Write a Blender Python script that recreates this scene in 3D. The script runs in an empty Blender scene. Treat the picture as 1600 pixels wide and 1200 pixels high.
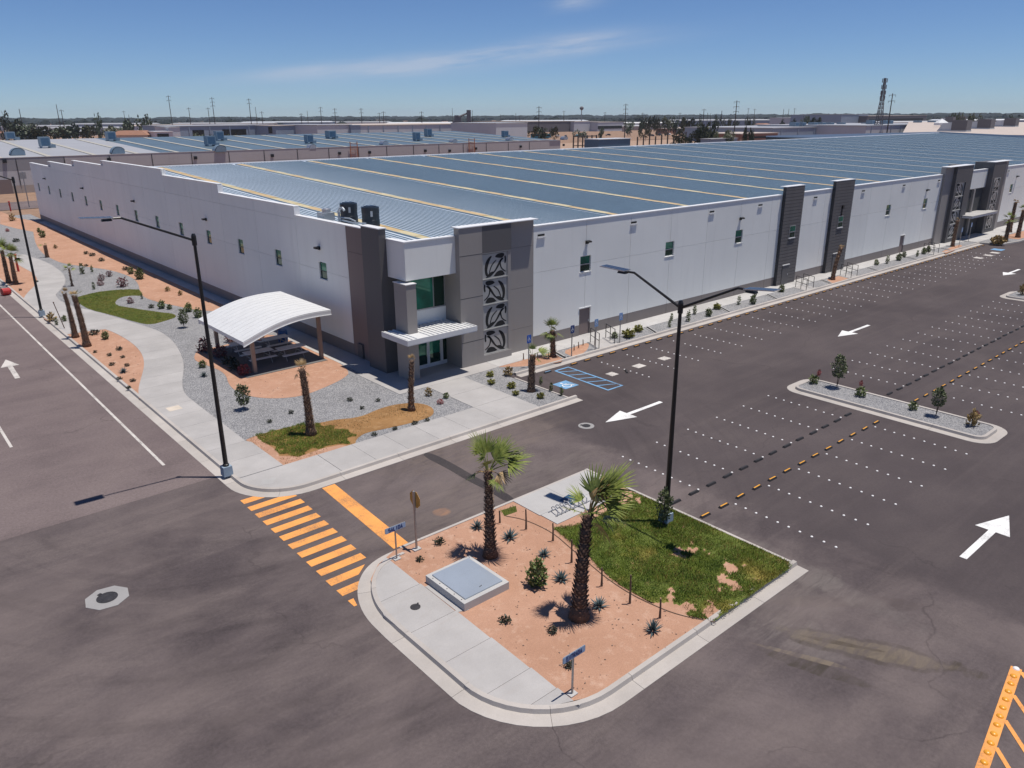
import bpy, math, random
from mathutils import Vector, Matrix, noise
random.seed(7)
R_ = math.radians
sc = bpy.context.scene
COL = sc.collection

# ------------------------------------------------------------------ camera, sky, sun, exposure
F_PX, YAW, PITCH, ROLL, CAM_H = 1196.0, R_(49.16), R_(19.33), R_(-0.295), 15.2
def cam_axes():
    cy, sy, cp, sp = math.cos(YAW), math.sin(YAW), math.cos(PITCH), math.sin(PITCH)
    fwd = Vector((cy*cp, sy*cp, -sp)); right = Vector((sy, -cy, 0)); up = right.cross(fwd)
    cr, sr = math.cos(ROLL), math.sin(ROLL)
    return right*cr + up*sr, up*cr - right*sr, fwd
AX_R, AX_U, AX_F = cam_axes()
cd = bpy.data.cameras.new('camera'); cam = bpy.data.objects.new('camera', cd); COL.objects.link(cam)
cd.sensor_width = 36.0; cd.lens = F_PX/1600*36.0; cd.clip_start = 0.5; cd.clip_end = 30000
m = Matrix.Identity(4)
for i in range(3):
    m[i][0], m[i][1], m[i][2] = AX_R[i], AX_U[i], -AX_F[i]
m[2][3] = CAM_H
cam.matrix_world = m
sc.camera = cam
sc.render.resolution_x, sc.render.resolution_y = 1024, 768

SUN_DIR = Vector((1.62, -1.45, 10.4)).normalized()       # towards the sun
SUN_EL = math.asin(SUN_DIR.z); SUN_AZ = math.atan2(SUN_DIR.x, SUN_DIR.y)
world = bpy.data.worlds.new('World'); sc.world = world; world.use_nodes = True
wn = world.node_tree.nodes; wl = world.node_tree.links
wn.clear()
w_out = wn.new('ShaderNodeOutputWorld'); w_bg = wn.new('ShaderNodeBackground')
sky = wn.new('ShaderNodeTexSky'); sky.sky_type = 'NISHITA'; sky.sun_disc = False
sky.sun_elevation = SUN_EL; sky.sun_rotation = SUN_AZ
sky.altitude = 0; sky.air_density = 0.72; sky.dust_density = 0.0; sky.ozone_density = 1.5
w_bg.inputs['Strength'].default_value = 0.076
# thin cirrus: noise in azimuth / elevation, kept to a streak low in the sky
tc = wn.new('ShaderNodeTexCoord'); sx = wn.new('ShaderNodeSeparateXYZ'); wl.new(tc.outputs['Generated'], sx.inputs[0])
def wmath(op, a, b=None, c=None):
    n = wn.new('ShaderNodeMath'); n.operation = op
    for i, v in enumerate((a, b, c)):
        if v is None: continue
        if isinstance(v, (int, float)): n.inputs[i].default_value = v
        else: wl.new(v, n.inputs[i])
    return n.outputs[0]
az = wmath('ARCTAN2', sx.outputs['Y'], sx.outputs['X']); el = wmath('ARCSINE', sx.outputs['Z'])
cv = wn.new('ShaderNodeCombineXYZ')
tilt = wmath('MULTIPLY_ADD', az, 0.10, el)
wl.new(wmath('MULTIPLY', az, 5.0), cv.inputs[0]); wl.new(wmath('MULTIPLY', tilt, 42.0), cv.inputs[1])
cn = wn.new('ShaderNodeTexNoise'); cn.inputs['Scale'].default_value = 1.0; cn.inputs['Detail'].default_value = 7; cn.inputs['Roughness'].default_value = 0.62
wl.new(cv.outputs[0], cn.inputs['Vector'])
def px_dir(px, py):
    return (AX_R*((px-800)/F_PX) - AX_U*((py-600)/F_PX) + AX_F).normalized()
def blob(px, py, wa, we, gain):
    d = px_dir(px, py); a0, e0 = math.atan2(d.y, d.x), math.asin(d.z)
    da = wmath('MULTIPLY', wmath('SUBTRACT', az, a0), 1/wa); t0 = a0*0.10+e0
    de = wmath('MULTIPLY', wmath('SUBTRACT', tilt, t0), 1/we)
    r2 = wmath('ADD', wmath('MULTIPLY', da, da), wmath('MULTIPLY', de, de))
    return wmath('MULTIPLY', wmath('POWER', 2.718, wmath('MULTIPLY', r2, -1.0)), gain)
mask = blob(740, 92, 0.17, 0.011, 0.8)
for b_ in (blob(880, 70, 0.08, 0.010, 0.9), blob(510, 108, 0.13, 0.007, 0.5), blob(895, 6, 0.028, 0.006, 1.2), blob(640, 104, 0.10, 0.008, 0.6)):
    mask = wmath('ADD', mask, b_)
cl = wmath('MULTIPLY', mask, wmath('MULTIPLY_ADD', cn.outputs['Fac'], 2.4, -0.72)); 
cl = wmath('MINIMUM', wmath('MAXIMUM', cl, 0.0), 0.62)
wm_ = wn.new('ShaderNodeMix'); wm_.data_type = 'RGBA'
grade = wn.new('ShaderNodeMix'); grade.data_type = 'RGBA'; grade.blend_type = 'MULTIPLY'; grade.inputs['Factor'].default_value = 1.0; grade.inputs['B'].default_value = (0.68, 0.86, 1.16, 1)
wl.new(sky.outputs[0], grade.inputs['A'])
wl.new(cl, wm_.inputs['Factor']); wl.new(grade.outputs['Result'], wm_.inputs['A']); wm_.inputs['B'].default_value = (6.4, 7.2, 8.8, 1)
wl.new(wm_.outputs['Result'], w_bg.inputs['Color']); wl.new(w_bg.outputs[0], w_out.inputs[0])

sl = bpy.data.lights.new('sun', 'SUN'); sl.energy = 4.6; sl.angle = R_(0.5); sl.color = (1.0, 0.95, 0.88)
sun = bpy.data.objects.new('sun', sl); COL.objects.link(sun)
sun.rotation_euler = SUN_DIR.to_track_quat('Z', 'Y').to_euler()
sc.view_settings.view_transform = 'Standard'; sc.view_settings.look = 'None'
sc.view_settings.gamma = 1.0; sc.view_settings.use_curve_mapping = False
sc.view_settings.exposure = 0.0

# ------------------------------------------------------------------ survey helper: where a sight line meets the level z
CAM = Vector((0, 0, CAM_H))
def G(px, py, z=0.0):
    d = px_dir(px, py); t = (z-CAM_H)/d.z
    p = CAM + d*t
    return p.x, p.y
def at_y(px, py, Y):
    d = px_dir(px, py); p = CAM + d*(Y/d.y); return p.x, p.z

# ------------------------------------------------------------------ materials
MATS = {}
def nodes_of(name):
    mt = bpy.data.materials.new(name); mt.use_nodes = True
    nt = mt.node_tree; bs = nt.nodes['Principled BSDF']
    return mt, nt, bs
class NT:
    def __init__(s, nt): s.n = nt.nodes; s.l = nt.links
    def new(s, t, **kw):
        n = s.n.new(t)
        for k, v in kw.items(): setattr(n, k, v)
        return n
    def set(s, n, i, v):
        if v is None: return
        if hasattr(v, 'is_linked') or isinstance(v, bpy.types.NodeSocket): s.l.new(v, n.inputs[i])
        else: n.inputs[i].default_value = v
    def math(s, op, a, b=None, c=None):
        n = s.new('ShaderNodeMath', operation=op)
        for i, v in enumerate((a, b, c)): s.set(n, i, v)
        return n.outputs[0]
    def noise(s, vec, scale, detail=4, rough=0.55, dist=0.0):
        n = s.new('ShaderNodeTexNoise'); s.set(n, 'Vector', vec)
        n.inputs['Scale'].default_value = scale; n.inputs['Detail'].default_value = detail
        n.inputs['Roughness'].default_value = rough; n.inputs['Distortion'].default_value = dist
        return n.outputs['Fac']
    def voro(s, vec, scale, feature='F1', out='Distance'):
        n = s.new('ShaderNodeTexVoronoi', feature=feature); s.set(n, 'Vector', vec); n.inputs['Scale'].default_value = scale
        return n.outputs[out]
    def ramp(s, fac, stops):
        n = s.new('ShaderNodeValToRGB'); s.l.new(fac, n.inputs[0]); e = n.color_ramp.elements
        while len(e) < len(stops): e.new(0.5)
        for k, (p, c) in enumerate(stops):
            e[k].position = p; e[k].color = (c[0], c[1], c[2], 1) if not isinstance(c, (int, float)) else (c, c, c, 1)
        return n.outputs[0]
    def mix(s, f, a, b, mode='MIX'):
        n = s.new('ShaderNodeMix', data_type='RGBA', blend_type=mode)
        s.set(n, 'Factor', f)
        for k, v in (('A', a), ('B', b)):
            if isinstance(v, tuple): v = (v[0], v[1], v[2], 1)
            s.set(n, k, v)
        return n.outputs['Result']
    def scale(s, vec, v):
        n = s.new('ShaderNodeVectorMath', operation='MULTIPLY'); s.l.new(vec, n.inputs[0]); n.inputs[1].default_value = v
        return n.outputs[0]
    def bump(s, bs, h, strength=0.4, dist=0.02):
        n = s.new('ShaderNodeBump'); n.inputs['Strength'].default_value = strength; n.inputs['Distance'].default_value = dist
        s.l.new(h, n.inputs['Height']); s.l.new(n.outputs[0], bs.inputs['Normal'])
    def pos(s): return s.new('ShaderNodeNewGeometry').outputs['Position']
    def obj(s): return s.new('ShaderNodeTexCoord').outputs['Object']

def mat(name, col, rough=0.7, metal=0.0, var=0.12, vscale=1.5, fine=0.06, fscale=25.0, bump=0.0, world_space=False, tint=None, spec=None):
    if name in MATS: return MATS[name]
    mt, nt, bs = nodes_of(name); k = NT(nt)
    v = k.pos() if world_space else k.obj()
    n1 = k.noise(v, vscale, 5, 0.6); n2 = k.noise(v, fscale, 3, 0.6)
    lo = tuple(c*(1-var) for c in col); hi = tuple(min(1, c*(1+var)) for c in (tint or col))
    c1 = k.ramp(n1, [(0.3, lo), (0.7, hi)])
    g = k.ramp(n2, [(0.3, 1-fine), (0.7, 1.0)])
    c = k.mix(1.0, c1, g, 'MULTIPLY')
    k.l.new(c, bs.inputs['Base Color']); bs.inputs['Roughness'].default_value = rough; bs.inputs['Metallic'].default_value = metal
    if spec is not None: bs.inputs['Specular IOR Level'].default_value = spec
    if bump: k.bump(bs, n2, bump, 0.02)
    MATS[name] = mt; return mt

def asphalt(name, lo, hi, dust, turn=None, dust_amt=0.5):
    mt, nt, bs = nodes_of(name); k = NT(nt); v = k.pos()
    big = k.noise(k.scale(v, (0.07, 0.085, 1)), 1.0, 5, 0.58, 0.3)
    med = k.noise(k.scale(v, (0.30, 0.38, 1)), 1.0, 5, 0.58, 0.2)
    sp = k.new('ShaderNodeSeparateXYZ'); k.l.new(v, sp.inputs[0])
    strk = k.noise(k.scale(v, (0.045, 1.3, 1)), 1.0, 6, 0.62, 0.5)
    fine = k.noise(v, 9.0, 6, 0.75); grain = k.noise(v, 55.0, 2, 0.7)
    c = k.ramp(big, [(0.34, lo), (0.50, tuple((a+b)/2 for a, b in zip(lo, hi))), (0.66, hi)])
    c = k.mix(k.ramp(med, [(0.47, 0.0), (0.72, 0.34)]), c, dust)
    c = k.mix(k.ramp(strk, [(0.48, 0.0), (0.70, 0.55*dust_amt)]), c, dust)
    c = k.mix(k.ramp(med, [(0.28, 0.34), (0.46, 0.0)]), c, tuple(x*0.62 for x in lo))
    # hairline cracks and sealed seams, broken up by noise
    wob = k.new('ShaderNodeVectorMath', operation='ADD'); k.l.new(v, wob.inputs[0]); wc = k.new('ShaderNodeTexNoise'); k.l.new(v, wc.inputs['Vector']); wc.inputs['Scale'].default_value = 0.6; wc.inputs['Detail'].default_value = 6; wsc = k.scale(wc.outputs['Color'], (2.2, 2.2, 0)); k.l.new(wsc, wob.inputs[1])
    ce = k.voro(k.scale(wob.outputs[0], (1, 1, 0)), 0.085, 'DISTANCE_TO_EDGE')
    crack = k.math('MULTIPLY', k.ramp(ce, [(0.0, 1.0), (0.0035, 0.0)]), k.ramp(med, [(0.44, 0.0), (0.58, 0.55)]))
    c = k.mix(crack, c, tuple(x*0.45 for x in lo))
    if turn:
        for (cx, cy, r0, r1, amt) in turn:
            dx = k.math('SUBTRACT', sp.outputs['X'], cx); dy = k.math('SUBTRACT', sp.outputs['Y'], cy)
            rr = k.math('SQRT', k.math('ADD', k.math('MULTIPLY', dx, dx), k.math('MULTIPLY', dy, dy)))
            an = k.math('ARCTAN2', dy, dx)
            cvv = k.new('ShaderNodeCombineXYZ'); k.l.new(k.math('MULTIPLY', rr, 1.5), cvv.inputs[0]); k.l.new(k.math('MULTIPLY', an, 2.4), cvv.inputs[1])
            t = k.noise(cvv.outputs[0], 1.0, 5, 0.55)
            inside = k.ramp(k.math('DIVIDE', rr, r1), [(r0/r1*0.75, 0.0), (r0/r1, 1.0), (0.85, 1.0), (1.0, 0.0)])
            dk = k.math('MULTIPLY', k.ramp(t, [(0.52, 0.0), (0.66, amt)]), inside)
            c = k.mix(dk, c, tuple(x*0.6 for x in lo))
            lt = k.math('MULTIPLY', k.ramp(t, [(0.30, amt*0.6), (0.44, 0.0)]), inside)
            c = k.mix(lt, c, dust)
    c = k.mix(1.0, c, k.ramp(fine, [(0.3, 0.76), (0.72, 1.18)]), 'MULTIPLY')
    c = k.mix(1.0, c, k.ramp(grain, [(0.3, 0.74), (0.7, 1.20)]), 'MULTIPLY')
    k.l.new(c, bs.inputs['Base Color']); bs.inputs['Roughness'].default_value = 0.92; bs.inputs['Specular IOR Level'].default_value = 0.25
    k.bump(bs, grain, 0.25, 0.01)
    MATS[name] = mt; return mt, k, c, bs

def gravel_mat(name, a, b, c3, scale=22.0):
    mt, nt, bs = nodes_of(name); k = NT(nt); v = k.pos()
    cell = k.new('ShaderNodeTexVoronoi'); k.l.new(v, cell.inputs['Vector']); cell.inputs['Scale'].default_value = scale
    sepc = k.new('ShaderNodeSeparateColor'); k.l.new(cell.outputs['Color'], sepc.inputs[0])
    big = k.noise(v, 0.5, 5, 0.6)
    c = k.ramp(sepc.outputs[0], [(0.0, a), (0.5, b), (1.0, c3)])
    c = k.mix(1.0, c, k.ramp(big, [(0.3, 0.86), (0.7, 1.08)]), 'MULTIPLY')
    k.l.new(c, bs.inputs['Base Color']); bs.inputs['Roughness'].default_value = 0.95; bs.inputs['Specular IOR Level'].default_value = 0.2
    k.bump(bs, cell.outputs['Distance'], 0.9, 0.05)
    MATS[name] = mt; return mt

def soil_mat(name, a, b, pale):
    mt, nt, bs = nodes_of(name); k = NT(nt); v = k.pos()
    big = k.noise(v, 0.35, 6, 0.62); med = k.noise(v, 2.6, 6, 0.7); fine = k.noise(v, 28, 4, 0.7)
    c = k.ramp(big, [(0.32, a), (0.66, b)])
    c = k.mix(k.ramp(med, [(0.52, 0.0), (0.70, 0.62)]), c, pale)
    c = k.mix(k.ramp(med, [(0.24, 0.35), (0.40, 0.0)]), c, tuple(x*0.7 for x in a))
    c = k.mix(1.0, c, k.ramp(fine, [(0.3, 0.80), (0.7, 1.08)]), 'MULTIPLY')
    k.l.new(c, bs.inputs['Base Color']); bs.inputs['Roughness'].default_value = 0.97; bs.inputs['Specular IOR Level'].default_value = 0.15
    k.bump(bs, med, 0.5, 0.06)
    MATS[name] = mt; return mt

def concrete(name, col, stain=0.16):
    mt, nt, bs = nodes_of(name); k = NT(nt); v = k.pos()
    big = k.noise(v, 0.45, 6, 0.65); med = k.noise(k.scale(v, (1.0, 4.0, 1)), 1.2, 5, 0.65); fine = k.noise(v, 35, 3, 0.6)
    c = k.ramp(big, [(0.3, tuple(x*(1-stain) for x in col)), (0.68, tuple(min(1, x*1.05) for x in col))])
    c = k.mix(k.ramp(med, [(0.55, 0.0), (0.75, 0.35)]), c, (col[0]*0.86, col[1]*0.80, col[2]*0.74))
    rnd = k.new('ShaderNodeObjectInfo').outputs['Random']
    c = k.mix(1.0, c, k.ramp(rnd, [(0.0, 0.93), (1.0, 1.04)]), 'MULTIPLY')
    c = k.mix(1.0, c, k.ramp(fine, [(0.3, 0.93), (0.7, 1.03)]), 'MULTIPLY')
    k.l.new(c, bs.inputs['Base Color']); bs.inputs['Roughness'].default_value = 0.9; bs.inputs['Specular IOR Level'].default_value = 0.3
    MATS[name] = mt; return mt

def wall_paint(name, col, streak=0.17, rough=0.6):
    mt, nt, bs = nodes_of(name); k = NT(nt); v = k.pos()
    big = k.noise(v, 0.18, 5, 0.6); st = k.noise(k.scale(v, (1.6, 1.6, 0.12)), 1.0, 5, 0.6)
    c = k.ramp(big, [(0.3, tuple(x*0.95 for x in col)), (0.7, tuple(min(1, x*1.03) for x in col))])
    c = k.mix(k.ramp(st, [(0.52, 0.0), (0.78, streak*3)]), c, tuple(x*0.86 for x in col))
    rnd = k.new('ShaderNodeObjectInfo').outputs['Random']
    c = k.mix(1.0, c, k.ramp(rnd, [(0.0, 0.965), (1.0, 1.02)]), 'MULTIPLY')
    k.l.new(c, bs.inputs['Base Color']); bs.inputs['Roughness'].default_value = rough; bs.inputs['Specular IOR Level'].default_value = 0.3
    MATS[name] = mt; return mt

def leaf_mat(name, a, b, rough=0.55):
    mt, nt, bs = nodes_of(name); k = NT(nt); v = k.pos()
    n = k.noise(v, 5.0, 4, 0.7); rnd = k.new('ShaderNodeObjectInfo').outputs['Random']
    c = k.ramp(n, [(0.3, a), (0.7, b)])
    c = k.mix(1.0, c, k.ramp(rnd, [(0.0, 0.8), (1.0, 1.2)]), 'MULTIPLY')
    k.l.new(c, bs.inputs['Base Color']); bs.inputs['Roughness'].default_value = rough
    MATS[name] = mt; return mt

def grass_mat(name, a, b, c3):
    mt, nt, bs = nodes_of(name); k = NT(nt); v = k.pos()
    n = k.noise(v, 0.55, 4, 0.6); n2 = k.noise(v, 2.6, 4, 0.6)
    c = k.ramp(n2, [(0.32, a), (0.62, b)])
    c = k.mix(k.ramp(n, [(0.55, 0.0), (0.68, 0.75)]), c, c3)
    k.l.new(c, bs.inputs['Base Color']); bs.inputs['Roughness'].default_value = 0.75
    MATS[name] = mt; return mt
lot_m, *_ = asphalt('lot_asphalt', (0.062, 0.049, 0.051), (0.118, 0.095, 0.095), (0.185, 0.150, 0.138), turn=[(12, 33, 7, 26, 0.34), (8.0, 4.0, 5, 20, 0.20)])
road_m, *_ = asphalt('road_asphalt', (0.140, 0.108, 0.107), (0.188, 0.148, 0.143), (0.235, 0.187, 0.172), dust_amt=0.3)
# sandy run-off streak with its own outline on the near lot
def add_runoff():
    nt = lot_m.node_tree; k = NT(nt); bs = nt.nodes['Principled BSDF']
    src = bs.inputs['Base Color'].links[0].from_socket
    v = k.pos(); sp = k.new('ShaderNodeSeparateXYZ'); k.l.new(v, sp.inputs[0])
    warp = k.noise(v, 0.8, 6, 0.7); w2 = k.noise(k.scale(v, (0.5, 2.2, 1)), 1.1, 6, 0.7, 1.0)
    def lobe(cx, cy, ax, ay, ang, col, amt, lo=0.35):
        nonlocal src
        ca, sa = math.cos(ang), math.sin(ang)
        dx = k.math('SUBTRACT', sp.outputs['X'], cx); dy = k.math('SUBTRACT', sp.outputs['Y'], cy)
        u = k.math('ADD', k.math('MULTIPLY', dx, ca/ax), k.math('MULTIPLY', dy, sa/ax))
        w = k.math('ADD', k.math('MULTIPLY', dx, -sa/ay), k.math('MULTIPLY', dy, ca/ay))
        r = k.math('ADD', k.math('MULTIPLY', u, u), k.math('MULTIPLY', w, w))
        r = k.math('ADD', r, k.math('MULTIPLY', k.math('SUBTRACT', warp, 0.5), 2.2))
        msk = k.ramp(r, [(lo, 1.0), (0.95, 0.0)])
        msk = k.math('MULTIPLY', msk, k.ramp(w2, [(0.40, 0.15), (0.62, amt)]))
        src = k.mix(msk, src, col)
    a = R_(-52)
    lobe(19.6, 8.9, 2.2, 1.0, a, (0.165, 0.140, 0.130), 0.65)
    lobe(20.55, 7.4, 2.9, 0.62, R_(-63), (0.058, 0.046, 0.036), 0.85, 0.75)
    lobe(20.50, 7.5, 2.6, 0.44, R_(-63), (0.155, 0.124, 0.092), 0.95, 0.62)
    lobe(20.2, 8.1, 1.2, 0.13, R_(-60), (0.062, 0.048, 0.036), 0.9, 0.6)
    lobe(18.55, 8.15, 1.7, 0.30, R_(-72), (0.052, 0.042, 0.033), 0.85, 0.7)
    lobe(18.75, 8.6, 1.5, 0.12, R_(-66), (0.17, 0.135, 0.10), 0.9, 0.6)
    lobe(21.6, 9.7, 1.5, 0.35, R_(-40), (0.060, 0.044, 0.040), 0.8, 0.6)
    lobe(22.8, 8.6, 2.4, 0.45, R_(-48), (0.060, 0.046, 0.044), 0.6, 0.5)
    lobe(*G(1250, 935), 2.6, 1.3, 0.1, (0.165, 0.140, 0.125), 0.5)
    lobe(*G(1160, 850), 7.5, 0.8, R_(-92), (0.160, 0.138, 0.128), 0.65)
    lobe(*G(760, 690), 6.5, 2.2, 0.0, (0.150, 0.118, 0.100), 0.7)
    lobe(*G(700, 790), 5.0, 2.4, 0.2, (0.150, 0.120, 0.104), 0.65)
    lobe(*G(690, 800), 0.42, 0.36, 0, (0.33, 0.17, 0.09), 0.8)
    lobe(*G(850, 745), 5.0, 1.6, 0.1, (0.148, 0.124, 0.112), 0.6)
    # the drive lane west of the bays carries more dust than the newer bays
    wv = k.math('ADD', sp.outputs['X'], k.math('MULTIPLY', k.math('SUBTRACT', warp, 0.5), 2.6))
    lane = k.ramp(k.math('DIVIDE', wv, 60.0), [(25.0/60, 1.0), (26.0/60, 0.0)])
    w3 = k.noise(k.scale(v, (0.22, 0.30, 1)), 1.0, 6, 0.62, 0.4)
    src = k.mix(k.math('MULTIPLY', lane, k.ramp(w3, [(0.38, 0.0), (0.66, 0.46)])), src, (0.190, 0.152, 0.142))
    src = k.mix(k.math('MULTIPLY', k.math('SUBTRACT', 1.0, lane), 0.50), src, (0.062, 0.050, 0.051))
    k.l.new(src, bs.inputs['Base Color'])
add_runoff()
def paint_mat(name, col, wear):
    mt, nt, bs = nodes_of(name); k = NT(nt); v = k.pos()
    big = k.noise(v, 0.9, 5, 0.62); fine = k.noise(v, 16, 5, 0.7)
    c = k.ramp(big, [(0.32, tuple(x*0.86 for x in col)), (0.62, col)])
    f = k.math('ADD', fine, k.math('MULTIPLY', k.math('SUBTRACT', big, 0.5), -0.8))
    c = k.mix(k.ramp(f, [(0.50, 0.0), (0.78, min(1.0, wear*2.2))]), c, (0.13, 0.105, 0.10))
    k.l.new(c, bs.inputs['Base Color']); bs.inputs['Roughness'].default_value = 0.8; bs.inputs['Specular IOR Level'].default_value = 0.25
    MATS[name] = mt; return mt
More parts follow.
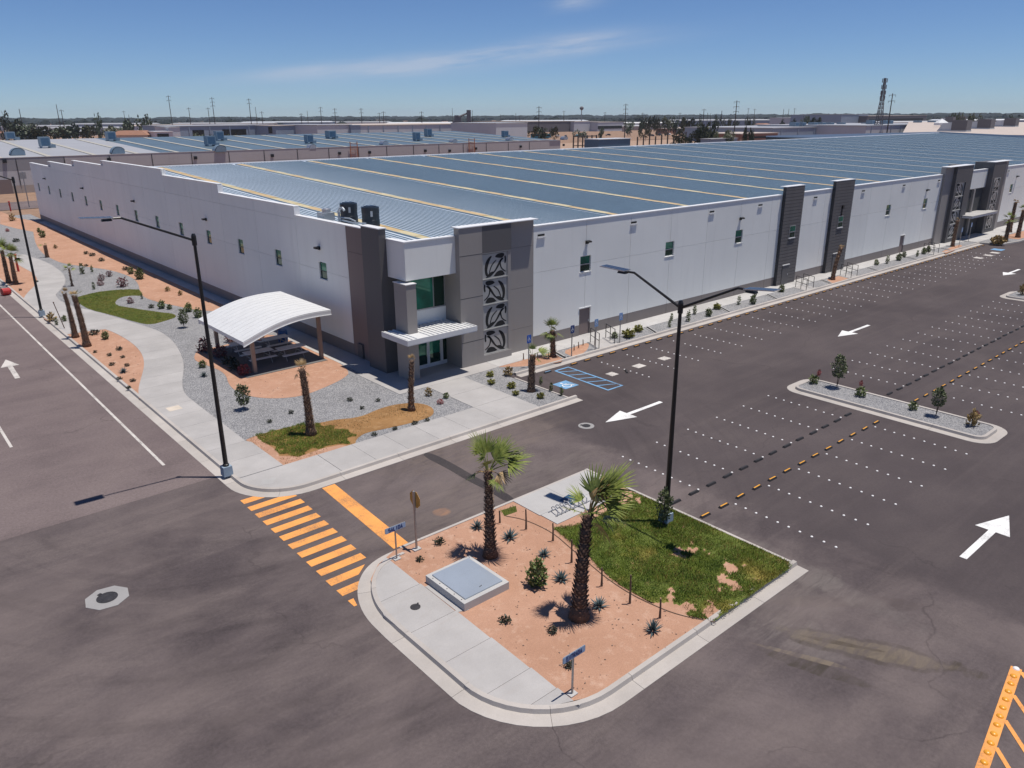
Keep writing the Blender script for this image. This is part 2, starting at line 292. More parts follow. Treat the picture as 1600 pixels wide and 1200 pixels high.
M = dict(
 concrete=concrete('concrete', (0.41, 0.39, 0.375)), kerb=concrete('kerb_concrete', (0.46, 0.42, 0.385)), slab_new=concrete('pale_concrete', (0.46, 0.445, 0.43)),
 gravel=gravel_mat('grey_gravel', (0.17, 0.17, 0.18), (0.29, 0.285, 0.29), (0.43, 0.42, 0.415)),
 soil=soil_mat('terracotta_soil', (0.40, 0.222, 0.145), (0.48, 0.278, 0.19), (0.58, 0.39, 0.29)),
 desert=soil_mat('desert_ground', (0.24, 0.150, 0.10), (0.33, 0.215, 0.15), (0.42, 0.30, 0.22)),
 mulch=soil_mat('dry_thatch', (0.25, 0.135, 0.055), (0.36, 0.20, 0.085), (0.42, 0.26, 0.13)),
 white_wall=wall_paint('white_wall_paint', (0.82, 0.82, 0.775)), white_trim=mat('white_trim', (0.66, 0.66, 0.655), 0.5, var=0.04),
 band=wall_paint('taupe_wall_paint', (0.235, 0.205, 0.19)), brown=wall_paint('brown_wall_paint', (0.215, 0.168, 0.155)),
 tower=wall_paint('grey_tower_paint', (0.31, 0.285, 0.265)), tower_dark=wall_paint('charcoal_paint', (0.118, 0.112, 0.112)),
 slat=mat('dark_slat', (0.125, 0.115, 0.112), 0.7, var=0.10), joint=mat('dark_joint', (0.06, 0.06, 0.06), 0.9),
 screen=mat('grey_metal_screen', (0.42, 0.42, 0.405), 0.45, 0.3, var=0.06), void=mat('dark_cutout', (0.013, 0.013, 0.014), 0.9),
 roof=mat('galvanised_roof', (0.66, 0.73, 0.82), 0.45, 0.15, var=0.10, vscale=0.12, fscale=2.0, world_space=True),
 rib=mat('shade_tinted_rib', (0.215, 0.295, 0.35), 0.45, 0.2, var=0.05, world_space=True),  # same metal as the sheet, darkened: shade of the rib sides put into colour
 sky_a=mat('amber_skylight', (0.60, 0.43, 0.20), 0.4, var=0.10), sky_b=mat('pale_skylight', (0.62, 0.52, 0.29), 0.4, var=0.10), sky_far=mat('far_skylight', (0.44, 0.40, 0.30), 0.45, var=0.10),
 cap=mat('white_parapet_cap', (0.74, 0.74, 0.74), 0.5, var=0.04), roofwhite=mat('pale_roof_sheet', (0.40, 0.40, 0.41), 0.5, 0.15, var=0.06, vscale=0.1),
 black=mat('black_paint', (0.016, 0.016, 0.017), 0.4, 0.2, var=0.1), panel=mat('solar_cell', (0.035, 0.045, 0.075), 0.25, 0.2, var=0.1),
 alu=mat('aluminium', (0.50, 0.51, 0.53), 0.35, 0.7, var=0.05), steel=mat('galvanised_steel', (0.38, 0.37, 0.36), 0.45, 0.6, var=0.08),
 bluegrey=mat('blue_grey_plinth', (0.26, 0.33, 0.40), 0.7, var=0.08), tank=mat('dark_tank', (0.018, 0.026, 0.036), 0.35, var=0.15),
 white_paint=paint_mat('white_road_paint', (0.76, 0.75, 0.73), 0.22), worn_white=paint_mat('worn_white_paint', (0.58, 0.54, 0.50), 0.5),
 orange_paint=paint_mat('orange_road_paint', (0.80, 0.345, 0.095), 0.30), blue_paint=paint_mat('blue_road_paint', (0.17, 0.36, 0.58), 0.4),
 yellow=mat('orange_yellow_stripe', (0.72, 0.33, 0.03), 0.6, var=0.06), rubber=mat('black_rubber', (0.022, 0.020, 0.022), 0.75, var=0.15),
 stud=mat('white_ceramic_stud', (0.82, 0.80, 0.78), 0.35, var=0.03), ochre=mat('orange_stud', (0.78, 0.34, 0.03), 0.35, var=0.05),
 sign_blue=mat('navy_sign', (0.022, 0.055, 0.19), 0.4, var=0.05), sign_bright=mat('bright_blue_sign', (0.02, 0.10, 0.42), 0.4, var=0.05), sign_white=mat('white_sign', (0.78, 0.78, 0.78), 0.45, var=0.03),
 sign_back=mat('amber_sign_back', (0.50, 0.26, 0.05), 0.5, var=0.15, vscale=6), red=mat('red_paint', (0.42, 0.02, 0.02), 0.5, var=0.1), blue_bin=mat('blue_plastic', (0.015, 0.10, 0.33), 0.4, var=0.08),
 iron=mat('cast_iron', (0.055, 0.052, 0.055), 0.6, 0.5, var=0.2, vscale=6), post=mat('taupe_post', (0.33, 0.245, 0.19), 0.6, var=0.06), table=mat('pale_table', (0.62, 0.64, 0.66), 0.5, var=0.05),
 vault=concrete('vault_concrete', (0.50, 0.49, 0.475)), lid=mat('galvanised_lid', (0.42, 0.47, 0.53), 0.42, 0.45, var=0.06, vscale=0.8),
 trunk=mat('palm_trunk', (0.145, 0.088, 0.058), 0.95, var=0.30, vscale=5, bump=0.5), boot=mat('old_leaf_base', (0.30, 0.215, 0.155), 0.9, var=0.35, vscale=7), bark=mat('twig_bark', (0.13, 0.085, 0.06), 0.95, var=0.25, vscale=6),
 frond=leaf_mat('palm_green', (0.085, 0.125, 0.022), (0.27, 0.30, 0.07)), frond_dry=leaf_mat('palm_dry', (0.21, 0.125, 0.045), (0.40, 0.27, 0.12)),
 agave=leaf_mat('agave_blue', (0.040, 0.062, 0.066), (0.10, 0.135, 0.14)), shrub=leaf_mat('shrub_green', (0.045, 0.070, 0.018), (0.15, 0.18, 0.045)), olive=leaf_mat('wispy_olive', (0.05, 0.07, 0.026), (0.14, 0.16, 0.07)),
 dark=leaf_mat('dark_tuft', (0.012, 0.018, 0.010), (0.045, 0.050, 0.024)), lime=leaf_mat('yellow_green_tuft', (0.13, 0.14, 0.022), (0.27, 0.24, 0.05)), purple=leaf_mat('purple_leaf', (0.055, 0.020, 0.026), (0.19, 0.060, 0.065)), redleaf=leaf_mat('red_leaf', (0.16, 0.022, 0.026), (0.42, 0.085, 0.08)),
 strawleaf=leaf_mat('straw_leaf', (0.22, 0.15, 0.06), (0.36, 0.25, 0.10)), grass=grass_mat('lawn_green', (0.080, 0.135, 0.013), (0.195, 0.250, 0.030), (0.32, 0.27, 0.055)), grass_dry=leaf_mat('lawn_dry', (0.20, 0.14, 0.028), (0.32, 0.22, 0.055), 0.8),
 tree=leaf_mat('far_tree_green', (0.022, 0.033, 0.015), (0.070, 0.085, 0.038)), tree_b=leaf_mat('far_tree_olive', (0.045, 0.052, 0.022), (0.105, 0.105, 0.045)), wood=mat('utility_pole_wood', (0.075, 0.060, 0.052), 0.9, var=0.2),
 rust=mat('orange_ladder_paint', (0.40, 0.13, 0.05), 0.6, var=0.1), b2roof=mat('blue_grey_roof', (0.13, 0.185, 0.225), 0.45, 0.3, var=0.12, vscale=0.15), floor_shaded=concrete('shade_dark_floor', (0.16, 0.155, 0.15)), b2strip=mat('faded_skylight', (0.46, 0.43, 0.36), 0.5, var=0.08), farwood=mat('distant_wood', (0.010, 0.016, 0.012), 0.95, var=0.3, vscale=0.02, world_space=True), collar=concrete('grey_collar', (0.30, 0.29, 0.285)), dark_frame=mat('dark_window_frame', (0.05, 0.07, 0.06), 0.5), galv=mat('roof_vent_metal', (0.20, 0.27, 0.33), 0.5, 0.3, var=0.1), skin=mat('pipe_grey', (0.42, 0.45, 0.48), 0.4, 0.4, var=0.06),
 red_clay=mat('clay_roof', (0.33, 0.17, 0.11), 0.8, var=0.1), bluewall=wall_paint('blue_grey_wall', (0.26, 0.32, 0.40)), palewall=wall_paint('pale_far_wall', (0.50, 0.52, 0.55)), tanwall=wall_paint('tan_far_wall', (0.42, 0.36, 0.31)), darkwall=wall_paint('dark_far_wall', (0.14, 0.13, 0.135)), b2wall=wall_paint('pinkish_wall', (0.44, 0.40, 0.39)), b2low=wall_paint('pale_lower_wall', (0.50, 0.485, 0.48)), b2up=wall_paint('grey_upper_wall', (0.30, 0.29, 0.295)), bluepanel=mat('blue_cladding', (0.055, 0.12, 0.20), 0.5, var=0.12), beige_roof=mat('beige_roof_sheet', (0.50, 0.42, 0.36), 0.7, var=0.06, vscale=0.1),
 car_a=mat('car_white', (0.70, 0.70, 0.70), 0.3, var=0.03), car_b=mat('car_dark', (0.05, 0.06, 0.08), 0.3, var=0.03), car_c=mat('car_teal', (0.05, 0.28, 0.36), 0.3, var=0.03),
)
def glass_mat(name, col, rough=0.04):
    mt, nt, bs = nodes_of(name); k = NT(nt); v = k.obj()
    n = k.noise(v, 0.7, 4, 0.6)
    k.l.new(k.ramp(n, [(0.35, tuple(c*0.45 for c in col)), (0.65, col)]), bs.inputs['Base Color'])
    bs.inputs['Roughness'].default_value = rough; bs.inputs['Specular IOR Level'].default_value = 0.9
    bs.inputs['Coat Weight'].default_value = 0.35; bs.inputs['Coat Roughness'].default_value = 0.02; bs.inputs['Coat Tint'].default_value = (0.5, 1.0, 0.85, 1)
    bs.inputs['Metallic'].default_value = 0.35
    MATS[name] = mt; return mt
M['glass'] = glass_mat('green_glass', (0.02, 0.24, 0.165)); M['glass_dark'] = glass_mat('dark_glass', (0.012, 0.045, 0.032))

# ------------------------------------------------------------------ mesh builder and scene-graph helpers
class MB:
    def __init__(s): s.v = []; s.f = []; s.mi = []
    def face(s, pts, mi=0):
        b = len(s.v); s.v += [tuple(p) for p in pts]; s.f.append(tuple(range(b, b+len(pts)))); s.mi.append(mi); return s
    def hexa(s, P, mi=0):
        b = len(s.v); s.v += [tuple(p) for p in P]
        for q in ((0, 3, 2, 1), (4, 5, 6, 7), (0, 1, 5, 4), (1, 2, 6, 5), (2, 3, 7, 6), (3, 0, 4, 7)):
            s.f.append(tuple(b+i for i in q)); s.mi.append(mi)
        return s
    def box(s, x0, y0, z0, x1, y1, z1, mi=0):
        x0, x1 = sorted((x0, x1)); y0, y1 = sorted((y0, y1)); z0, z1 = sorted((z0, z1))
        return s.hexa([(x0, y0, z0), (x1, y0, z0), (x1, y1, z0), (x0, y1, z0), (x0, y0, z1), (x1, y0, z1), (x1, y1, z1), (x0, y1, z1)], mi)
    def obox(s, cx, cy, z0, z1, lx, ly, ang=0, mi=0, taper=1.0):
        c, sn = math.cos(ang), math.sin(ang)
        def q(u, w, z): return (cx+u*c-w*sn, cy+u*sn+w*c, z)
        a, b = lx/2, ly/2; t = taper
        return s.hexa([q(-a, -b, z0), q(a, -b, z0), q(a, b, z0), q(-a, b, z0), q(-a*t, -b*t, z1), q(a*t, -b*t, z1), q(a*t, b*t, z1), q(-a*t, b*t, z1)], mi)
    def prism(s, poly, z0, z1, mi=0):
        a = sum(poly[i][0]*poly[(i+1) % len(poly)][1]-poly[(i+1) % len(poly)][0]*poly[i][1] for i in range(len(poly)))
        if a < 0: poly = poly[::-1]
        n = len(poly); b = len(s.v)
        s.v += [(p[0], p[1], z0) for p in poly] + [(p[0], p[1], z1) for p in poly]
        s.f.append(tuple(range(b+n, b+2*n))); s.mi.append(mi)
        for i in range(n):
            j = (i+1) % n; s.f.append((b+i, b+j, b+n+j, b+n+i)); s.mi.append(mi)
        return s
    def bar(s, p, q, r, n=6, r2=None, mi=0, caps=True):
        p, q = Vector(p), Vector(q); d = (q-p)
        if d.length < 1e-6: return s
        d.normalize(); u = d.orthogonal().normalized(); w = d.cross(u); r2 = r if r2 is None else r2
        b = len(s.v)
        for c, rr in ((p, r), (q, r2)):
            for i in range(n):
                a = 2*math.pi*(i+0.5)/n; s.v.append(tuple(c+(u*math.cos(a)+w*math.sin(a))*rr))
        for i in range(n):
            j = (i+1) % n; s.f.append((b+i, b+j, b+n+j, b+n+i)); s.mi.append(mi)
        if caps:
            s.f.append(tuple(b+i for i in range(n-1, -1, -1))); s.mi.append(mi); s.f.append(tuple(b+n+i for i in range(n))); s.mi.append(mi)
        return s
    def tube(s, pts, rad, n=6, mi=0):
        for i in range(len(pts)-1):
            r0 = rad[i] if isinstance(rad, (list, tuple)) else rad; r1 = rad[i+1] if isinstance(rad, (list, tuple)) else rad
            s.bar(pts[i], pts[i+1], r0, n, r1, mi)
        return s
    def lathe(s, cx, cy, prof, n=12, mi=0):
        b = len(s.v)
        for r, z in prof:
            for i in range(n):
                a = 2*math.pi*i/n; s.v.append((cx+r*math.cos(a), cy+r*math.sin(a), z))
        for k in range(len(prof)-1):
            for i in range(n):
                j = (i+1) % n; s.f.append((b+k*n+i, b+k*n+j, b+(k+1)*n+j, b+(k+1)*n+i)); s.mi.append(mi)
        s.f.append(tuple(b+(len(prof)-1)*n+i for i in range(n))); s.mi.append(mi)
        return s
    def mesh(s, name, mats, origin=(0, 0, 0), smooth=False):
        me = bpy.data.meshes.new(name); o = origin
        me.from_pydata([(a-o[0], b-o[1], c-o[2]) for a, b, c in s.v], [], s.f)
        for mt in (mats if isinstance(mats, (list, tuple)) else [mats]): me.materials.append(mt)
        if any(s.mi): me.polygons.foreach_set('material_index', s.mi)
        if smooth: me.polygons.foreach_set('use_smooth', [True]*len(s.f))
        me.update(); return me
    def build(s, name, mats, parent=None, origin=None, smooth=False, **kw):
        if origin is None: origin = tuple(parent['_w']) if parent is not None and '_w' in parent else (0, 0, 0)
        o = bpy.data.objects.new(name, s.mesh(name, mats, origin, smooth)); COL.objects.link(o)
        if parent is not None:
            o.parent = parent; o['_w'] = origin
        else:
            o.location = origin; o['_w'] = origin
        for k_, v_ in kw.items(): o[k_] = v_
        return o
def thing(name, label, cat, loc=(0, 0, 0), group=None, rz=0.0):
    o = bpy.data.objects.new(name, None); COL.objects.link(o); o.location = loc; o.rotation_euler = (0, 0, rz); o.empty_display_size = 0.3
    o['label'] = label; o['category'] = cat; o['_w'] = tuple(loc) if rz == 0 else (0, 0, 0)
    if group: o['group'] = group
    return o
def tag(o, label, cat, group=None):
    o['label'] = label; o['category'] = cat
    if group: o['group'] = group
    return o
def link_mesh(name, me, parent, loc=(0, 0, 0), rot=(0, 0, 0), scale=(1, 1, 1)):
    o = bpy.data.objects.new(name, me); COL.objects.link(o); o.parent = parent; o.location = loc; o.rotation_euler = rot; o.scale = scale
    return o
def dup(root, loc, rz=0.0, scale=1.0, label=None, group=None, cat=None):
    r = root.copy(); COL.objects.link(r); r.location = loc; r.rotation_euler = (0, 0, rz); r.scale = (scale,)*3
    if label: r['label'] = label
    if group: r['group'] = group
    if cat: r['category'] = cat
    for ch in list(root.children):
        c = ch.copy(); COL.objects.link(c); c.parent = r
        for g in list(ch.children):
            d = g.copy(); COL.objects.link(d); d.parent = c
    return r
def arc(cx, cy, r, a0, a1, n=10):
    return [(cx+r*math.cos(R_(a0+(a1-a0)*i/n)), cy+r*math.sin(R_(a0+(a1-a0)*i/n))) for i in range(n+1)]
def GP(z, *pts): return [G(x, y, z) for x, y in pts]
def smooth_line(pts, it=2, closed=False):
    for _ in range(it):
        out = []; n = len(pts)
        if not closed: out.append(pts[0])
        for i in range(n if closed else n-1):
            a, b = pts[i], pts[(i+1) % n]
            out += [(a[0]*.75+b[0]*.25, a[1]*.75+b[1]*.25), (a[0]*.25+b[0]*.75, a[1]*.25+b[1]*.75)]
        if not closed: out.append(pts[-1])
        pts = out
    return pts
def inside(p, poly):
    x, y = p; c = False; n = len(poly); j = n-1
    for i in range(n):
        xi, yi = poly[i]; xj, yj = poly[j]
        if (yi > y) != (yj > y) and x < (xj-xi)*(y-yi)/(yj-yi)+xi: c = not c
        j = i
    return c
def offset_line(pts, d, closed=False):
    out = []; n = len(pts)
    for i in range(n):
        if closed: a, b, c = pts[i-1], pts[i], pts[(i+1) % n]
        else: a, b, c = pts[max(i-1, 0)], pts[i], pts[min(i+1, n-1)]
        t1 = Vector((b[0]-a[0], b[1]-a[1])); t2 = Vector((c[0]-b[0], c[1]-b[1]))
        if t1.length < 1e-6: t1 = t2
        if t2.length < 1e-6: t2 = t1
        t1.normalize(); t2.normalize(); n1 = Vector((-t1.y, t1.x)); n2 = Vector((-t2.y, t2.x)); mm = n1+n2
        mm = mm/max(0.25, mm.dot(mm)/2) if mm.length > 1e-6 else n1
        out.append((b[0]+mm.x*d, b[1]+mm.y*d))
    return out
def resample(pts, step):
    out = [[pts[0]]]; acc = 0
    for i in range(len(pts)-1):
        a, b = Vector(pts[i]), Vector(pts[i+1]); L = (b-a).length; t = 0
        while acc+(L-t) >= step:
            t += step-acc; acc = 0; p = a.lerp(b, t/L); out[-1].append(tuple(p)); out.append([tuple(p)])
        acc += L-t
        if L-t > 1e-5: out[-1].append(tuple(b))
    return [s_ for s_ in out if len(s_) > 1]
def kerb(name, path, gutter=True, seg=3.05, gap=0.012, closed=False, mat_=None):
    """path = outer bottom edge, land lies on its left; segments with open joints"""
    root = bpy.data.objects.new(name, None); COL.objects.link(root); root['kind'] = 'structure'
    prof = [(0, -.08), (0, .012), (.44, .022), (.475, .155), (.62, .165), (.625, -.08)] if gutter else [(0, -.08), (.015, .155), (.15, .165), (.155, -.08)]
    pts = path+[path[0]] if closed else path
    # dense offsets keep the joints mitred
    segs = resample(pts, seg)
    lines = [offset_line(pts, d) for d, _ in prof]
    cum = [0]
    for i in range(len(pts)-1): cum.append(cum[-1]+(Vector(pts[i+1])-Vector(pts[i])).length)
    def at(line, s_):
        s_ = min(max(s_, 0), cum[-1])
        for i in range(len(cum)-1):
            if s_ <= cum[i+1]+1e-9:
                t = (s_-cum[i])/max(1e-9, cum[i+1]-cum[i]); a, b = line[i], line[i+1]
                return (a[0]+(b[0]-a[0])*t, a[1]+(b[1]-a[1])*t)
    s0 = 0
    while s0 < cum[-1]-0.05:
        s1 = min(s0+seg, cum[-1])
        ss = [s0+gap] + [c for c in cum if s0+gap+.02 < c < s1-.02] + [s1]
        mb = MB(); b = 0; n = len(prof)
        for s_ in ss: mb.v += [(*at(lines[k], s_), prof[k][1]) for k in range(n)]
        for i in range(len(ss)-1):
            for k in range(n-1): mb.f.append((i*n+k, (i+1)*n+k, (i+1)*n+k+1, i*n+k+1)); mb.mi.append(0)
        mb.f.append(tuple(range(n))); mb.mi.append(0); e = (len(ss)-1)*n; mb.f.append(tuple(e+n-1-k for k in range(n))); mb.mi.append(0)
        mb.build('kerb_segment', mat_ or M['kerb'], root)
        s0 = s1
    return root
def structure(o): o['kind'] = 'structure'; return o

# ------------------------------------------------------------------ ground, roads, lot
structure(MB().face([(-9000, -9000, -.06), (9000, -9000, -.06), (9000, 9000, -.06), (-9000, 9000, -.06)]).build('desert_ground', M['desert']))
lot = structure(MB().face([(-45, -40, 0), (135, -40, 0), (135, 34.2, 0), (-45, 34.2, 0)]).build('parking_lot', lot_m))
road = structure(MB().face([(-14, 32.1, .004), (10.9, 32.1, .004), (10.9, 330, .004), (-14, 330, .004)]).build('access_road', road_m))
structure(MB().face([(-60, 161, .008), (140, 161, .008), (140, 176, .008), (-60, 176, .008)]).build('rear_road', road_m))
def paint(parent, name, poly, m_, z=.008): return MB().prism([(x, y) for x, y in poly], z-.0035, z).build(name, m_, parent)
def arrow(parent, tip, d, L=4.6, hw=.61, hl=1.83, sw=.125, m_=None, z=.009):
    n = (-d[1], d[0])
    def q(u, w): return (tip[0]-d[0]*u+n[0]*w, tip[1]-d[1]*u+n[1]*w)
    return paint(parent, 'arrow_marking', [q(0, 0), q(hl, hw), q(hl, sw), q(L, sw), q(L, -sw), q(hl, -sw), q(hl, -hw)], m_ or M['white_paint'], z)
arrow(lot, (28.0, 24.93), (-1, 0)); arrow(lot, (52.7, 24.92), (-1, 0), 4.8); arrow(lot, (86.0, 24.95), (-1, 0), 4.7); arrow(lot, (32.75, 7.53), (1, 0), 4.7)
arrow(road, (6.35, 58.95), (0.03, 1), 5.0, .52, 1.9, .14, M['worn_white'], .013)
paint(road, 'edge_line', [(8.80, 34.9), (8.93, 34.9), (8.93, 150), (8.80, 150)], M['worn_white'], .012)
for k in range(9):
    y0 = 42.0+9.2*k; paint(road, 'centre_line_dash', [(3.86, y0), (3.99, y0), (3.99, y0+4), (3.86, y0+4)], M['worn_white'], .012)
# zebra crossing and stop line
for k in range(13):
    y1 = 29.22-.772*k; x0 = 10.13-.012*k; x1 = 12.18-.04*k
    p = [(x0, y1), (x1, y1), (x1, y1-.42), (x0, y1-.42)]
    if k == 0: p = [(10.13, 29.2), (10.75, 29.2), (11.1, 28.78), (10.13, 28.78)]
    if k == 1: p = [(10.11, 28.43), (11.55, 28.43), (12.12, 28.12), (12.12, 28.01), (10.11, 28.01)]
    if k == 11: p = [(9.99, 20.73), (11.0, 20.73), (10.75, 20.31), (9.99, 20.31)]
    if k == 12: p = [(9.99, 19.96), (10.2, 19.96), (10.1, 19.54), (9.99, 19.54)]
    if k == 10: p = [(9.99, 21.5), (11.55, 21.5), (11.05, 21.08), (9.99, 21.08)]
    paint(lot, 'zebra_stripe', p, M['orange_paint'])
paint(lot, 'stop_line', [(13.25, 27.95), (13.86, 27.95), (13.55, 21.7), (12.9, 21.7)], M['orange_paint'])
# asphalt patch over a trench
pm, *_ = asphalt('patch_asphalt', (0.045, 0.038, 0.040), (0.060, 0.052, 0.052), (0.09, 0.075, 0.07), dust_amt=0.3)
pp = smooth_line([(18.42, 27.98), (18.95, 27.98), (19.0, 26), (18.92, 24.5), (18.96, 23), (18.9, 21.6), (18.4, 21.6), (18.5, 23), (18.42, 24.4), (18.5, 26)], 2, True)
paint(lot, 'asphalt_patch', pp, pm, .006)
# gore line with studs and hatch bars, bottom right
ga, gb = Vector((22.95, 4.23)), Vector((16.9, 3.32)); gd = (gb-ga).normalized(); gn = Vector((-gd.y, gd.x))
def gq(u, w): p = ga+gd*u+gn*w; return (p.x, p.y)
paint(lot, 'gore_line', [gq(0, -.14), gq(6.2, -.14), gq(6.2, .14), gq(0, .14)], M['orange_paint'], .009)
for k in range(6):
    u = .12+1.22*k; b0 = Vector(gq(u, .13)); hd = Vector((-.74, -.67)).normalized(); hn = Vector((-hd.y, hd.x))
    e = b0+hd*(2.6); paint(lot, 'gore_hatch', [tuple(b0+hn*.06), tuple(b0-hn*.06), tuple(e-hn*.06), tuple(e+hn*.06)], M['orange_paint'], .0125)
stud_me = MB().lathe(0, 0, [(.052, 0), (.050, .012), (.036, .026), (.012, .032)], 10).mesh('stud', [M['stud']], smooth=True)
ostud_me = MB().lathe(0, 0, [(.095, 0), (.088, .022), (.06, .045), (.02, .055)], 10).mesh('orange_stud', [M['ochre']], smooth=True)
link_mesh('gore_stud', MB().lathe(0, 0, [(.095, 0), (.088, .022), (.06, .045), (.02, .055)], 10).mesh('white_gore_stud', [M['stud']], smooth=True), lot, (*gq(.06, 0), .009))
for k in range(1, 16): link_mesh('gore_stud', ostud_me, lot, (*gq(.06+.405*k, 0), .009))
# bay studs: three banks; the nearest 240 are parts, the rest one joined part
studs = []
def in_median(x, y): return (39.1 < x < 43.1 and 10 < y < 22) or (74.6 < x < 79.2 and 10 < y < 22.2)
for k in range(40):
    x = 25.45+2.5*k
    for j in range(10):
        studs.append((x-.012*j, 21.48-.485*j)); studs.append((x-.05-.008*j, 15.30-.485*j))
for k in range(26):
    x = 35.48+2.5*k
    if abs(x-35.48) < .1 or k > 0:
        for j in range(9): studs.append((x, 32.1-.49*j))
studs = [s_ for s_ in studs if not in_median(*s_) and s_[0] < 106]
stud_parts = sorted(studs, key=lambda s_: s_[0]**2+s_[1]**2+CAM_H**2)
for (x, y) in stud_parts[:240]: link_mesh('bay_stud', stud_me, lot, (x+random.uniform(-.012, .012), y+random.uniform(-.012, .012), .0))
mb = MB()
for (x, y) in stud_parts[240:]: mb.lathe(x, y, [(.052, 0), (.036, .026), (.012, .032)], 6)
o = mb.build('bay_stud', M['stud'], lot); o['kind'] = 'stuff'
# accessible bay marks
paint(lot, 'blue_symbol_square', [(30.08, 29.98), (31.2, 29.98), (31.2, 31.1), (30.08, 31.1)], M['blue_paint'], .008)
isa = MB()
cx_, cy_ = 30.62, 30.5
def ribbon(mb, pts, w, z0, z1):
    a, b = offset_line(pts, w/2), offset_line(pts, -w/2)
    for i in range(len(pts)-1): mb.hexa([(*a[i], z0), (*b[i], z0), (*b[i+1], z0), (*a[i+1], z0), (*a[i], z1), (*b[i], z1), (*b[i+1], z1), (*a[i+1], z1)])
isa_z = (.009, .0125)
isa.prism(arc(cx_-.02, cy_+.38, .075, 0, 360, 10)[:-1], *isa_z)
ribbon(isa, [(cx_-.04, cy_+.28), (cx_-.02, cy_-.02), (cx_+.22, cy_-.02), (cx_+.33, cy_-.30), (cx_+.42, cy_-.28)], .075, *isa_z)
ribbon(isa, [(cx_-.03, cy_+.14), (cx_+.20, cy_+.12)], .06, *isa_z)
ribbon(isa, arc(cx_-.03, cy_-.12, .27, 115, 340, 12), .065, *isa_z)
isa.build('wheelchair_symbol', M['white_paint'], lot)
hm = MB(); hz = (.0045, .008)
H0 = [(32.0, 32.85), (33.15, 32.85), (33.05, 28.22), (31.82, 28.22)]
ribbon(hm, H0+[H0[0]], .12, *hz)
for k in range(5):
    ya_, yb_ = 32.5-.83*k, 31.95-.83*k; xl_, xr_ = 32.05-.03*k, 33.05
    hm.hexa([(x_, y_+e_, z_) for z_ in hz for x_, y_, e_ in ((xl_, ya_, -.05), (xr_, yb_, -.05), (xr_, yb_, .05), (xl_, ya_, .05))])
hm.build('access_aisle_hatch', M['blue_paint'], lot)
for i_, (x, y, w) in enumerate([(34.2, 30.05, .62), (36.7, 30.0, .78), (39.2, 29.93, .74)]): paint(lot, 'pale_symbol_square', [(x-w/2, y-.3), (x+w/2, y-.3), (x+w/2, y+.3), (x-w/2, y+.3)], M['worn_white'], .0085)
for x, y in [G(1529, 403), G(1544, 399), G(1555, 395)]: paint(lot, 'pale_symbol_square', [(x-.45, y-.45), (x+.45, y-.45), (x+.45, y+.45), (x-.45, y+.45)], M['worn_white'], .0085)
x, y = G(1559, 390); paint(lot, 'blue_symbol_square', [(x-.65, y-.6), (x+.65, y-.6), (x+.65, y+.6), (x-.65, y+.6)], M['blue_paint'], .008)

# manholes
def manhole(px, py, label, ring_r, n, cover_r, rot=0.0, z=0.0):
    x, y = G(px, py, z); t = thing('manhole', label, 'manhole', (x, y, z))
    MB().prism([(x+ring_r*math.cos(R_(rot+360*i/n)), y+ring_r*math.sin(R_(rot+360*i/n))) for i in range(n)], z-.05, z+.012).build('collar', M['collar'], t)
    c = MB().lathe(x, y, [(cover_r, z), (cover_r, z+.022), (cover_r-.03, z+.024), (cover_r-.035, z+.017), (cover_r*.55, z+.018), (cover_r*.53, z+.024), (cover_r*.45, z+.024), (cover_r*.43, z+.018)], 24)
    for i in range(12):
        a = R_(30*i); c.obox(x+math.cos(a)*cover_r*.72, y+math.sin(a)*cover_r*.72, z+.016, z+.022, cover_r*.22, .03, a)
    c.build('cover', M['iron'], t)
    MB().obox(x-.15*cover_r-.1, y+cover_r*1.02, z+.01, z+.03, .13, .09, .5).build('hinge_lug', M['iron'], t)
    return t
manhole(167.5, 934, 'round iron manhole set in a pale octagonal concrete collar on the bare road', .70, 8, .33, 12)
manhole(916, 665.5, 'round iron manhole in a circular concrete collar on the lot by the white arrow', .42, 24, .22)
x, y = G(649, 948.5, .15)
t = thing('access_cover', 'small round iron cover set flush in the sidewalk beside the concrete vault', 'manhole', (x, y, .15))
MB().lathe(x, y, [(.17, .13), (.17, .162), (.14, .164), (.13, .158), (.05, .160)], 20).build('cover', M['iron'], t)
MB().obox(x+.16, y+.1, .14, .166, .08, .06, .6).build('hinge_lug', M['iron'], t)
x, y = G(152, 955, 0)

# wheel stops
def nth(k):
    n = k+1; return '%d%s' % (n, 'th' if 10 <= n % 100 <= 20 else {1: 'st', 2: 'nd', 3: 'rd'}.get(n % 10, 'th'))
NTH_ = [nth(k) for k in range(80)]; cnt = 0
def wheel_stop(kind):
    L = .58 if kind != 'dark' else .60
    mb = MB(); mb.hexa([(-L/2, -.075, 0), (L/2, -.075, 0), (L/2, .075, 0), (-L/2, .075, 0), (-L/2+.04, -.045, .085), (L/2-.04, -.045, .085), (L/2-.04, .045, .085), (-L/2+.04, .045, .085)])
    r = thing('wheel_stop', '', 'wheel stop', (0, 0, 0)); me = mb.mesh('stop_body', [M['rubber']]); link_mesh('stop_body', me, r)
    if kind in ('yellow', 'blue'):
        mb = MB(); mb.box(-.23, -.030, .0855, .23, .030, .090)
        link_mesh('stripe', mb.mesh('stripe', [M['yellow'] if kind == 'yellow' else M['blue_paint']]), r)
    else:
        mb = MB(); mb.box(-.22, -.018, .0855, .22, .018, .090); link_mesh('tread', mb.mesh('tread', [M['iron']]), r)
    return r
ws_y, ws_d = wheel_stop('yellow'), wheel_stop('dark')
first = {'y': True, 'd': True}
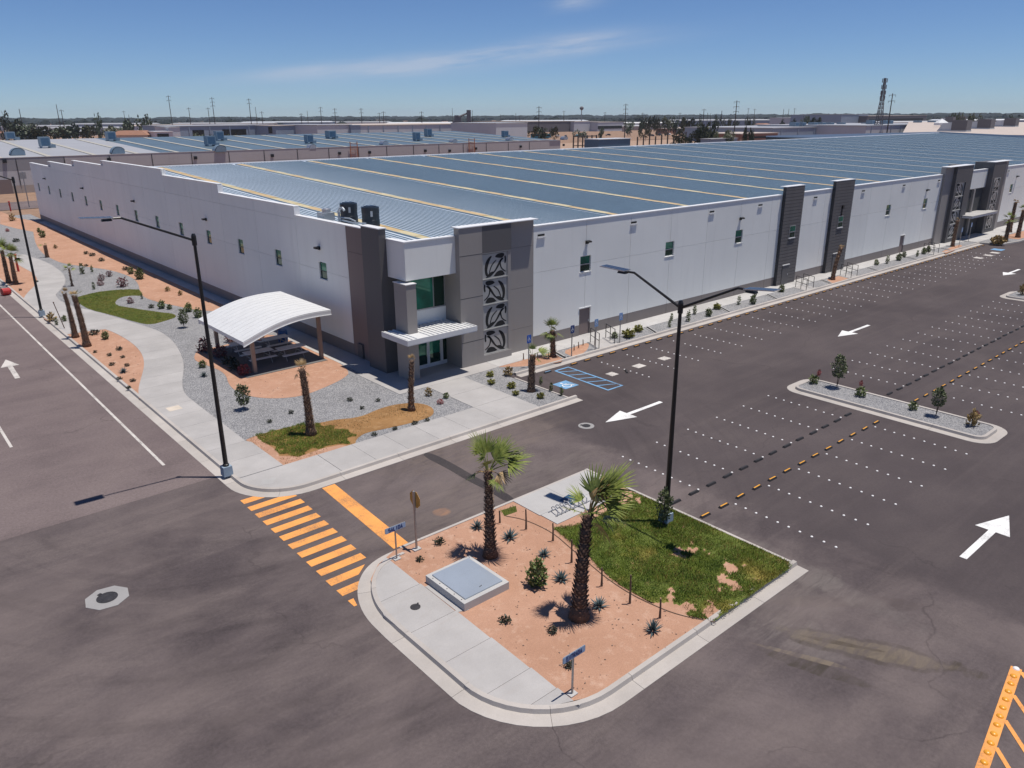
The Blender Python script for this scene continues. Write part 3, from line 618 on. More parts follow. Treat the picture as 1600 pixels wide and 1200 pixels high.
def place_stop(kind, x, y, label, group, rz=0.0):
    src = ws_y if kind == 'y' else ws_d
    if first[kind]:
        src.location = (x, y, 0); src.rotation_euler = (0, 0, rz); src['label'] = label; src['group'] = group; first[kind] = False
    else: dup(src, (x, y, 0), rz, 1.0, label, group)
for k in range(64):
    x = 23.64+1.232*k
    if in_median(x, 16): continue
    if x < 101:
        cnt += 1
        place_stop('y', x, 15.53+random.uniform(-.02, .02), 'orange striped wheel stop in the middle row, %s from the island' % nth(cnt-1), 'orange striped wheel stops in the middle of the lot', random.uniform(-.03, .03))
        place_stop('d', x+.03, 17.02+random.uniform(-.02, .02), 'plain dark rubber wheel stop in the unpainted row, %s from the island' % nth(cnt-1), 'plain dark wheel stops in the middle of the lot', random.uniform(-.04, .04))
for k in range(58):
    x = 33.8+1.232*k
    place_stop('y', x, 32.96+random.uniform(-.02, .02), 'orange striped wheel stop along the building kerb, %s from the corner entrance' % nth(k), 'orange striped wheel stops along the building kerb', random.uniform(-.03, .03))
place_stop('d', 35.2, 29.75, 'dark rubber wheel stop lying loose and turned across the first bays', 'loose dark wheel stop', R_(51))
r = wheel_stop('blue'); r.location = (31.42, 32.92, 0); r['label'] = 'blue topped wheel stop at the head of the wheelchair bay'

# ------------------------------------------------------------------ landscape block: kerbs, gravel, soil, paths
left_edge = [(10.22, 150), (10.22, 120), (10.22, 90), (10.22, 60), (10.22, 30.9)]
block_path = left_edge + arc(12.95, 30.73, 2.73, 180, 270, 14)[1:-1] + [(12.95, 28.0), (29.5, 28.0)]
kerb('kerb', block_path)
kerb('kerb', [(29.0, 28.63), (29.0, 33.2)], gutter=False)
kerb('kerb', [(29.55, 33.35), (105.5, 33.4)])
base = [(10.78, 150), (10.78, 30.73)] + arc(12.95, 30.73, 2.17, 180, 270, 10)[1:-1] + [(12.95, 28.56), (28.86, 28.62), (28.86, 33.97), (105.5, 33.97), (105.5, 37.3), (24.2, 37.3), (24.2, 150)]
structure(MB().prism(base, -.1, .13).build('gravel_bed', M['gravel']))
def sheet(name, poly, m_, z, z0=.10): return structure(MB().prism(poly, z0, z).build(name, m_))
# terracotta soil
far_soil = GP(.15, (52, 362), (55, 380), (65, 395), (82, 405), (100, 412), (140, 417), (175, 422), (205, 432), (216, 442), (219, 456), (225, 465), (250, 472.5), (275, 477.5), (302, 483.5), (335, 486))
far_soil = smooth_line(far_soil, 2) + [(22.6, 54.5), (23.08, 54.5), (23.08, 138)] + GP(.15, (25, 340), (0, 330), (0, 350), (26, 357))
sheet('soil_bed', far_soil, M['soil'], .136)
soil_l = [(10.86, 62.5)] + smooth_line(GP(.15, (68, 497), (82, 490), (92, 491), (107, 497), (125, 501), (150, 510), (175, 517.5), (200, 531), (217, 545), (225, 560), (225, 575), (220, 592), (216, 607), (217, 622)), 2) + [(10.86, 44.5)]
sheet('soil_bed', soil_l, M['soil'], .138)
soil_l2 = smooth_line(GP(.15, (0, 395), (30, 415), (50, 425), (59, 435), (56, 445), (41, 459), (37, 466)), 2) + [(10.80, 77.6), (10.80, 112)]
sheet('soil_bed', soil_l2, M['soil'], .138)
pav_soil = smooth_line(GP(.15, (303, 556), (309, 546), (345, 541), (392, 526), (420, 521), (470, 533), (520, 560), (548, 580), (537, 591), (512, 603), (475, 618), (437, 622.5), (400, 621), (375, 614), (358, 603), (352, 582), (325, 571), (305, 564)), 2, True)
sheet('soil_bed', pav_soil, M['soil'], .139)
bed = smooth_line(GP(.15, (384, 687), (400, 680), (460, 664), (497, 661), (525, 655), (562, 652), (595, 637), (625, 630), (655, 629), (675, 635), (679, 645), (670, 652.5), (637, 662), (600, 670), (570, 676), (557, 685), (555, 693)), 2) + [(15.3, 30.98), (12.95, 30.98)]
sheet('soil_bed', bed, M['mulch'], .140)
front_soil = GP(.15, (384, 687), (400, 681), (418, 694), (432, 703), (436, 712), (470, 712), (505, 700), (530, 695), (553, 697)) + [(15.6, 30.96), (12.88, 30.96)]
sheet('soil_bed', front_soil, M['soil'], .1405)
wedge1 = smooth_line(GP(.15, (762, 573), (800, 567), (833, 558), (866, 549), (874, 551), (885, 563), (850, 569.5), (805, 573)), 1, True)
sheet('soil_bed', wedge1, M['soil'], .136)
wedge2 = smooth_line(GP(.15, (878, 549), (900, 541), (921, 534), (919, 545), (908, 554), (897, 558)), 1, True)
sheet('soil_bed', wedge2, M['soil'], .136)
sheet('soil_bed', GP(.15, (1292, 437), (1310, 431), (1325, 428), (1330, 433), (1312, 440), (1302, 443)), M['soil'], .136)
sheet('soil_bed', GP(.15, (1472, 393), (1486, 386), (1500, 382), (1504, 384), (1490, 391), (1478, 396)), M['soil'], .136)
# winding path, in slabs
right_e = smooth_line(GP(.15, (0, 386), (46, 400), (75, 410), (97.5, 425), (103, 437), (100, 447), (90, 457), (86, 461), (95, 471), (117, 480), (140, 484), (175, 494), (212, 505), (250, 517), (270, 532), (282, 550), (287.5, 570), (286, 585), (284, 600), (287.5, 615), (312.5, 635), (345, 659), (385, 690)), 2)
left_e = smooth_line(GP(.15, (0, 395), (30, 415), (50, 425), (59, 435), (56, 445), (41, 459), (37, 466)), 2) + [(10.80, 77.6), (10.80, 62.5)] + smooth_line(GP(.15, (68, 497), (82, 490), (92, 491), (107, 497), (125, 501), (150, 510), (175, 517.5), (200, 531), (217, 545), (225, 560), (225, 575), (220, 592), (216, 607), (217, 622)), 2) + [(10.86, 44.0)]
path = structure(bpy.data.objects.new('winding_path', None)); COL.objects.link(path); path['_w'] = (0, 0, 0)
def x_at(line, y):
    c = []
    for i in range(len(line)-1):
        a, b = line[i], line[i+1]
        if (a[1]-y)*(b[1]-y) <= 0 and abs(a[1]-b[1]) > 1e-6: c.append(a[0]+(b[0]-a[0])*(y-a[1])/(b[1]-a[1]))
    return c[0] if c else None
ys = [31.0]
while ys[-1] < 104: ys.append(ys[-1]+1.9)
for i in range(len(ys)-1):
    n = 6; L, Rr = [], []
    for k in range(n+1):
        y = ys[i]+.012+(ys[i+1]-ys[i]-.012)*k/n
        xl, xr = x_at(left_e, y), x_at(right_e, y)
        if y < 44.2: xl = 10.78
        if xr is None and y < 40: xr = 12.9
        if xl is None or xr is None or xr-xl < .15: continue
        L.append((xl, y)); Rr.append((xr, y))
    if len(L) > 1: MB().prism(L+Rr[::-1], .10, .152).build('slab', M['concrete'], path)
# front sidewalk, entrance walk and terrace
walk = structure(bpy.data.objects.new('front_sidewalk', None)); COL.objects.link(walk); walk['_w'] = (0, 0, 0)
xs = [12.85, 14.6, 16.4, 18.2, 20.0, 21.9, 23.95]
MB().prism(arc(12.95, 30.73, 2.17, 180, 270, 12) + [(14.59, 28.56), (14.59, 30.95), (10.78, 30.95)], .10, .153).build('slab', M['concrete'], walk)
for a, b in zip(xs[1:], xs[2:]): MB().prism([(a+.012, 28.56), (b, 28.56), (b, 30.95), (a+.012, 30.95)], .10, .153).build('slab', M['concrete'], walk)
for y0, y1 in ((28.62, 30.95), (30.965, 33.2), (33.215, 35.38)): MB().prism([(23.965, y0), (26.72, y0), (26.72, y1), (23.965 if y0 < 30.9 else 24.02, y1)], .10, .152).build('slab', M['concrete'], walk)
MB().prism([(22.08, 35.4), (24.0, 35.4), (26.72, 35.4), (29.6, 35.5), (29.6, 37.2), (22.08, 37.2)], .10, .1515).build('slab', M['concrete'], walk)
MB().prism([(22.08, 37.21), (28.0, 37.21), (28.0, 40), (22.08, 40)], .10, .151).build('slab', M['concrete'], walk)
for k in range(25):
    x0 = 29.61+3.05*k; MB().prism([(x0+.012, 35.55), (x0+3.05, 35.55), (x0+3.05, 37.28), (x0+.012, 37.28)], .10, .152).build('slab', M['slab_new'], walk)
for k in range(32):
    y0 = 40.01+3.05*k; xw = 22.42 if y0 < 52 else 23.1; MB().prism([(xw, y0+.012), (24.1, y0+.012), (24.1, y0+3.05), (xw, y0+3.05)], .10, .150).build('slab', M['slab_new'], walk)
# tactile square at the corner
x, y = G(418, 752, .15); structure(MB().prism([(x-.40, y-.15), (x+.10, y-.40), (x+.45, y+.08), (x-.08, y+.36)], .15, .157).build('ramp_panel', M['slab_new']))
x, y = G(272, 638, .15); structure(MB().prism([(x-.35, y-.35), (x+.35, y-.35), (x+.35, y+.35), (x-.35, y+.35)], .15, .156).build('path_patch', mat('cream_concrete', (0.60, 0.52, 0.43), 0.9)))
# drain channels across the planting strip
for x0, x1 in ((34.45, 34.0), (44.1, 43.3), (53.5, 52.6), (60.6, 59.6), (70.1, 69.1), (79.5, 78.6), (88.8, 87.9), (97.9, 97)):
    dr = structure(bpy.data.objects.new('drain_channel', None)); COL.objects.link(dr); dr['_w'] = (0, 0, 0)
    MB().hexa([(x1-.10, 33.99, .1), (x1+.12, 33.99, .1), (x0+.12, 35.54, .1), (x0-.10, 35.54, .1), (x1-.10, 33.99, .142), (x1+.12, 33.99, .142), (x0+.12, 35.54, .142), (x0-.10, 35.54, .142)]).build('channel_slot', M['void'], dr)
    for s_ in (-.19, .13): MB().hexa([(x1+s_, 33.98, .1), (x1+s_+.08, 33.98, .1), (x0+s_+.08, 35.54, .1), (x0+s_, 35.54, .1), (x1+s_, 33.98, .17), (x1+s_+.08, 33.98, .17), (x0+s_+.08, 35.54, .17), (x0+s_, 35.54, .17)]).build('channel_edge', M['slab_new'], dr)
for x0, x1 in ((37.25, 39.2), (64.3, 66.4), (72.6, 74.6), (92.5, 94.2)): structure(MB().prism([(x0, 33.98), (x1, 33.98), (x1+.5, 35.54), (x0+.6, 35.54)], .1, .150).build('landing', M['concrete']))
# far end of the lot: planted end island
kerb('kerb', [(105.6, 33.3), (106.3, 31.6), (110, 31.0), (135, 30.4)], gutter=False)
sheet('gravel_bed', [(105.6, 33.4), (106.4, 31.8), (110, 31.2), (135, 30.6), (135, 37.3), (105.6, 37.3)], M['gravel'], .13, -.1)
sheet('front_sidewalk', [(105.6, 34.2), (135, 33.6), (135, 37.3), (105.6, 37.3)], M['slab_new'], .15)
sheet('soil_bed', [(112, 31.6), (134, 31.0), (134, 33.4), (112, 33.8)], M['soil'], .145)

# lawns: ground sheet plus blades
def blades(name, poly, m_, dens, h, seed, parent=None, z=.14, bare=None, lean=.5, coarse=.55, edge=.10):
    rnd = random.Random(seed); xs_ = [p[0] for p in poly]; ys_ = [p[1] for p in poly]; mb = MB()
    area = (max(xs_)-min(xs_))*(max(ys_)-min(ys_)); N = int(area*dens)
    for _ in range(N):
        x, y = rnd.uniform(min(xs_), max(xs_)), rnd.uniform(min(ys_), max(ys_))
        if not inside((x+edge*noise.noise((x*2.2, y*2.2, 1.5))+rnd.gauss(0, .035), y+edge*noise.noise((x*2.2, y*2.2, 7.5))+rnd.gauss(0, .035)), poly): continue
        n1 = noise.noise((x*coarse, y*coarse, seed)); n2 = noise.noise((x*2.1, y*2.1, seed+3))
        if bare and bare(x, y, n1, n2): continue
        hh = h*(1+.55*n1+.45*n2)*rnd.uniform(.6, 1.25); a = rnd.uniform(0, 6.283); w = .008+.007*rnd.random()
        dx, dy = math.cos(a), math.sin(a); l = hh*lean*rnd.uniform(.4, 1.4); b = a+rnd.uniform(-1, 1)
        mb.face([(x-dy*w, y+dx*w, z), (x+dy*w, y-dx*w, z), (x+math.cos(b)*l, y+math.sin(b)*l, z+hh)])
    return mb.build(name, m_, parent)
lawn_c = smooth_line(GP(.15, (114, 466), (135, 460), (162, 454), (215, 451), (221, 456), (222.5, 462), (205, 461.5), (190, 463.5), (180, 470), (181, 477), (200, 480), (225, 484), (250, 487.5), (272, 490), (276, 495), (262, 500), (235, 507.5), (212, 503), (175, 492), (140, 483.5), (125, 475)), 1, True)
lm_ = soil_mat('lawn_ground', (0.060, 0.080, 0.016), (0.110, 0.110, 0.026), (0.16, 0.12, 0.035))
sheet('lawn', lawn_c, lm_, .1395)
blades('lawn_grass', lawn_c, [M['grass']], 220, .06, 3)['kind'] = 'stuff'
blades('lawn_grass', lawn_c, [M['grass_dry']], 60, .08, 8, bare=lambda x, y, a, b: a+b < .15)['kind'] = 'stuff'
lawn_f = smooth_line(GP(.15, (399, 681), (420, 673), (455, 664), (482, 661), (510, 664), (530, 670), (556, 676), (553, 694), (530, 693), (505, 698), (470, 710), (437, 711), (433, 702), (418, 693)), 1, True)
blades('lawn_grass', lawn_f, [M['grass']], 1700, .07, 5, z=.142, edge=.45)['kind'] = 'stuff'
blades('dry_grass', bed, [M['strawleaf']], 130, .05, 6, z=.14, bare=lambda x, y, a, b: a < -.15 or inside((x, y), lawn_f))['kind'] = 'stuff'

# ------------------------------------------------------------------ kerbed island in the foreground
iw = arc(12.95, 13.6, 2.82, 180, 270, 12)           # south-west corner
nw = arc(13.4, 18.2, 3.35, 90, 180, 12)
island = [(9.9, 18.6)] + [(9.9, 14.2)] + arc(13.3, 14.2, 3.42, 180, 270, 12)[1:] + [(23.1, 10.78)]
kerb('kerb', smooth_line([(12.9, 21.58), (12.2, 21.55), (11.5, 21.3), (10.85, 20.75), (10.3, 19.9), (9.95, 18.8), (9.9, 17.5)], 2) + island[1:])
kerb('kerb', [(23.02, 11.4), (23.05, 21.5)], gutter=False)
kerb('kerb', [(23.05, 21.5), (13.0, 21.5)], gutter=False)
ib = [(12.7, 21.4), (11.8, 21.0), (11.15, 20.4), (10.7, 19.5), (10.45, 18.6), (10.4, 14.2)] + arc(13.3, 14.2, 2.9, 180, 270, 10)[1:] + [(22.88, 11.4), (22.88, 21.36)]
structure(MB().prism(ib, -.1, .135).build('island_soil', M['soil']))
iwalk = structure(bpy.data.objects.new('island_sidewalk', None)); COL.objects.link(iwalk); iwalk['_w'] = (0, 0, 0)
def left_x(y):
    if y > 18.6: return x_at([(12.7, 21.36), (11.9, 20.95), (11.3, 20.35), (10.85, 19.5), (10.6, 18.6)], y)
    if y >= 14.2: return 10.52+.02*0
    return 13.3-math.sqrt(max(0, 2.8**2-(14.2-y)**2))
yy = [21.2, 19.0, 17.0, 15.2, 13.4, 12.3, 11.42]
for a, b in zip(yy, yy[1:]):
    Ls = [(-.14+left_x(b+.012+(a-b-.012)*k/6), b+.012+(a-b-.012)*k/6) for k in range(7)]
    MB().prism(Ls+[(12.26, a), (12.22, b+.012)], .10, .152).build('slab', M['concrete'], iwalk)
MB().prism([(12.27, 18.75), (12.6, 18.75), (12.6, 16.75), (12.25, 16.9)], .10, .151).build('slab', M['concrete'], iwalk)
pad = structure(bpy.data.objects.new('bike_pad', None)); COL.objects.link(pad); pad['_w'] = (0, 0, 0)
for (x0, y0, x1, y1) in ((18.5, 19.75, 20.35, 21.36), (20.36, 19.75, 22.87, 21.36), (18.55, 18.8, 22.3, 19.74)): MB().prism([(x0, y0), (x1, y0), (x1, y1), (x0, y1)], .10, .165).build('slab', M['slab_new'], pad)
lawn_i = smooth_line(GP(.15, (863, 824), (905, 822), (940, 805), (975, 777), (990, 770)), 1) + [(22.85, 18.4), (22.85, 11.45)] + GP(.15, (1235, 889), (1180, 928), (1128, 965), (1118, 970)) + smooth_line(GP(.15, (1118, 970), (1085, 966), (1045, 953), (1010, 939), (985, 926), (962, 910), (940, 893), (925, 875), (905, 858), (880, 838), (865, 826)), 1)[1:]
def lawn_i_bare(x, y, a, b):
    for (px, py, r) in ((1072, 858, .55), (1150, 890, .8), (1135, 910, .6), (1158, 884, .35), (985, 780, .7), (1112, 962, .6), (1058, 945, .55)):
        gx, gy = G(px, py, .15)
        if math.hypot(x-gx, y-gy) + .9*b + .5*a + .45*noise.noise((x*5.5, y*5.5, 2.2)) + .3*noise.noise((x*12, y*12, 4.2)) < r*.60: return True
    return a*.6+b*.5+.25*noise.noise((x*7, y*7, 5.1)) > .60
lgm, nt_, bs_ = nodes_of('patchy_lawn_ground'); k_ = NT(nt_); v_ = k_.pos()
n_ = k_.noise(v_, 0.55, 6, 0.65); n2_ = k_.noise(v_, 2.4, 5, 0.7)
c_ = k_.ramp(n_, [(0.28, (0.065, 0.100, 0.012)), (0.52, (0.120, 0.145, 0.024)), (0.70, (0.24, 0.19, 0.04))])
c_ = k_.mix(k_.ramp(n2_, [(0.60, 0.0), (0.70, 0.65)]), c_, (0.36, 0.20, 0.11))
k_.l.new(c_, bs_.inputs['Base Color']); bs_.inputs['Roughness'].default_value = .95; k_.bump(bs_, n2_, .8, .08)
# lumpy turf surface
def turf(poly, z, amp, step, m_, seed, bare=None):
    xs_ = [p[0] for p in poly]; ys_ = [p[1] for p in poly]; mb = MB(); nx = int((max(xs_)-min(xs_))/step)+1; ny = int((max(ys_)-min(ys_))/step)+1; idx = {}
    for i in range(nx+1):
        for j in range(ny+1):
            x, y = min(xs_)+i*step, min(ys_)+j*step
            if inside((x, y), poly):
                h = amp*(.5+.5*noise.noise((x*1.3, y*1.3, seed))+.35*noise.noise((x*3.1, y*3.1, seed)))
                if bare and bare(x, y, noise.noise((x*.55, y*.55, seed)), noise.noise((x*2.1, y*2.1, seed+3))): h = -.03
                idx[i, j] = len(mb.v); mb.v.append((x, y, z+h))
    for (i, j) in list(idx):
        if (i+1, j) in idx and (i, j+1) in idx and (i+1, j+1) in idx: mb.f.append((idx[i, j], idx[i+1, j], idx[i+1, j+1], idx[i, j+1])); mb.mi.append(0)
    return structure(mb.build('lawn', m_, smooth=True))
turf(lawn_i, .15, .05, .07, lgm, 11, lawn_i_bare)
blades('lawn_grass', lawn_i, [M['grass']], 1900, .075, 11, z=.17, bare=lawn_i_bare)['kind'] = 'stuff'
blades('lawn_grass', lawn_i, [M['grass_dry']], 300, .085, 14, z=.17, bare=lambda x, y, a, b: lawn_i_bare(x, y, a, b) or a+.5*b < .12 - .40*(x > 20.8))['kind'] = 'stuff'
gx0 = GP(.15, (783, 797), (806, 790), (808, 799), (788, 806)); sheet('lawn', gx0, lm_, .139)
blades('lawn_grass', gx0, [M['grass']], 300, .09, 4)['kind'] = 'stuff'
mb = MB(); ed = smooth_line(GP(.15, (790, 806), (822, 812), (864, 832), (890, 855), (920, 880), (950, 905), (985, 928), (1020, 945), (1060, 961), (1118, 972)), 2)
mb.tube([(x, y, .145) for x, y in ed], .018, 5); tag(mb.build('lawn_edging', M['bark']), 'thin dark edging strip curving between lawn and orange soil', 'edging')
# kerbed medians in the lot
def median(x0, x1, y0, y1, bm):
    r = 1.0
    poly = arc(x0+r, y0+r, r, 180, 270, 6)+arc(x1-r, y0+r, r, 270, 360, 6)+arc(x1-r, y1-r, r, 0, 90, 6)+arc(x0+r, y1-r, r, 90, 180, 6)
    kerb('kerb', poly, gutter=True, seg=3.6, closed=True)
    structure(MB().prism(offset_line(poly, .6, True), -.1, .13).build('median_gravel', M['gravel']))
median(39.5, 42.75, 10.5, 21.65, 0)
median(74.9, 79.0, 10.5, 21.9, 0)

# ------------------------------------------------------------------ the warehouse
BX0, BX1, BY0, BY1 = 24.05, 230.0, 37.2, 141.0
wh = thing('warehouse', 'long white warehouse with blue grey metal roof, amber skylight strips and grey corner entrance', 'warehouse', (BX0, BY0, 0))
def holes_panel(name, axis, u0, u1, z0, z1, front, depth, holes, m_, gap=.014):
    """wall panel in the plane y=front (axis x) or x=front (axis y), outside towards minus, with openings"""
    u0 += gap; u1 -= gap; z1 -= gap
    hs = [(max(a, u0), max(b, z0), min(c, u1), min(d, z1)) for a, b, c, d in holes if c > u0+.02 and a < u1-.02 and d > z0+.02 and b < z1-.02]
    us = sorted({u0, u1, *[h[0] for h in hs], *[h[2] for h in hs]}); zs = sorted({z0, z1, *[h[1] for h in hs], *[h[3] for h in hs]})
    def solid(i, j):
        if i < 0 or j < 0 or i >= len(us)-1 or j >= len(zs)-1: return False
        cu, cz = (us[i]+us[i+1])/2, (zs[j]+zs[j+1])/2
        return not any(a < cu < c and b < cz < d for a, b, c, d in hs)
    def P(u, z, k): return (u, front+k*depth, z) if axis == 'x' else (front+k*depth, u, z)
    mb = MB()
    for i in range(len(us)-1):
        for j in range(len(zs)-1):
            if not solid(i, j): continue
            a, b, c, d = us[i], us[i+1], zs[j], zs[j+1]
            mb.face([P(a, c, 0), P(b, c, 0), P(b, d, 0), P(a, d, 0)])
            for (ii, jj, e) in ((i-1, j, (a, c, a, d)), (i+1, j, (b, c, b, d)), (i, j-1, (a, c, b, c)), (i, j+1, (a, d, b, d))):
                if not solid(ii, jj): mb.face([P(e[0], e[1], 0), P(e[2], e[3], 0), P(e[2], e[3], 1), P(e[0], e[1], 1)])
    return mb.build(name, m_, wh)
def window(axis, uc, w, z0, z1, front, depth=.16):
    def B(mb, u0, u1, za, zb, d0, d1):
        if axis == 'x': mb.box(u0, front+d0, za, u1, front+d1, zb)
        else: mb.box(front+d0, u0, za, front+d1, u1, zb)
        return mb
    u0, u1 = uc-w/2, uc+w/2; f = MB(); t = .05
    zm = z0+(z1-z0)*.46
    B(f, u0, u0+t, z0, z1, .09, .135); B(f, u1-t, u1, z0, z1, .09, .135); B(f, u0+t, u1-t, z1-t, z1, .09, .135); B(f, u0+t, u1-t, z0, z0+t, .09, .135); B(f, u0+t, u1-t, zm-t*.7, zm+t*.7, .09, .135)
    fr = f.build('window', M['alu'] if axis == 'x' else M['dark_frame'], wh)
    B(MB(), u0+t, u1-t, z0+t, zm-t*.7, .105, .125).build('pane', M['glass_dark'], fr)
    B(MB(), u0+t, u1-t, zm+t*.7, z1-t, .105, .125).build('pane', M['glass'], fr)
    B(MB(), u0-.05, u1+.05, z0-.06, z0-.001, -.035, .12).build('sill', M['white_trim'], fr)
    return fr
# cores behind the panels
core = MB()
core.box(34.1, BY0+.17, -.1, BX1-.2, BY0+.36, 8.2); core.box(BX0+.17, 44.0, -.1, BX0+.36, 140.8, 7.6); core.box(BX1-.3, BY0+.4, -.1, BX1, BY1, 8.3); core.box(BX0+.4, BY1-.3, -.1, BX1, BY1, 6.2)
core.build('wall_core', M['joint'], wh)
# front wall
JX = [34.07]+[39.07+4.72*k for k in range(41)]
JX = [x for x in JX if x < 229]+[BX1]
def win_x(): return [39.07+9.44*k for k in range(21)]
ENT2 = (99.5, 120.3)
WX = [x for x in win_x() if x < 226 and not (ENT2[0]-1 < x < ENT2[1]+.5) and not (63 < x < 78)]
doors = [39.1, 91.0]
holes = [(x-.54, 4.75, x+.54, 5.88) for x in WX]+[(x-.55, .1, x+.6, 2.12) for x in doors]
for a, b in zip(JX, JX[1:]):
    segs = [(a, b)]
    if b > ENT2[0] and a < ENT2[1]:
        segs = []
        if a < ENT2[0]: segs.append((a, ENT2[0]))
        if b > ENT2[1]: segs.append((ENT2[1], b))
    for s0, s1 in segs:
        if s1-s0 < .1: continue
        holes_panel('wall_panel', 'x', s0, s1, -.05, .94, BY0, .17, holes, M['band'])
        holes_panel('wall_panel', 'x', s0, s1, .94+.0, 5.31, BY0, .17, holes, M['white_wall'])
        holes_panel('wall_panel', 'x', s0, s1, 5.31, 8.36, BY0, .17, holes, M['white_wall'])
for x in WX: window('x', x, 1.08, 4.75, 5.88, BY0)
def door(x0, x1, z0, z1, m_=None, y=BY0):
    d = MB().box(x0, y+.10, z0, x1, y+.14, z1).build('door', m_ or M['brown'], wh)
    MB().box(x1-.16, y+.06, 1.05, x1-.08, y+.099, 1.2).build('handle', M['alu'], d)
    MB().box(x0-.05, y-.06, z1, x1+.05, y+.05, z1+.07).build('lintel', M['white_trim'], d)
for x in doors: door(x-.55, x+.6, .16, 2.12)
# scuppers and wall lights on the front
for x in [34.75, 44.05, 53.7, 60.8, 70.2, 79.75, 89.25, 98.6, 121.6, 131, 140.5, 150, 159.4, 168.9]:
    s_ = MB().box(x-.33, BY0-.07, 7.62, x+.33, BY0-.001, 7.68).box(x-.36, BY0-.085, 7.56, x+.36, BY0-.001, 7.62).build('scupper', M['white_trim'], wh)
    MB().box(x-.30, BY0-.03, 7.685, x+.30, BY0-.004, 7.82).build('scupper_slot', M['void'], s_)
for x in [39.12, 57.9, 95.5, 125.3, 141.5]:
    l = MB(); l.box(x-.12, BY0-.10, 6.72, x+.12, BY0-.001, 6.95); l.hexa([(x-.2, BY0-.32, 6.83), (x+.2, BY0-.32, 6.83), (x+.2, BY0-.10, 6.80), (x-.2, BY0-.10, 6.80), (x-.2, BY0-.32, 6.92), (x+.2, BY0-.32, 6.92), (x+.2, BY0-.10, 6.97), (x-.2, BY0-.10, 6.97)])
    l.build('wall_light', M['black'], wh)
# dark slatted piers
for (x0, x1, wz, dx) in ((64.3, 67.4, (66.0, 4.45), (65.0, 66.1)), (73.3, 77.0, (75.0, 4.55), (74.4, 75.5))):
    MB().box(x0, BY0-.30, -.05, x1, BY0-.001, 9.05).build('pier', M['joint'], wh)
    z = .02
    pm_ = MB().box(x0-.02, BY0-.345, 0, x1+.02, BY0-.301, .27).mesh('slat', [M['slat']], (BX0, BY0, 0))
    for i in range(30):
        zz = .05+.30*i
        if dx[0]-.3 < 0: pass
        o = bpy.data.objects.new('slat', pm_); COL.objects.link(o); o.parent = wh; o.location = (0, 0, zz)
    MB().box(x0-.06, BY0-.36, 9.055, x1+.06, BY0+.3, 9.11).build('parapet_cap', M['cap'], wh)
    f = MB().box(wz[0]-.5, BY0-.38, wz[1], wz[0]+.5, BY0-.346, wz[1]+1.1).build('window', M['alu'], wh)
    MB().box(wz[0]-.44, BY0-.386, wz[1]+.05, wz[0]+.44, BY0-.3805, wz[1]+.5).build('pane', M['glass_dark'], f); MB().box(wz[0]-.44, BY0-.386, wz[1]+.58, wz[0]+.44, BY0-.3805, wz[1]+1.05).build('pane', M['glass'], f)
    MB().box(wz[0]-.56, BY0-.43, wz[1]-.07, wz[0]+.56, BY0-.346, wz[1]-.001).build('sill', M['white_trim'], f)
    d = MB().box(dx[0], BY0-.385, .05, dx[1], BY0-.346, 1.95).build('door', M['tower_dark'], wh); MB().box(dx[0]-.06, BY0-.43, 1.951, dx[1]+.06, BY0-.346, 2.02).build('lintel', M['white_trim'], d)
    MB().box(dx[1]-.18, BY0-.41, 1.0, dx[1]-.08, BY0-.3855, 1.14).build('handle', M['alu'], d)
l = MB(); l.box(74.9, BY0-.5, 6.4, 75.2, BY0-.346, 6.7); l.box(74.98, BY0-.40, 5.75, 75.12, BY0-.346, 6.4); l.build('wall_light', M['black'], wh)
# left wall
STEPS = [(41.1, 50.87, 8.70), (50.87, 64.58, 9.30), (64.58, 78.42, 10.0), (78.42, 99.42, 10.55), (99.42, 113.55, 10.04), (113.55, 127.8, 9.38), (127.8, 141.0, 8.70)]
WY = [47.35+6.93*k for k in range(14)]
lh = [(y-.53, 4.75, y+.53, 5.9) for y in WY]
JY = [43.85]+[50.87+6.855*k for k in range(13)]+[141.0]
for a, b in zip(JY, JY[1:]):
    top = next(s_[2] for s_ in STEPS if s_[0]-.01 <= (a+b)/2 < s_[1])
    if a < 50: top = 8.70
    holes_panel('wall_panel', 'y', a, b, -.05, .94, BX0, .17, lh, M['band'])
    holes_panel('wall_panel', 'y', a, b, .94, 5.33, BX0, .17, lh, M['white_wall'])
    if a > 64: holes_panel('wall_panel', 'y', a, b, 5.33, 8.46, BX0, .17, lh, M['white_wall']); holes_panel('wall_panel', 'y', a, b, 8.46, top, BX0, .17, [], M['white_wall'])
    else: holes_panel('wall_panel', 'y', a, b, 5.33, 8.46 if top > 8.8 else top, BX0, .17, lh, M['white_wall'])
    if 50 < a < 64: holes_panel('wall_panel', 'y', a, b, 8.46, top, BX0, .17, [], M['white_wall'])
for y in WY: window('y', y, 1.06, 4.75, 5.9, BX0)
for y in (47.6, 68.2, 88.8, 110.0, 131.6):
    l = MB(); l.box(BX0-.10, y-.12, 6.72, BX0-.001, y+.12, 6.96); l.box(BX0-.34, y-.2, 6.80, BX0-.10, y+.2, 6.93); l.build('wall_light', M['black'], wh)
for (a, b, z) in STEPS: # stepped parapet: back leaf, cap
    MB().box(BX0+.18, a+.01, 7.6, BX0+.34, b-.01, z-.02).build('parapet', M['white_wall'], wh)
    MB().box(BX0-.05, a-.04, z-.008, BX0+.38, b+.04, z+.05).build('parapet_cap', M['cap'], wh)
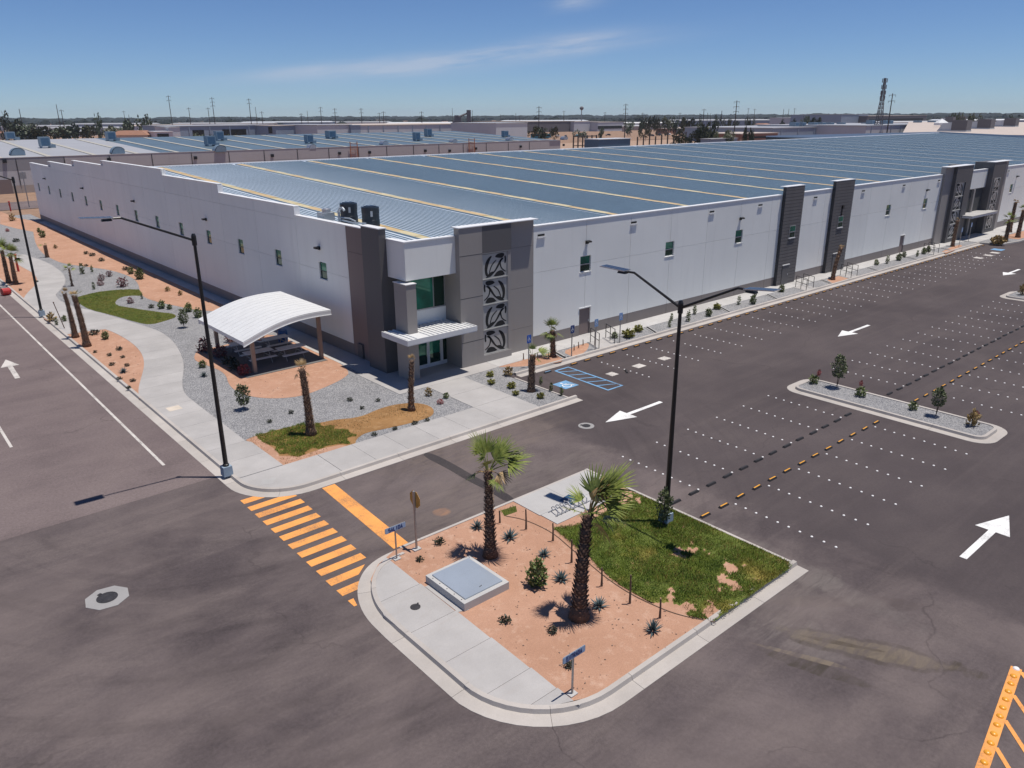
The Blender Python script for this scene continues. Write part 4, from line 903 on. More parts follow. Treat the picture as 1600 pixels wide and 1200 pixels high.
for (y, z0, z1) in ((50.87, 8.75, 9.25), (64.58, 9.35, 9.95), (78.42, 10.05, 10.5), (99.42, 10.09, 10.5), (113.55, 9.43, 9.99), (127.8, 8.75, 9.33)):
    d_ = -1 if y < 90 else 1
    MB().box(BX0-.05, y+d_*.035-.03, z0, BX0+.38, y+d_*.035+.03, z1).build('parapet_cap', M['cap'], wh)
holes_panel('wall_panel', 'y', 41.1, 43.85, -.05, 7.1, BX0, .17, [], M['brown']); holes_panel('wall_panel', 'y', 41.1, 43.85, 7.1, 8.70, BX0, .17, [], M['brown'])
MB().box(BX0-.14, 42.55, .25, BX0-.001, 43.15, 1.15).build('electrical_cabinet', M['tower_dark'], wh)
# front parapet cap and inside leaf
for a, b in ((34.1, 64.24), (67.46, 73.24), (77.06, 99.4), (120.4, BX1)):
    MB().box(a, BY0-.05, 8.345, b, BY0+.40, 8.41).build('parapet_cap', M['cap'], wh)
MB().box(BX1-.3, BY0+.4, 8.0, BX1, 89, 8.3).hexa([(BX1-.3, BY0+.4, 8.3), (BX1, BY0+.4, 8.3), (BX1, 89, 9.6), (BX1-.3, 89, 9.6), (BX1-.3, BY0+.4, 8.7), (BX1, BY0+.4, 8.7), (BX1, 89, 10.5), (BX1-.3, 89, 10.5)]).hexa([(BX1-.3, 89, 8.0), (BX1, 89, 8.0), (BX1, BY1, 8.0), (BX1-.3, BY1, 8.0), (BX1-.3, 89, 10.5), (BX1, 89, 10.5), (BX1, BY1, 8.7), (BX1-.3, BY1, 8.7)]).build('end_parapet', M['bluewall'], wh)
# roof: two slopes, ribs, skylights
RIDGE_Y, RZ0, RZ1 = 88.9, 8.02, 10.15
def rz(y): return RZ0+(RZ1-RZ0)*(y-(BY0+.4))/(RIDGE_Y-BY0-.4) if y <= RIDGE_Y else RZ1-(RZ1-6.4)*(y-RIDGE_Y)/(BY1-RIDGE_Y)
def slab_rot(mb, x0, x1, y0, y1, up0, up1):
    mb.hexa([(x0, y0, rz(y0)+up0), (x1, y0, rz(y0)+up0), (x1, y1, rz(y1)+up0), (x0, y1, rz(y1)+up0), (x0, y0, rz(y0)+up1), (x1, y0, rz(y0)+up1), (x1, y1, rz(y1)+up1), (x0, y1, rz(y1)+up1)])
XS = [26.85+8.62*k for k in range(24)]; XS = [x for x in XS if x < 227]
mb = MB(); ya = BY0+.4
mb.face([(BX0+.35, ya, rz(ya)), (BX1-.3, ya, rz(ya)), (BX1-.3, RIDGE_Y, rz(RIDGE_Y)), (BX0+.35, RIDGE_Y, rz(RIDGE_Y))]); mb.face([(BX0+.35, RIDGE_Y, RZ1), (BX1-.3, RIDGE_Y, RZ1), (BX1-.3, BY1-.3, 6.4), (BX0+.35, BY1-.3, 6.4)])
mb.build('roof', M['roof'], wh)
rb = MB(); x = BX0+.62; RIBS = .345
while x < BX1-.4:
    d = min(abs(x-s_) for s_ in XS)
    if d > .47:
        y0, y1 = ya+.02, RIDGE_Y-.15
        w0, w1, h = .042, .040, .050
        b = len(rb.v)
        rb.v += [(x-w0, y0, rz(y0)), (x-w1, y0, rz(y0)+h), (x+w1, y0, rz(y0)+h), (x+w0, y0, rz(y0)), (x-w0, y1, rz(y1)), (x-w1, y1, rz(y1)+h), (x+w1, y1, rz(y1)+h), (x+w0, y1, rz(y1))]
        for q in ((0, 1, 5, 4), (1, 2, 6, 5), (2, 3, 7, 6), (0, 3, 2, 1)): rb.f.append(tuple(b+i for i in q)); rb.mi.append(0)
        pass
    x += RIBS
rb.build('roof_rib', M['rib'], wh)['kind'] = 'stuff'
mb = MB(); slab_rot(mb, BX0+.4, BX1-.4, RIDGE_Y-.22, RIDGE_Y, .02, .14); slab_rot(mb, BX0+.4, BX1-.4, RIDGE_Y, RIDGE_Y+.22, .02, .14); mb.build('ridge_cap', M['cap'], wh)
far = MB(); rnd = random.Random(2)
for i, s_ in enumerate(XS):
    y = ya+.15; ye = RIDGE_Y-.9
    mbs = []
    while y < ye:
        L = 2.05; y2 = min(y+L, ye)
        if i < 8:
            q = MB(); slab_rot(q, s_-.34, s_+.34, y+.015, y2-.015, .045, .075+.02*(int(y/L) % 2)); q.build('skylight_panel', M['sky_a'] if rnd.random() < .55 else M['sky_b'], wh)
        else: slab_rot(far, s_-.32, s_+.32, y+.015, y2-.015, .045, .08)
        y = y2
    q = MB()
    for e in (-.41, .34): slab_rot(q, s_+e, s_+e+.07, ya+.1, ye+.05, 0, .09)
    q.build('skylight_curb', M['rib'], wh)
far.build('skylight_panel', M['sky_far'], wh)['kind'] = 'stuff'  # strips further along share one greyer tone

# ---- corner entrance
holes_panel('wall_panel', 'y', 37.2, 39.85, 6.15, 8.36, BX0, .2, [], M['white_wall'])       # white overhanging box
holes_panel('wall_panel', 'x', BX0+.0, 27.7, 6.15, 8.36, BY0, .2, [], M['white_wall'])
bx = MB(); bx.box(BX0+.21, BY0+.21, 6.16, 27.7, 39.85, 6.3); bx.box(BX0+.21, BY0+.21, 6.3, BX0+.4, 39.85, 8.3); bx.box(BX0+.4, BY0+.21, 6.3, 27.7, BY0+.4, 8.3); bx.build('overhang_soffit', M['white_wall'], wh)
MB().prism([(BX0-.05, BY0-.05), (27.66, BY0-.05), (27.66, BY0+.38), (BX0+.38, BY0+.38), (BX0+.38, 39.1), (BX0-.05, 39.1)], 8.352, 8.42).build('parapet_cap', M['cap'], wh)
pl = MB(); pl.box(23.55, 39.1, -.05, 24.04, 41.08, 8.98); pl.box(24.041, 39.1, -.05, 25.0, 41.08, 6.14); pl.build('entrance_pier', M['tower_dark'], wh)
MB().box(23.50, 39.05, 8.985, 24.09, 41.13, 9.04).build('parapet_cap', M['cap'], wh)
# grey tower right of the doors
tw = MB().box(27.68, BY0-.40, -.05, 29.44, 38.9, 6.14).box(27.68, BY0-.40, 6.14, 29.44, BY0+.1, 8.86).box(29.44, BY0-.40, 7.18, 31.80, BY0+.3, 8.86).box(29.44, BY0-.40, -.05, 31.80, BY0+.3, .60).build('entrance_tower', M['tower'], wh)
MB().box(29.45, BY0-.405, 7.2, 31.80, BY0-.401, 8.85).build('tower_panel', M['tower_dark'], wh)
MB().box(29.44, BY0-.02, .60, 31.80, BY0+.3, 7.18).build('screen_backing', M['void'], wh)
MB().box(31.55, BY0-.36, .6, 31.80, BY0-.02, 7.18).build('screen_jamb', M['tower'], wh)
for (z0, z1) in ((-.05, 1.73), (1.745, 4.47), (4.485, 7.16), (7.175, 8.86)): MB().box(31.805, BY0-.012, z0, 34.06, BY0+.3, z1).build('tower_panel', M['brown'] if False else M['tower'], wh)
for z in (1.74, 4.55, 7.17): MB().box(27.69, BY0-.4035, z, 29.44, BY0-.4005, z+.035).build('joint_line', M['joint'], wh)
MB().box(27.63, BY0-.45, 8.865, 34.11, BY0+.32, 8.92).build('parapet_cap', M['cap'], wh)
# cut-out screens with leaf shapes
LEAF = [
 [(.30, .95), (.16, .82), (.06, .60), (.03, .38), (.06, .16), (.12, .05), (.17, .10), (.15, .30), (.17, .52), (.25, .74), (.36, .92)],
 [(.06, -.01), (.15, .07), (.24, .17), (.36, .22), (.50, .20), (.42, .11), (.30, .03), (.18, -.01)],
 [(.56, .74), (.44, .66), (.33, .50), (.26, .32), (.23, .20), (.27, .19), (.31, .33), (.38, .48), (.48, .62), (.57, .70)],
 [(.80, .78), (.70, .66), (.62, .50), (.54, .34), (.42, .19), (.50, .18), (.60, .30), (.68, .46), (.76, .60), (.88, .72), (.92, .78)],
 [(.92, .78), (.80, .66), (.80, .50), (.84, .36), (.92, .24), (1.02, .17), (1.0, .13), (.88, .20), (.80, .32), (.74, .46), (.73, .62), (.80, .74)],
 [(.42, -.01), (.50, .08), (.60, .17), (.72, .22), (.84, .20), (.93, .10), (.97, -.01)],
 [(.52, .90), (.60, .97), (.74, 1.01), (.90, 1.0), (.95, .92), (.90, .85), (.80, .80), (.68, .83), (.58, .86)],
 [(1.0, .88), (1.03, .70), (1.0, .52), (.96, .55), (.98, .70), (.96, .84)],
]
def screen(parent, x0, x1, z0, z1, y, flip, th=.03):
    w = x1-x0; h = z1-z0
    fr = MB().box(x0, y, z0, x1, y+th, z1).build('leaf_screen', M['screen'], parent)
    mb = MB(); m2 = .075
    for sh in LEAF:
        P = [((1-a) if flip else a, b) for a, b in sh]
        if flip: P = P[::-1]
        cx0 = sum(p[0] for p in P)/len(P); cy0 = sum(p[1] for p in P)/len(P)
        P = [(a+(.014 if a > cx0 else -.014), b+(.014 if b > cy0 else -.014)) for a, b in P]
        pts = [(x0+w*(m2+a*(1-2*m2)), z0+h*(m2*.6+b*(1-1.2*m2))) for a, b in smooth_line(P, 1, True)]
        n = len(pts); b0 = len(mb.v)
        mb.v += [(p[0], y-.004, p[1]) for p in pts]+[(p[0], y-.0005, p[1]) for p in pts]
        mb.f.append(tuple(range(b0, b0+n))); mb.mi.append(0)
        for i in range(n): j = (i+1) % n; mb.f.append((b0+i, b0+j, b0+n+j, b0+n+i)); mb.mi.append(0)
    mb.build('leaf_cutout', M['void'], fr)
    fm = MB(); fm.box(x0, y-.03, z0, x0+.05, y-.0045, z1).box(x1-.05, y-.03, z0, x1, y-.0045, z1); fm.build('screen_frame', M['screen'], fr)
for i in range(4): screen(wh, 29.50, 31.54, .68+1.63*i, 2.19+1.63*i, BY0-.30, i % 2 == 0)
for i in range(5):
    z = .60+1.63*i
    if i < 5: MB().box(29.46, BY0-.37, z, 31.56, BY0-.27, z+.07).build('screen_rail', M['screen'], wh)
# corner column
MB().box(23.82, 36.86, -.05, 24.50, 38.16, 5.98).build('corner_column', M['tower'], wh)
MB().box(23.78, 36.82, 5.985, 24.54, 38.2, 6.03).build('column_cap', M['white_trim'], wh)
# recessed glazing
gy = 38.35
MB().box(24.9, gy, 2.95, 27.67, gy+.2, 3.93).build('spandrel', M['white_wall'], wh); MB().box(24.72, gy+.2, 2.95, 24.9, 39.09, 3.7).build('spandrel', M['white_wall'], wh)
up = MB()
for x in (24.92, 26.75, 27.6): up.box(x, gy+.02, 3.95, x+.06, gy+.1, 6.14)
up.box(24.98, gy+.02, 3.94, 27.66, gy+.1, 4.0); fr = up.build('glazing', M['alu'], wh)
for a, b in ((24.985, 26.745), (26.815, 27.595)): MB().box(a, gy+.04, 4.005, b, gy+.07, 6.14).build('pane', M['glass'] if a < 26 else M['glass_dark'], fr)
lw = MB(); lw.box(24.74, gy+.16, 3.72, 24.80, 39.08, 3.78).box(24.74, gy+.16, 4.75, 24.80, 39.08, 4.80); fr = lw.build('glazing', M['alu'], wh)
MB().box(24.76, gy+.16, 3.785, 24.79, 39.08, 4.745).build('pane', M['glass_dark'], fr); MB().box(24.76, gy+.16, 4.805, 24.79, 39.08, 6.14).build('pane', M['glass'], fr)
lw = MB(); lw.box(24.74, gy+.16, .15, 24.82, 39.08, .42).box(24.74, gy+.16, 1.55, 24.8, 39.08, 1.6); fr = lw.build('glazing', M['alu'], wh)
MB().box(24.76, gy+.16, .425, 24.79, 39.08, 1.545).build('pane', M['glass_dark'], fr); MB().box(24.76, gy+.16, 1.605, 24.79, 39.08, 2.94).build('pane', M['glass_dark'], fr)
en = MB(); en.box(24.6, gy+.9, -.05, 27.7, gy+1.0, 6.2).box(24.9, 39.0, -.05, 25.0, gy+.9, 6.2); en.build('inner_wall', M['darkwall'], wh)
def leaf_door(x0, x1):
    d = MB(); t = .09
    d.box(x0, gy+.03, .16, x0+t, gy+.1, 2.5).box(x1-t, gy+.03, .16, x1, gy+.1, 2.5).box(x0+t, gy+.03, .16, x1-t, gy+.1, .40).box(x0+t, gy+.03, 2.4, x1-t, gy+.1, 2.5)
    d = d.build('glass_door', M['white_trim'], wh)
    MB().box(x0+t, gy+.05, .405, x1-t, gy+.08, 1.0).build('pane', M['glass_dark'], d); MB().box(x0+t, gy+.05, 1.0, x1-t, gy+.08, 2.395).build('pane', M['glass'], d)
    MB().bar((x1-.14, gy-.02, .9), (x1-.14, gy-.02, 1.6), .02).bar((x1-.14, gy-.02, .95), (x1-.14, gy+.04, .95), .015).bar((x1-.14, gy-.02, 1.55), (x1-.14, gy+.04, 1.55), .015).build('handle', M['alu'], d)
leaf_door(25.1, 26.22); leaf_door(26.24, 27.24)
lw = MB().box(27.26, gy+.03, .16, 27.36, gy+.1, 2.94).box(24.9, gy+.03, 2.51, 27.67, gy+.1, 2.60).box(27.36, gy+.03, .16, 27.67, gy+.1, .40).build('glazing', M['white_trim'], wh)
MB().box(27.37, gy+.05, .41, 27.66, gy+.08, 2.5).build('pane', M['glass_dark'], lw); MB().box(24.95, gy+.05, 2.61, 27.66, gy+.08, 2.94).build('pane', M['glass_dark'], lw)
# canopy over the doors
cz = 2.78
cp = MB().box(22.92, 35.58, cz, 27.95, 38.34, cz+.05).box(22.90, 35.56, cz+.05, 27.97, 35.62, cz+.34).box(22.90, 35.62, cz+.05, 22.96, 38.34, cz+.34).box(27.91, 35.62, cz+.05, 27.97, BY0-.41, cz+.34).build('entrance_canopy', M['white_trim'], wh)
MB().box(22.97, 35.63, cz+.2, 27.90, 38.34, cz+.27).build('canopy_deck', M['white_trim'], cp)
rbm = MB().box(0, 0, 0, .10, 2.70, .05).mesh('canopy_rib', [M['white_trim']])
for k in range(16):
    x = 23.05+.31*k
    if 23.70 < x < 24.52: continue
    o = link_mesh('canopy_rib', rbm, cp, (x-BX0, 35.64-BY0, cz+.271))

# ---- second entrance, further along the front
e0 = 99.5
MB().box(99.5, BY0-.25, -.05, 101.9, BY0+.3, 9.2).build('entrance_tower', M['tower'], wh)
MB().box(101.9, BY0-.65, -.05, 102.5, BY0+.3, 9.2).box(105.2, BY0-.65, -.05, 106.9, 38.9, 9.2).box(102.5, BY0-.65, 7.3, 105.2, BY0+.3, 9.2).box(102.5, BY0-.65, -.05, 105.2, BY0+.3, .6).build('entrance_tower', M['tower_dark'], wh)
MB().box(102.5, BY0-.1, .6, 105.2, BY0+.3, 7.3).build('screen_backing', M['void'], wh)
for i in range(4): screen(wh, 102.55, 105.15, .68+1.66*i, 2.22+1.66*i, BY0-.5, i % 2 == 1)
for i in range(5): MB().box(102.5, BY0-.6, .6+1.66*i, 105.2, BY0-.45, .68+1.66*i).build('screen_rail', M['screen'], wh)
MB().box(99.45, BY0-.7, 9.205, 106.95, BY0+.35, 9.26).build('parapet_cap', M['cap'], wh)
MB().box(113.9, BY0-.65, -.05, 118.2, 38.9, 9.2).build('entrance_tower', M['tower_dark'], wh); MB().box(118.2, BY0-.25, -.05, 120.3, BY0+.3, 9.2).build('entrance_tower', M['tower'], wh)
for i in range(4): screen(wh, 114.6, 116.9, .68+1.66*i, 2.22+1.66*i, BY0-.69, i % 2 == 0)
MB().box(113.85, BY0-.7, 9.205, 120.35, BY0+.35, 9.26).build('parapet_cap', M['cap'], wh)
MB().box(106.9, BY0, 6.1, 113.9, BY0+.3, 8.36).build('wall_panel', M['white_wall'], wh); MB().box(106.9, BY0-.04, 8.365, 113.9, BY0+.4, 8.42).build('parapet_cap', M['cap'], wh)
g2 = MB()
for x in (106.95, 110.2, 113.8): g2.box(x, 38.5, 0.1, x+.1, 38.6, 6.1)
fr = g2.build('glazing', M['alu'], wh)
for a, b in ((107.06, 110.19), (110.31, 113.79)):
    MB().box(a, 38.53, .2, b, 38.57, 2.6).build('pane', M['glass_dark'], fr); MB().box(a, 38.53, 3.9, b, 38.57, 6.05).build('pane', M['glass_dark'], fr)
MB().box(106.9, 38.45, 2.65, 113.9, 38.62, 3.85).build('spandrel', M['tower_dark'], wh)
MB().box(110.05, BY0-.1, -.05, 110.55, BY0+.5, 6.05).build('corner_column', M['tower'], wh)
c2 = MB().box(106.0, 35.4, 2.85, 114.6, 38.4, 3.1).build('entrance_canopy', M['white_trim'], wh)
MB().box(105.95, 35.35, 3.101, 114.65, 38.4, 3.16).build('canopy_deck', M['slab_new'], c2)
MB().box(106.9, 39.6, -.05, 113.9, 39.7, 6.1).build('inner_wall', M['darkwall'], wh)

# ---- roof plant behind the parapet
def water_tank(x, y, label):
    z = rz(y); t = thing('water_tank', label, 'water tank', (x, y, z))
    MB().lathe(x, y, [(.56, z), (.58, z+.05), (.58, z+.5), (.565, z+.52), (.565, z+.9), (.58, z+.92), (.58, z+1.28), (.56, z+1.33), (.50, z+1.34)], 22).build('tank', M['tank'], t, smooth=False)
    MB().lathe(x, y, [(.42, z+1.34), (.42, z+1.38), (.2, z+1.40)], 16).build('lid', M['tank'], t)
    MB().obox(x-.25, y-.55, z+.75, z+1.1, .14, .03, -.3).build('tank_label', M['skin'], t)
    return t
water_tank(26.0, 46.75, 'dark roof water tank furthest from the corner entrance, grey pipe before it'); water_tank(26.35, 44.55, 'dark roof water tank close behind the charcoal entrance pier')
z = rz(47)
t = thing('roof_pipe', 'pale curved pipe rising in front of the dark roof tanks', 'pipe', (25.05, 46.4, z))
MB().tube([(25.05, 46.4, z), (25.05, 46.4, z+.85), (25.08, 46.25, z+1.08), (25.12, 46.0, z+1.12), (25.14, 45.8, z+.98)], .085, 8).build('riser', M['skin'], t)
MB().tube([(25.0, 46.1, z+.35), (25.1, 44.6, z+.28), (25.6, 43.9, z+.28)], .05, 6).tube([(25.0, 46.3, z+.5), (25.3, 45.5, z+.48), (25.5, 45.0, z+.3)], .045, 6).build('branch_pipe', M['skin'], t)
t = thing('pump_unit', 'small pale pump box on the roof left of the dark tanks', 'roof unit', (25.2, 48.4, z))
MB().box(24.75, 48.0, z+.1, 25.6, 48.9, z+.62).build('housing', M['skin'], t); MB().lathe(25.2, 48.4, [(.3, z+.62), (.3, z+.85), (.2, z+.9)], 12).build('fan_hood', M['alu'], t)

# ------------------------------------------------------------------ picnic canopy
pv = thing('picnic_shelter', 'white arched picnic shelter on four taupe posts beside the warehouse', 'shelter', (19.8, 47.8, .15))
MB().prism([(16.7, 44.05), (22.14, 44.05), (22.14, 51.4), (16.7, 51.4)], .1, .168).build('floor_slab', M['floor_shaded'], pv)  # concrete darkened so its colour carries the shade under the roof
XA, XB, YA, YB = 16.7, 22.65, 44.0, 51.4
def pz(x): t = (x-XA)/(XB-XA); return 2.38+1.02*t+.40*math.sin(math.pi*t)
N = 24; mb = MB()
for i in range(N):
    x0, x1 = XA+(XB-XA)*i/N, XA+(XB-XA)*(i+1)/N
    mb.hexa([(x0, YA, pz(x0)), (x1, YA, pz(x1)), (x1, YB, pz(x1)), (x0, YB, pz(x0)), (x0, YA, pz(x0)+.06), (x1, YA, pz(x1)+.06), (x1, YB, pz(x1)+.06), (x0, YB, pz(x0)+.06)])
mb.build('roof_sheet', M['white_trim'], pv)
for yy_, nm in ((YA-.02, 'fascia'), (YB-.02, 'fascia')):
    mb = MB()
    for i in range(N):
        x0, x1 = XA+(XB-XA)*i/N, XA+(XB-XA)*(i+1)/N
        mb.hexa([(x0, yy_, pz(x0)-.24), (x1, yy_, pz(x1)-.24), (x1, yy_+.05, pz(x1)-.24), (x0, yy_+.05, pz(x0)-.24), (x0, yy_, pz(x0)-.001), (x1, yy_, pz(x1)-.001), (x1, yy_+.05, pz(x1)-.001), (x0, yy_+.05, pz(x0)-.001)])
        mb.hexa([(x0, yy_-.06, pz(x0)-.27), (x1, yy_-.06, pz(x1)-.27), (x1, yy_+.06, pz(x1)-.27), (x0, yy_+.06, pz(x0)-.27), (x0, yy_-.06, pz(x0)-.241), (x1, yy_-.06, pz(x1)-.241), (x1, yy_+.06, pz(x1)-.241), (x0, yy_+.06, pz(x0)-.241)])
    mb.build(nm, M['white_trim'], pv)
for x in (XA+.02, XB-.07): MB().box(x, YA+.05, pz(x)-.2, x+.05, YB-.03, pz(x)-.005).build('eave_beam', M['white_trim'], pv)
rib_me = None
for k in range(12):
    y = YA+.3+.61*k; mb = MB()
    for i in range(N):
        x0, x1 = XA+(XB-XA)*i/N, XA+(XB-XA)*(i+1)/N
        mb.hexa([(x0, y, pz(x0)+.061), (x1, y, pz(x1)+.061), (x1, y+.05, pz(x1)+.061), (x0, y+.05, pz(x0)+.061), (x0, y, pz(x0)+.070), (x1, y, pz(x1)+.070), (x1, y+.05, pz(x1)+.070), (x0, y+.05, pz(x0)+.070)])
    mb.build('roof_seam', M['white_trim'], pv)
for x, y in ((17.5, 44.7), (22.05, 44.7), (17.6, 51.0), (22.05, 51.0)):
    MB().box(x-.11, y-.11, .17, x+.11, y+.11, pz(x)-.05).build('post', M['post'], pv)
for y in (44.7, 51.0): MB().tube([(XA+.3, y, pz(XA+.3)-.12)]+[(XA+(XB-XA)*i/8, y, pz(XA+(XB-XA)*i/8)-.12) for i in range(1, 8)]+[(XB-.3, y, pz(XB-.3)-.12)], .06, 6).build('arch_beam', M['post'], pv)
def picnic_table(x, y, label):
    t = thing('picnic_table', label, 'picnic table', (x, y, .17)); z = .17
    MB().box(x-.9, y-.38, z+.72, x+.9, y+.38, z+.77).build('tabletop', M['table'], t)
    for s_ in (-1, 1):
        MB().box(x-.9, y+s_*.72-.14, z+.42, x+.9, y+s_*.72+.14, z+.46).build('bench', M['table'], t)
        MB().bar((x+s_*.6, y-.7, z), (x+s_*.6, y-.25, z+.72), .03).bar((x+s_*.6, y+.7, z), (x+s_*.6, y+.25, z+.72), .03).bar((x+s_*.6, y-.75, z+.4), (x+s_*.6, y+.75, z+.4), .03).build('leg_frame', M['steel'], t)
picnic_table(18.6, 46.6, 'pale picnic table nearest the left front post of the shelter'); picnic_table(20.6, 46.1, 'pale picnic table under the shelter, nearest the sidewalk and front post')
picnic_table(18.7, 49.2, 'pale picnic table under the shelter at the back left'); picnic_table(20.8, 48.9, 'pale picnic table under the shelter near the blue barrel')
x, y = 21.75, 49.75
t = thing('barrel', 'bright blue plastic barrel standing at the back of the picnic shelter', 'barrel', (x, y, .17))
MB().lathe(x, y, [(.30, .17), (.33, .3), (.34, .62), (.345, .64), (.34, .66), (.33, .98), (.30, 1.08)], 20).build('body', M['blue_bin'], t); MB().lathe(x, y, [(.31, 1.08), (.31, 1.12), (.1, 1.13)], 16).build('rim', M['blue_bin'], t)

# ------------------------------------------------------------------ lamps
def lamp(px, py, h, label, heads, plinth=.30):
    x, y = G(px, py, .15); z = .13; t = thing('street_lamp', label, 'street lamp', (x, y, z))
    MB().obox(x, y, z, z+plinth+.12, .42, .42, .0, taper=.94).build('plinth', M['bluegrey'], t)
    MB().bar((x, y, z+plinth+.12), (x, y, z+h), .105, 10, .062).lathe(x, y, [(.14, z+plinth+.12), (.14, z+plinth+.2), (.09, z+plinth+.24)], 10).build('pole', M['black'], t)
    MB().lathe(x, y, [(.085, z+h-.35), (.10, z+h-.33), (.10, z+h+.02), (.06, z+h+.12)], 10).build('collar', M['black'], t)
    for (ang, L, rise, tilt) in heads:
        d = Vector((math.cos(ang), math.sin(ang), 0)); n = Vector((-d.y, d.x, 0)); p0 = Vector((x, y, z+h-.15)); p1 = p0+d*L+Vector((0, 0, rise)); p2 = p1+d*.28
        a = MB().tube([tuple(p0), tuple(p1), tuple(p2)], [.05, .042, .04], 8).build('arm', M['black'], t)
        hb = MB(); c = p2+d*.05+Vector((0, 0, -.03)); hb.hexa([tuple(c-n*.11-Vector((0, 0, .05))), tuple(c+d*.35-n*.11-Vector((0, 0, .05))), tuple(c+d*.35+n*.11-Vector((0, 0, .05))), tuple(c+n*.11-Vector((0, 0, .05))), tuple(c-n*.09+Vector((0, 0, .03))), tuple(c+d*.33-n*.09+Vector((0, 0, .03))), tuple(c+d*.33+n*.09+Vector((0, 0, .03))), tuple(c+n*.09+Vector((0, 0, .03)))]); hb.build('lamp_head', M['black'], a)
        # solar panel: a thin tilted plate of cells on top of the head
        c = p2+d*.15+Vector((0, 0, .035)); e = (d*math.cos(tilt)+Vector((0, 0, math.sin(tilt)))); w = n; u = e.cross(w)
        if u.z < 0: u = -u
        def q(a_, b_, k_): return tuple(c+e*a_+w*b_+u*k_)
        pn = MB().hexa([q(-.12, -.22, 0), q(.98, -.22, 0), q(.98, .22, 0), q(-.12, .22, 0), q(-.12, -.22, .03), q(.98, -.22, .03), q(.98, .22, .03), q(-.12, .22, .03)]).build('solar_panel', M['alu'], a)
        cm = MB()
        for i in range(6):
            for j in range(2):
                a0, b0 = -.105+.179*i, -.205+.207*j; cm.face([q(a0, b0, .032), q(a0+.168, b0, .032), q(a0+.168, b0+.197, .032), q(a0, b0+.197, .032)])
        cm.build('solar_cell', M['panel'], pn)
    return t
lx, ly = G(1040, 815, .15)
def arm_ang(px, py, z): a, b = G(px, py, z); return math.atan2(b-ly, a-lx), math.hypot(a-lx, b-ly)
a1, L1 = arm_ang(983, 420, 9.3); a2, L2 = arm_ang(1152, 447, 9.3)
lamp(1040, 815, 8.75, 'black double armed lamp with two solar panels standing on the island lawn', [(R_(97), 2.0, 1.0, .05), (R_(-88), 2.2, 1.05, .10)], .30)
lamp(355, 741, 10.55, 'black single armed solar lamp at the sidewalk corner by the zebra crossing', [(R_(178), 2.55, 1.1, .05)], .32)
lamp(66, 493, 10.75, 'black single armed lamp beside the winding path and road, furthest left', [(R_(178), 2.55, 1.1, .05)], .32)

# ------------------------------------------------------------------ signs
def strokes(ch):
    S = {'S': [[(1, .9), (.7, 1), (.3, 1), (0, .85), (0, .62), (.3, .52), (.7, .48), (1, .38), (1, .15), (.7, 0), (.3, 0), (0, .1)]],
         'A': [[(0, 0), (.5, 1), (1, 0)], [(.2, .38), (.8, .38)]], 'L': [[(0, 1), (0, 0), (.95, 0)]], 'I': [[(.5, 0), (.5, 1)]],
         'D': [[(0, 0), (0, 1), (.6, 1), (.95, .75), (.95, .25), (.6, 0), (0, 0)]], 'E': [[(1, 1), (0, 1), (0, 0), (1, 0)], [(0, .52), (.8, .52)]],
         'N': [[(0, 0), (0, 1), (1, 0), (1, 1)]], 'T': [[(0, 1), (1, 1)], [(.5, 1), (.5, 0)]], 'R': [[(0, 0), (0, 1), (.7, 1), (1, .85), (1, .65), (.7, .5), (0, .5)], [(.55, .5), (1, 0)]]}
    return S[ch]
def lettering(mb, text, P, w, h, sw, depth):
    """P(u, v, k) maps text plane to world; u along the sign, v up"""
    n = len(text); cw = w/n
    for i, ch in enumerate(text):
        for st in strokes(ch):
            pts = [(-w/2+cw*i+cw*.16+a*cw*.66, -h/2+b*h) for a, b in st]
            A, B = offset_line(pts, sw/2), offset_line(pts, -sw/2)
            for j in range(len(pts)-1): mb.hexa([P(*A[j], depth), P(*B[j], depth), P(*B[j+1], depth), P(*A[j+1], depth), P(*A[j], 0), P(*B[j], 0), P(*B[j+1], 0), P(*A[j+1], 0)])
def name_sign(px, py, text, label, h, back_white):
    x, y = G(px, py, .15); z = .14; t = thing('name_sign', label, 'sign', (x, y, z))
    MB().obox(x, y, z, z+.03, .26, .2).build('footing', M['slab_new'], t)
    MB().box(x-.022, y-.022, z+.03, x+.022, y+.022, z+h).build('post', M['steel'], t)
    W, Hh = .86, .22; zc = z+h-.02
    pl = MB().prism([(-W/2+.03, -Hh/2), (W/2-.03, -Hh/2), (W/2, -Hh/2+.03), (W/2, Hh/2-.03), (W/2-.03, Hh/2), (-W/2+.03, Hh/2), (-W/2, Hh/2-.03), (-W/2, -Hh/2+.03)], 0, .016)
    pl.v = [(x+a, y-.025-c, zc+b) for a, b, c in pl.v]; b_ = pl.build('blade', M['skin'] if True else M['sign_blue'], t)
    def P(u, v, k): return (x+u, y-.0415-k, zc+v)
    f = MB(); f.hexa([P(-W/2+.015, -Hh/2+.015, 0), P(W/2-.015, -Hh/2+.015, 0), P(W/2-.015, Hh/2-.015, 0), P(-W/2+.015, Hh/2-.015, 0), P(-W/2+.015, -Hh/2+.015, .003), P(W/2-.015, -Hh/2+.015, .003), P(W/2-.015, Hh/2-.015, .003), P(-W/2+.015, Hh/2-.015, .003)])
    f.build('face', mat('pale_blue_sign', (0.30, 0.40, 0.56), 0.45, var=.05), b_)
    L = MB()
    def P2(u, v, k): return (x+u, y-.0445-k, zc+v)
    lettering(L, text, P2, W*.70, Hh*.62, .040, .003); L.build('lettering', M['sign_blue'], b_)
    return t
name_sign(620, 873, 'SALIDA', 'small blue SALIDA blade sign on a thin post by the zebra crossing', 1.30, True)
en = name_sign(894, 1084, 'ENTRADA', 'small blue ENTRADA blade sign on a thin post at the front of the island', 1.36, False)
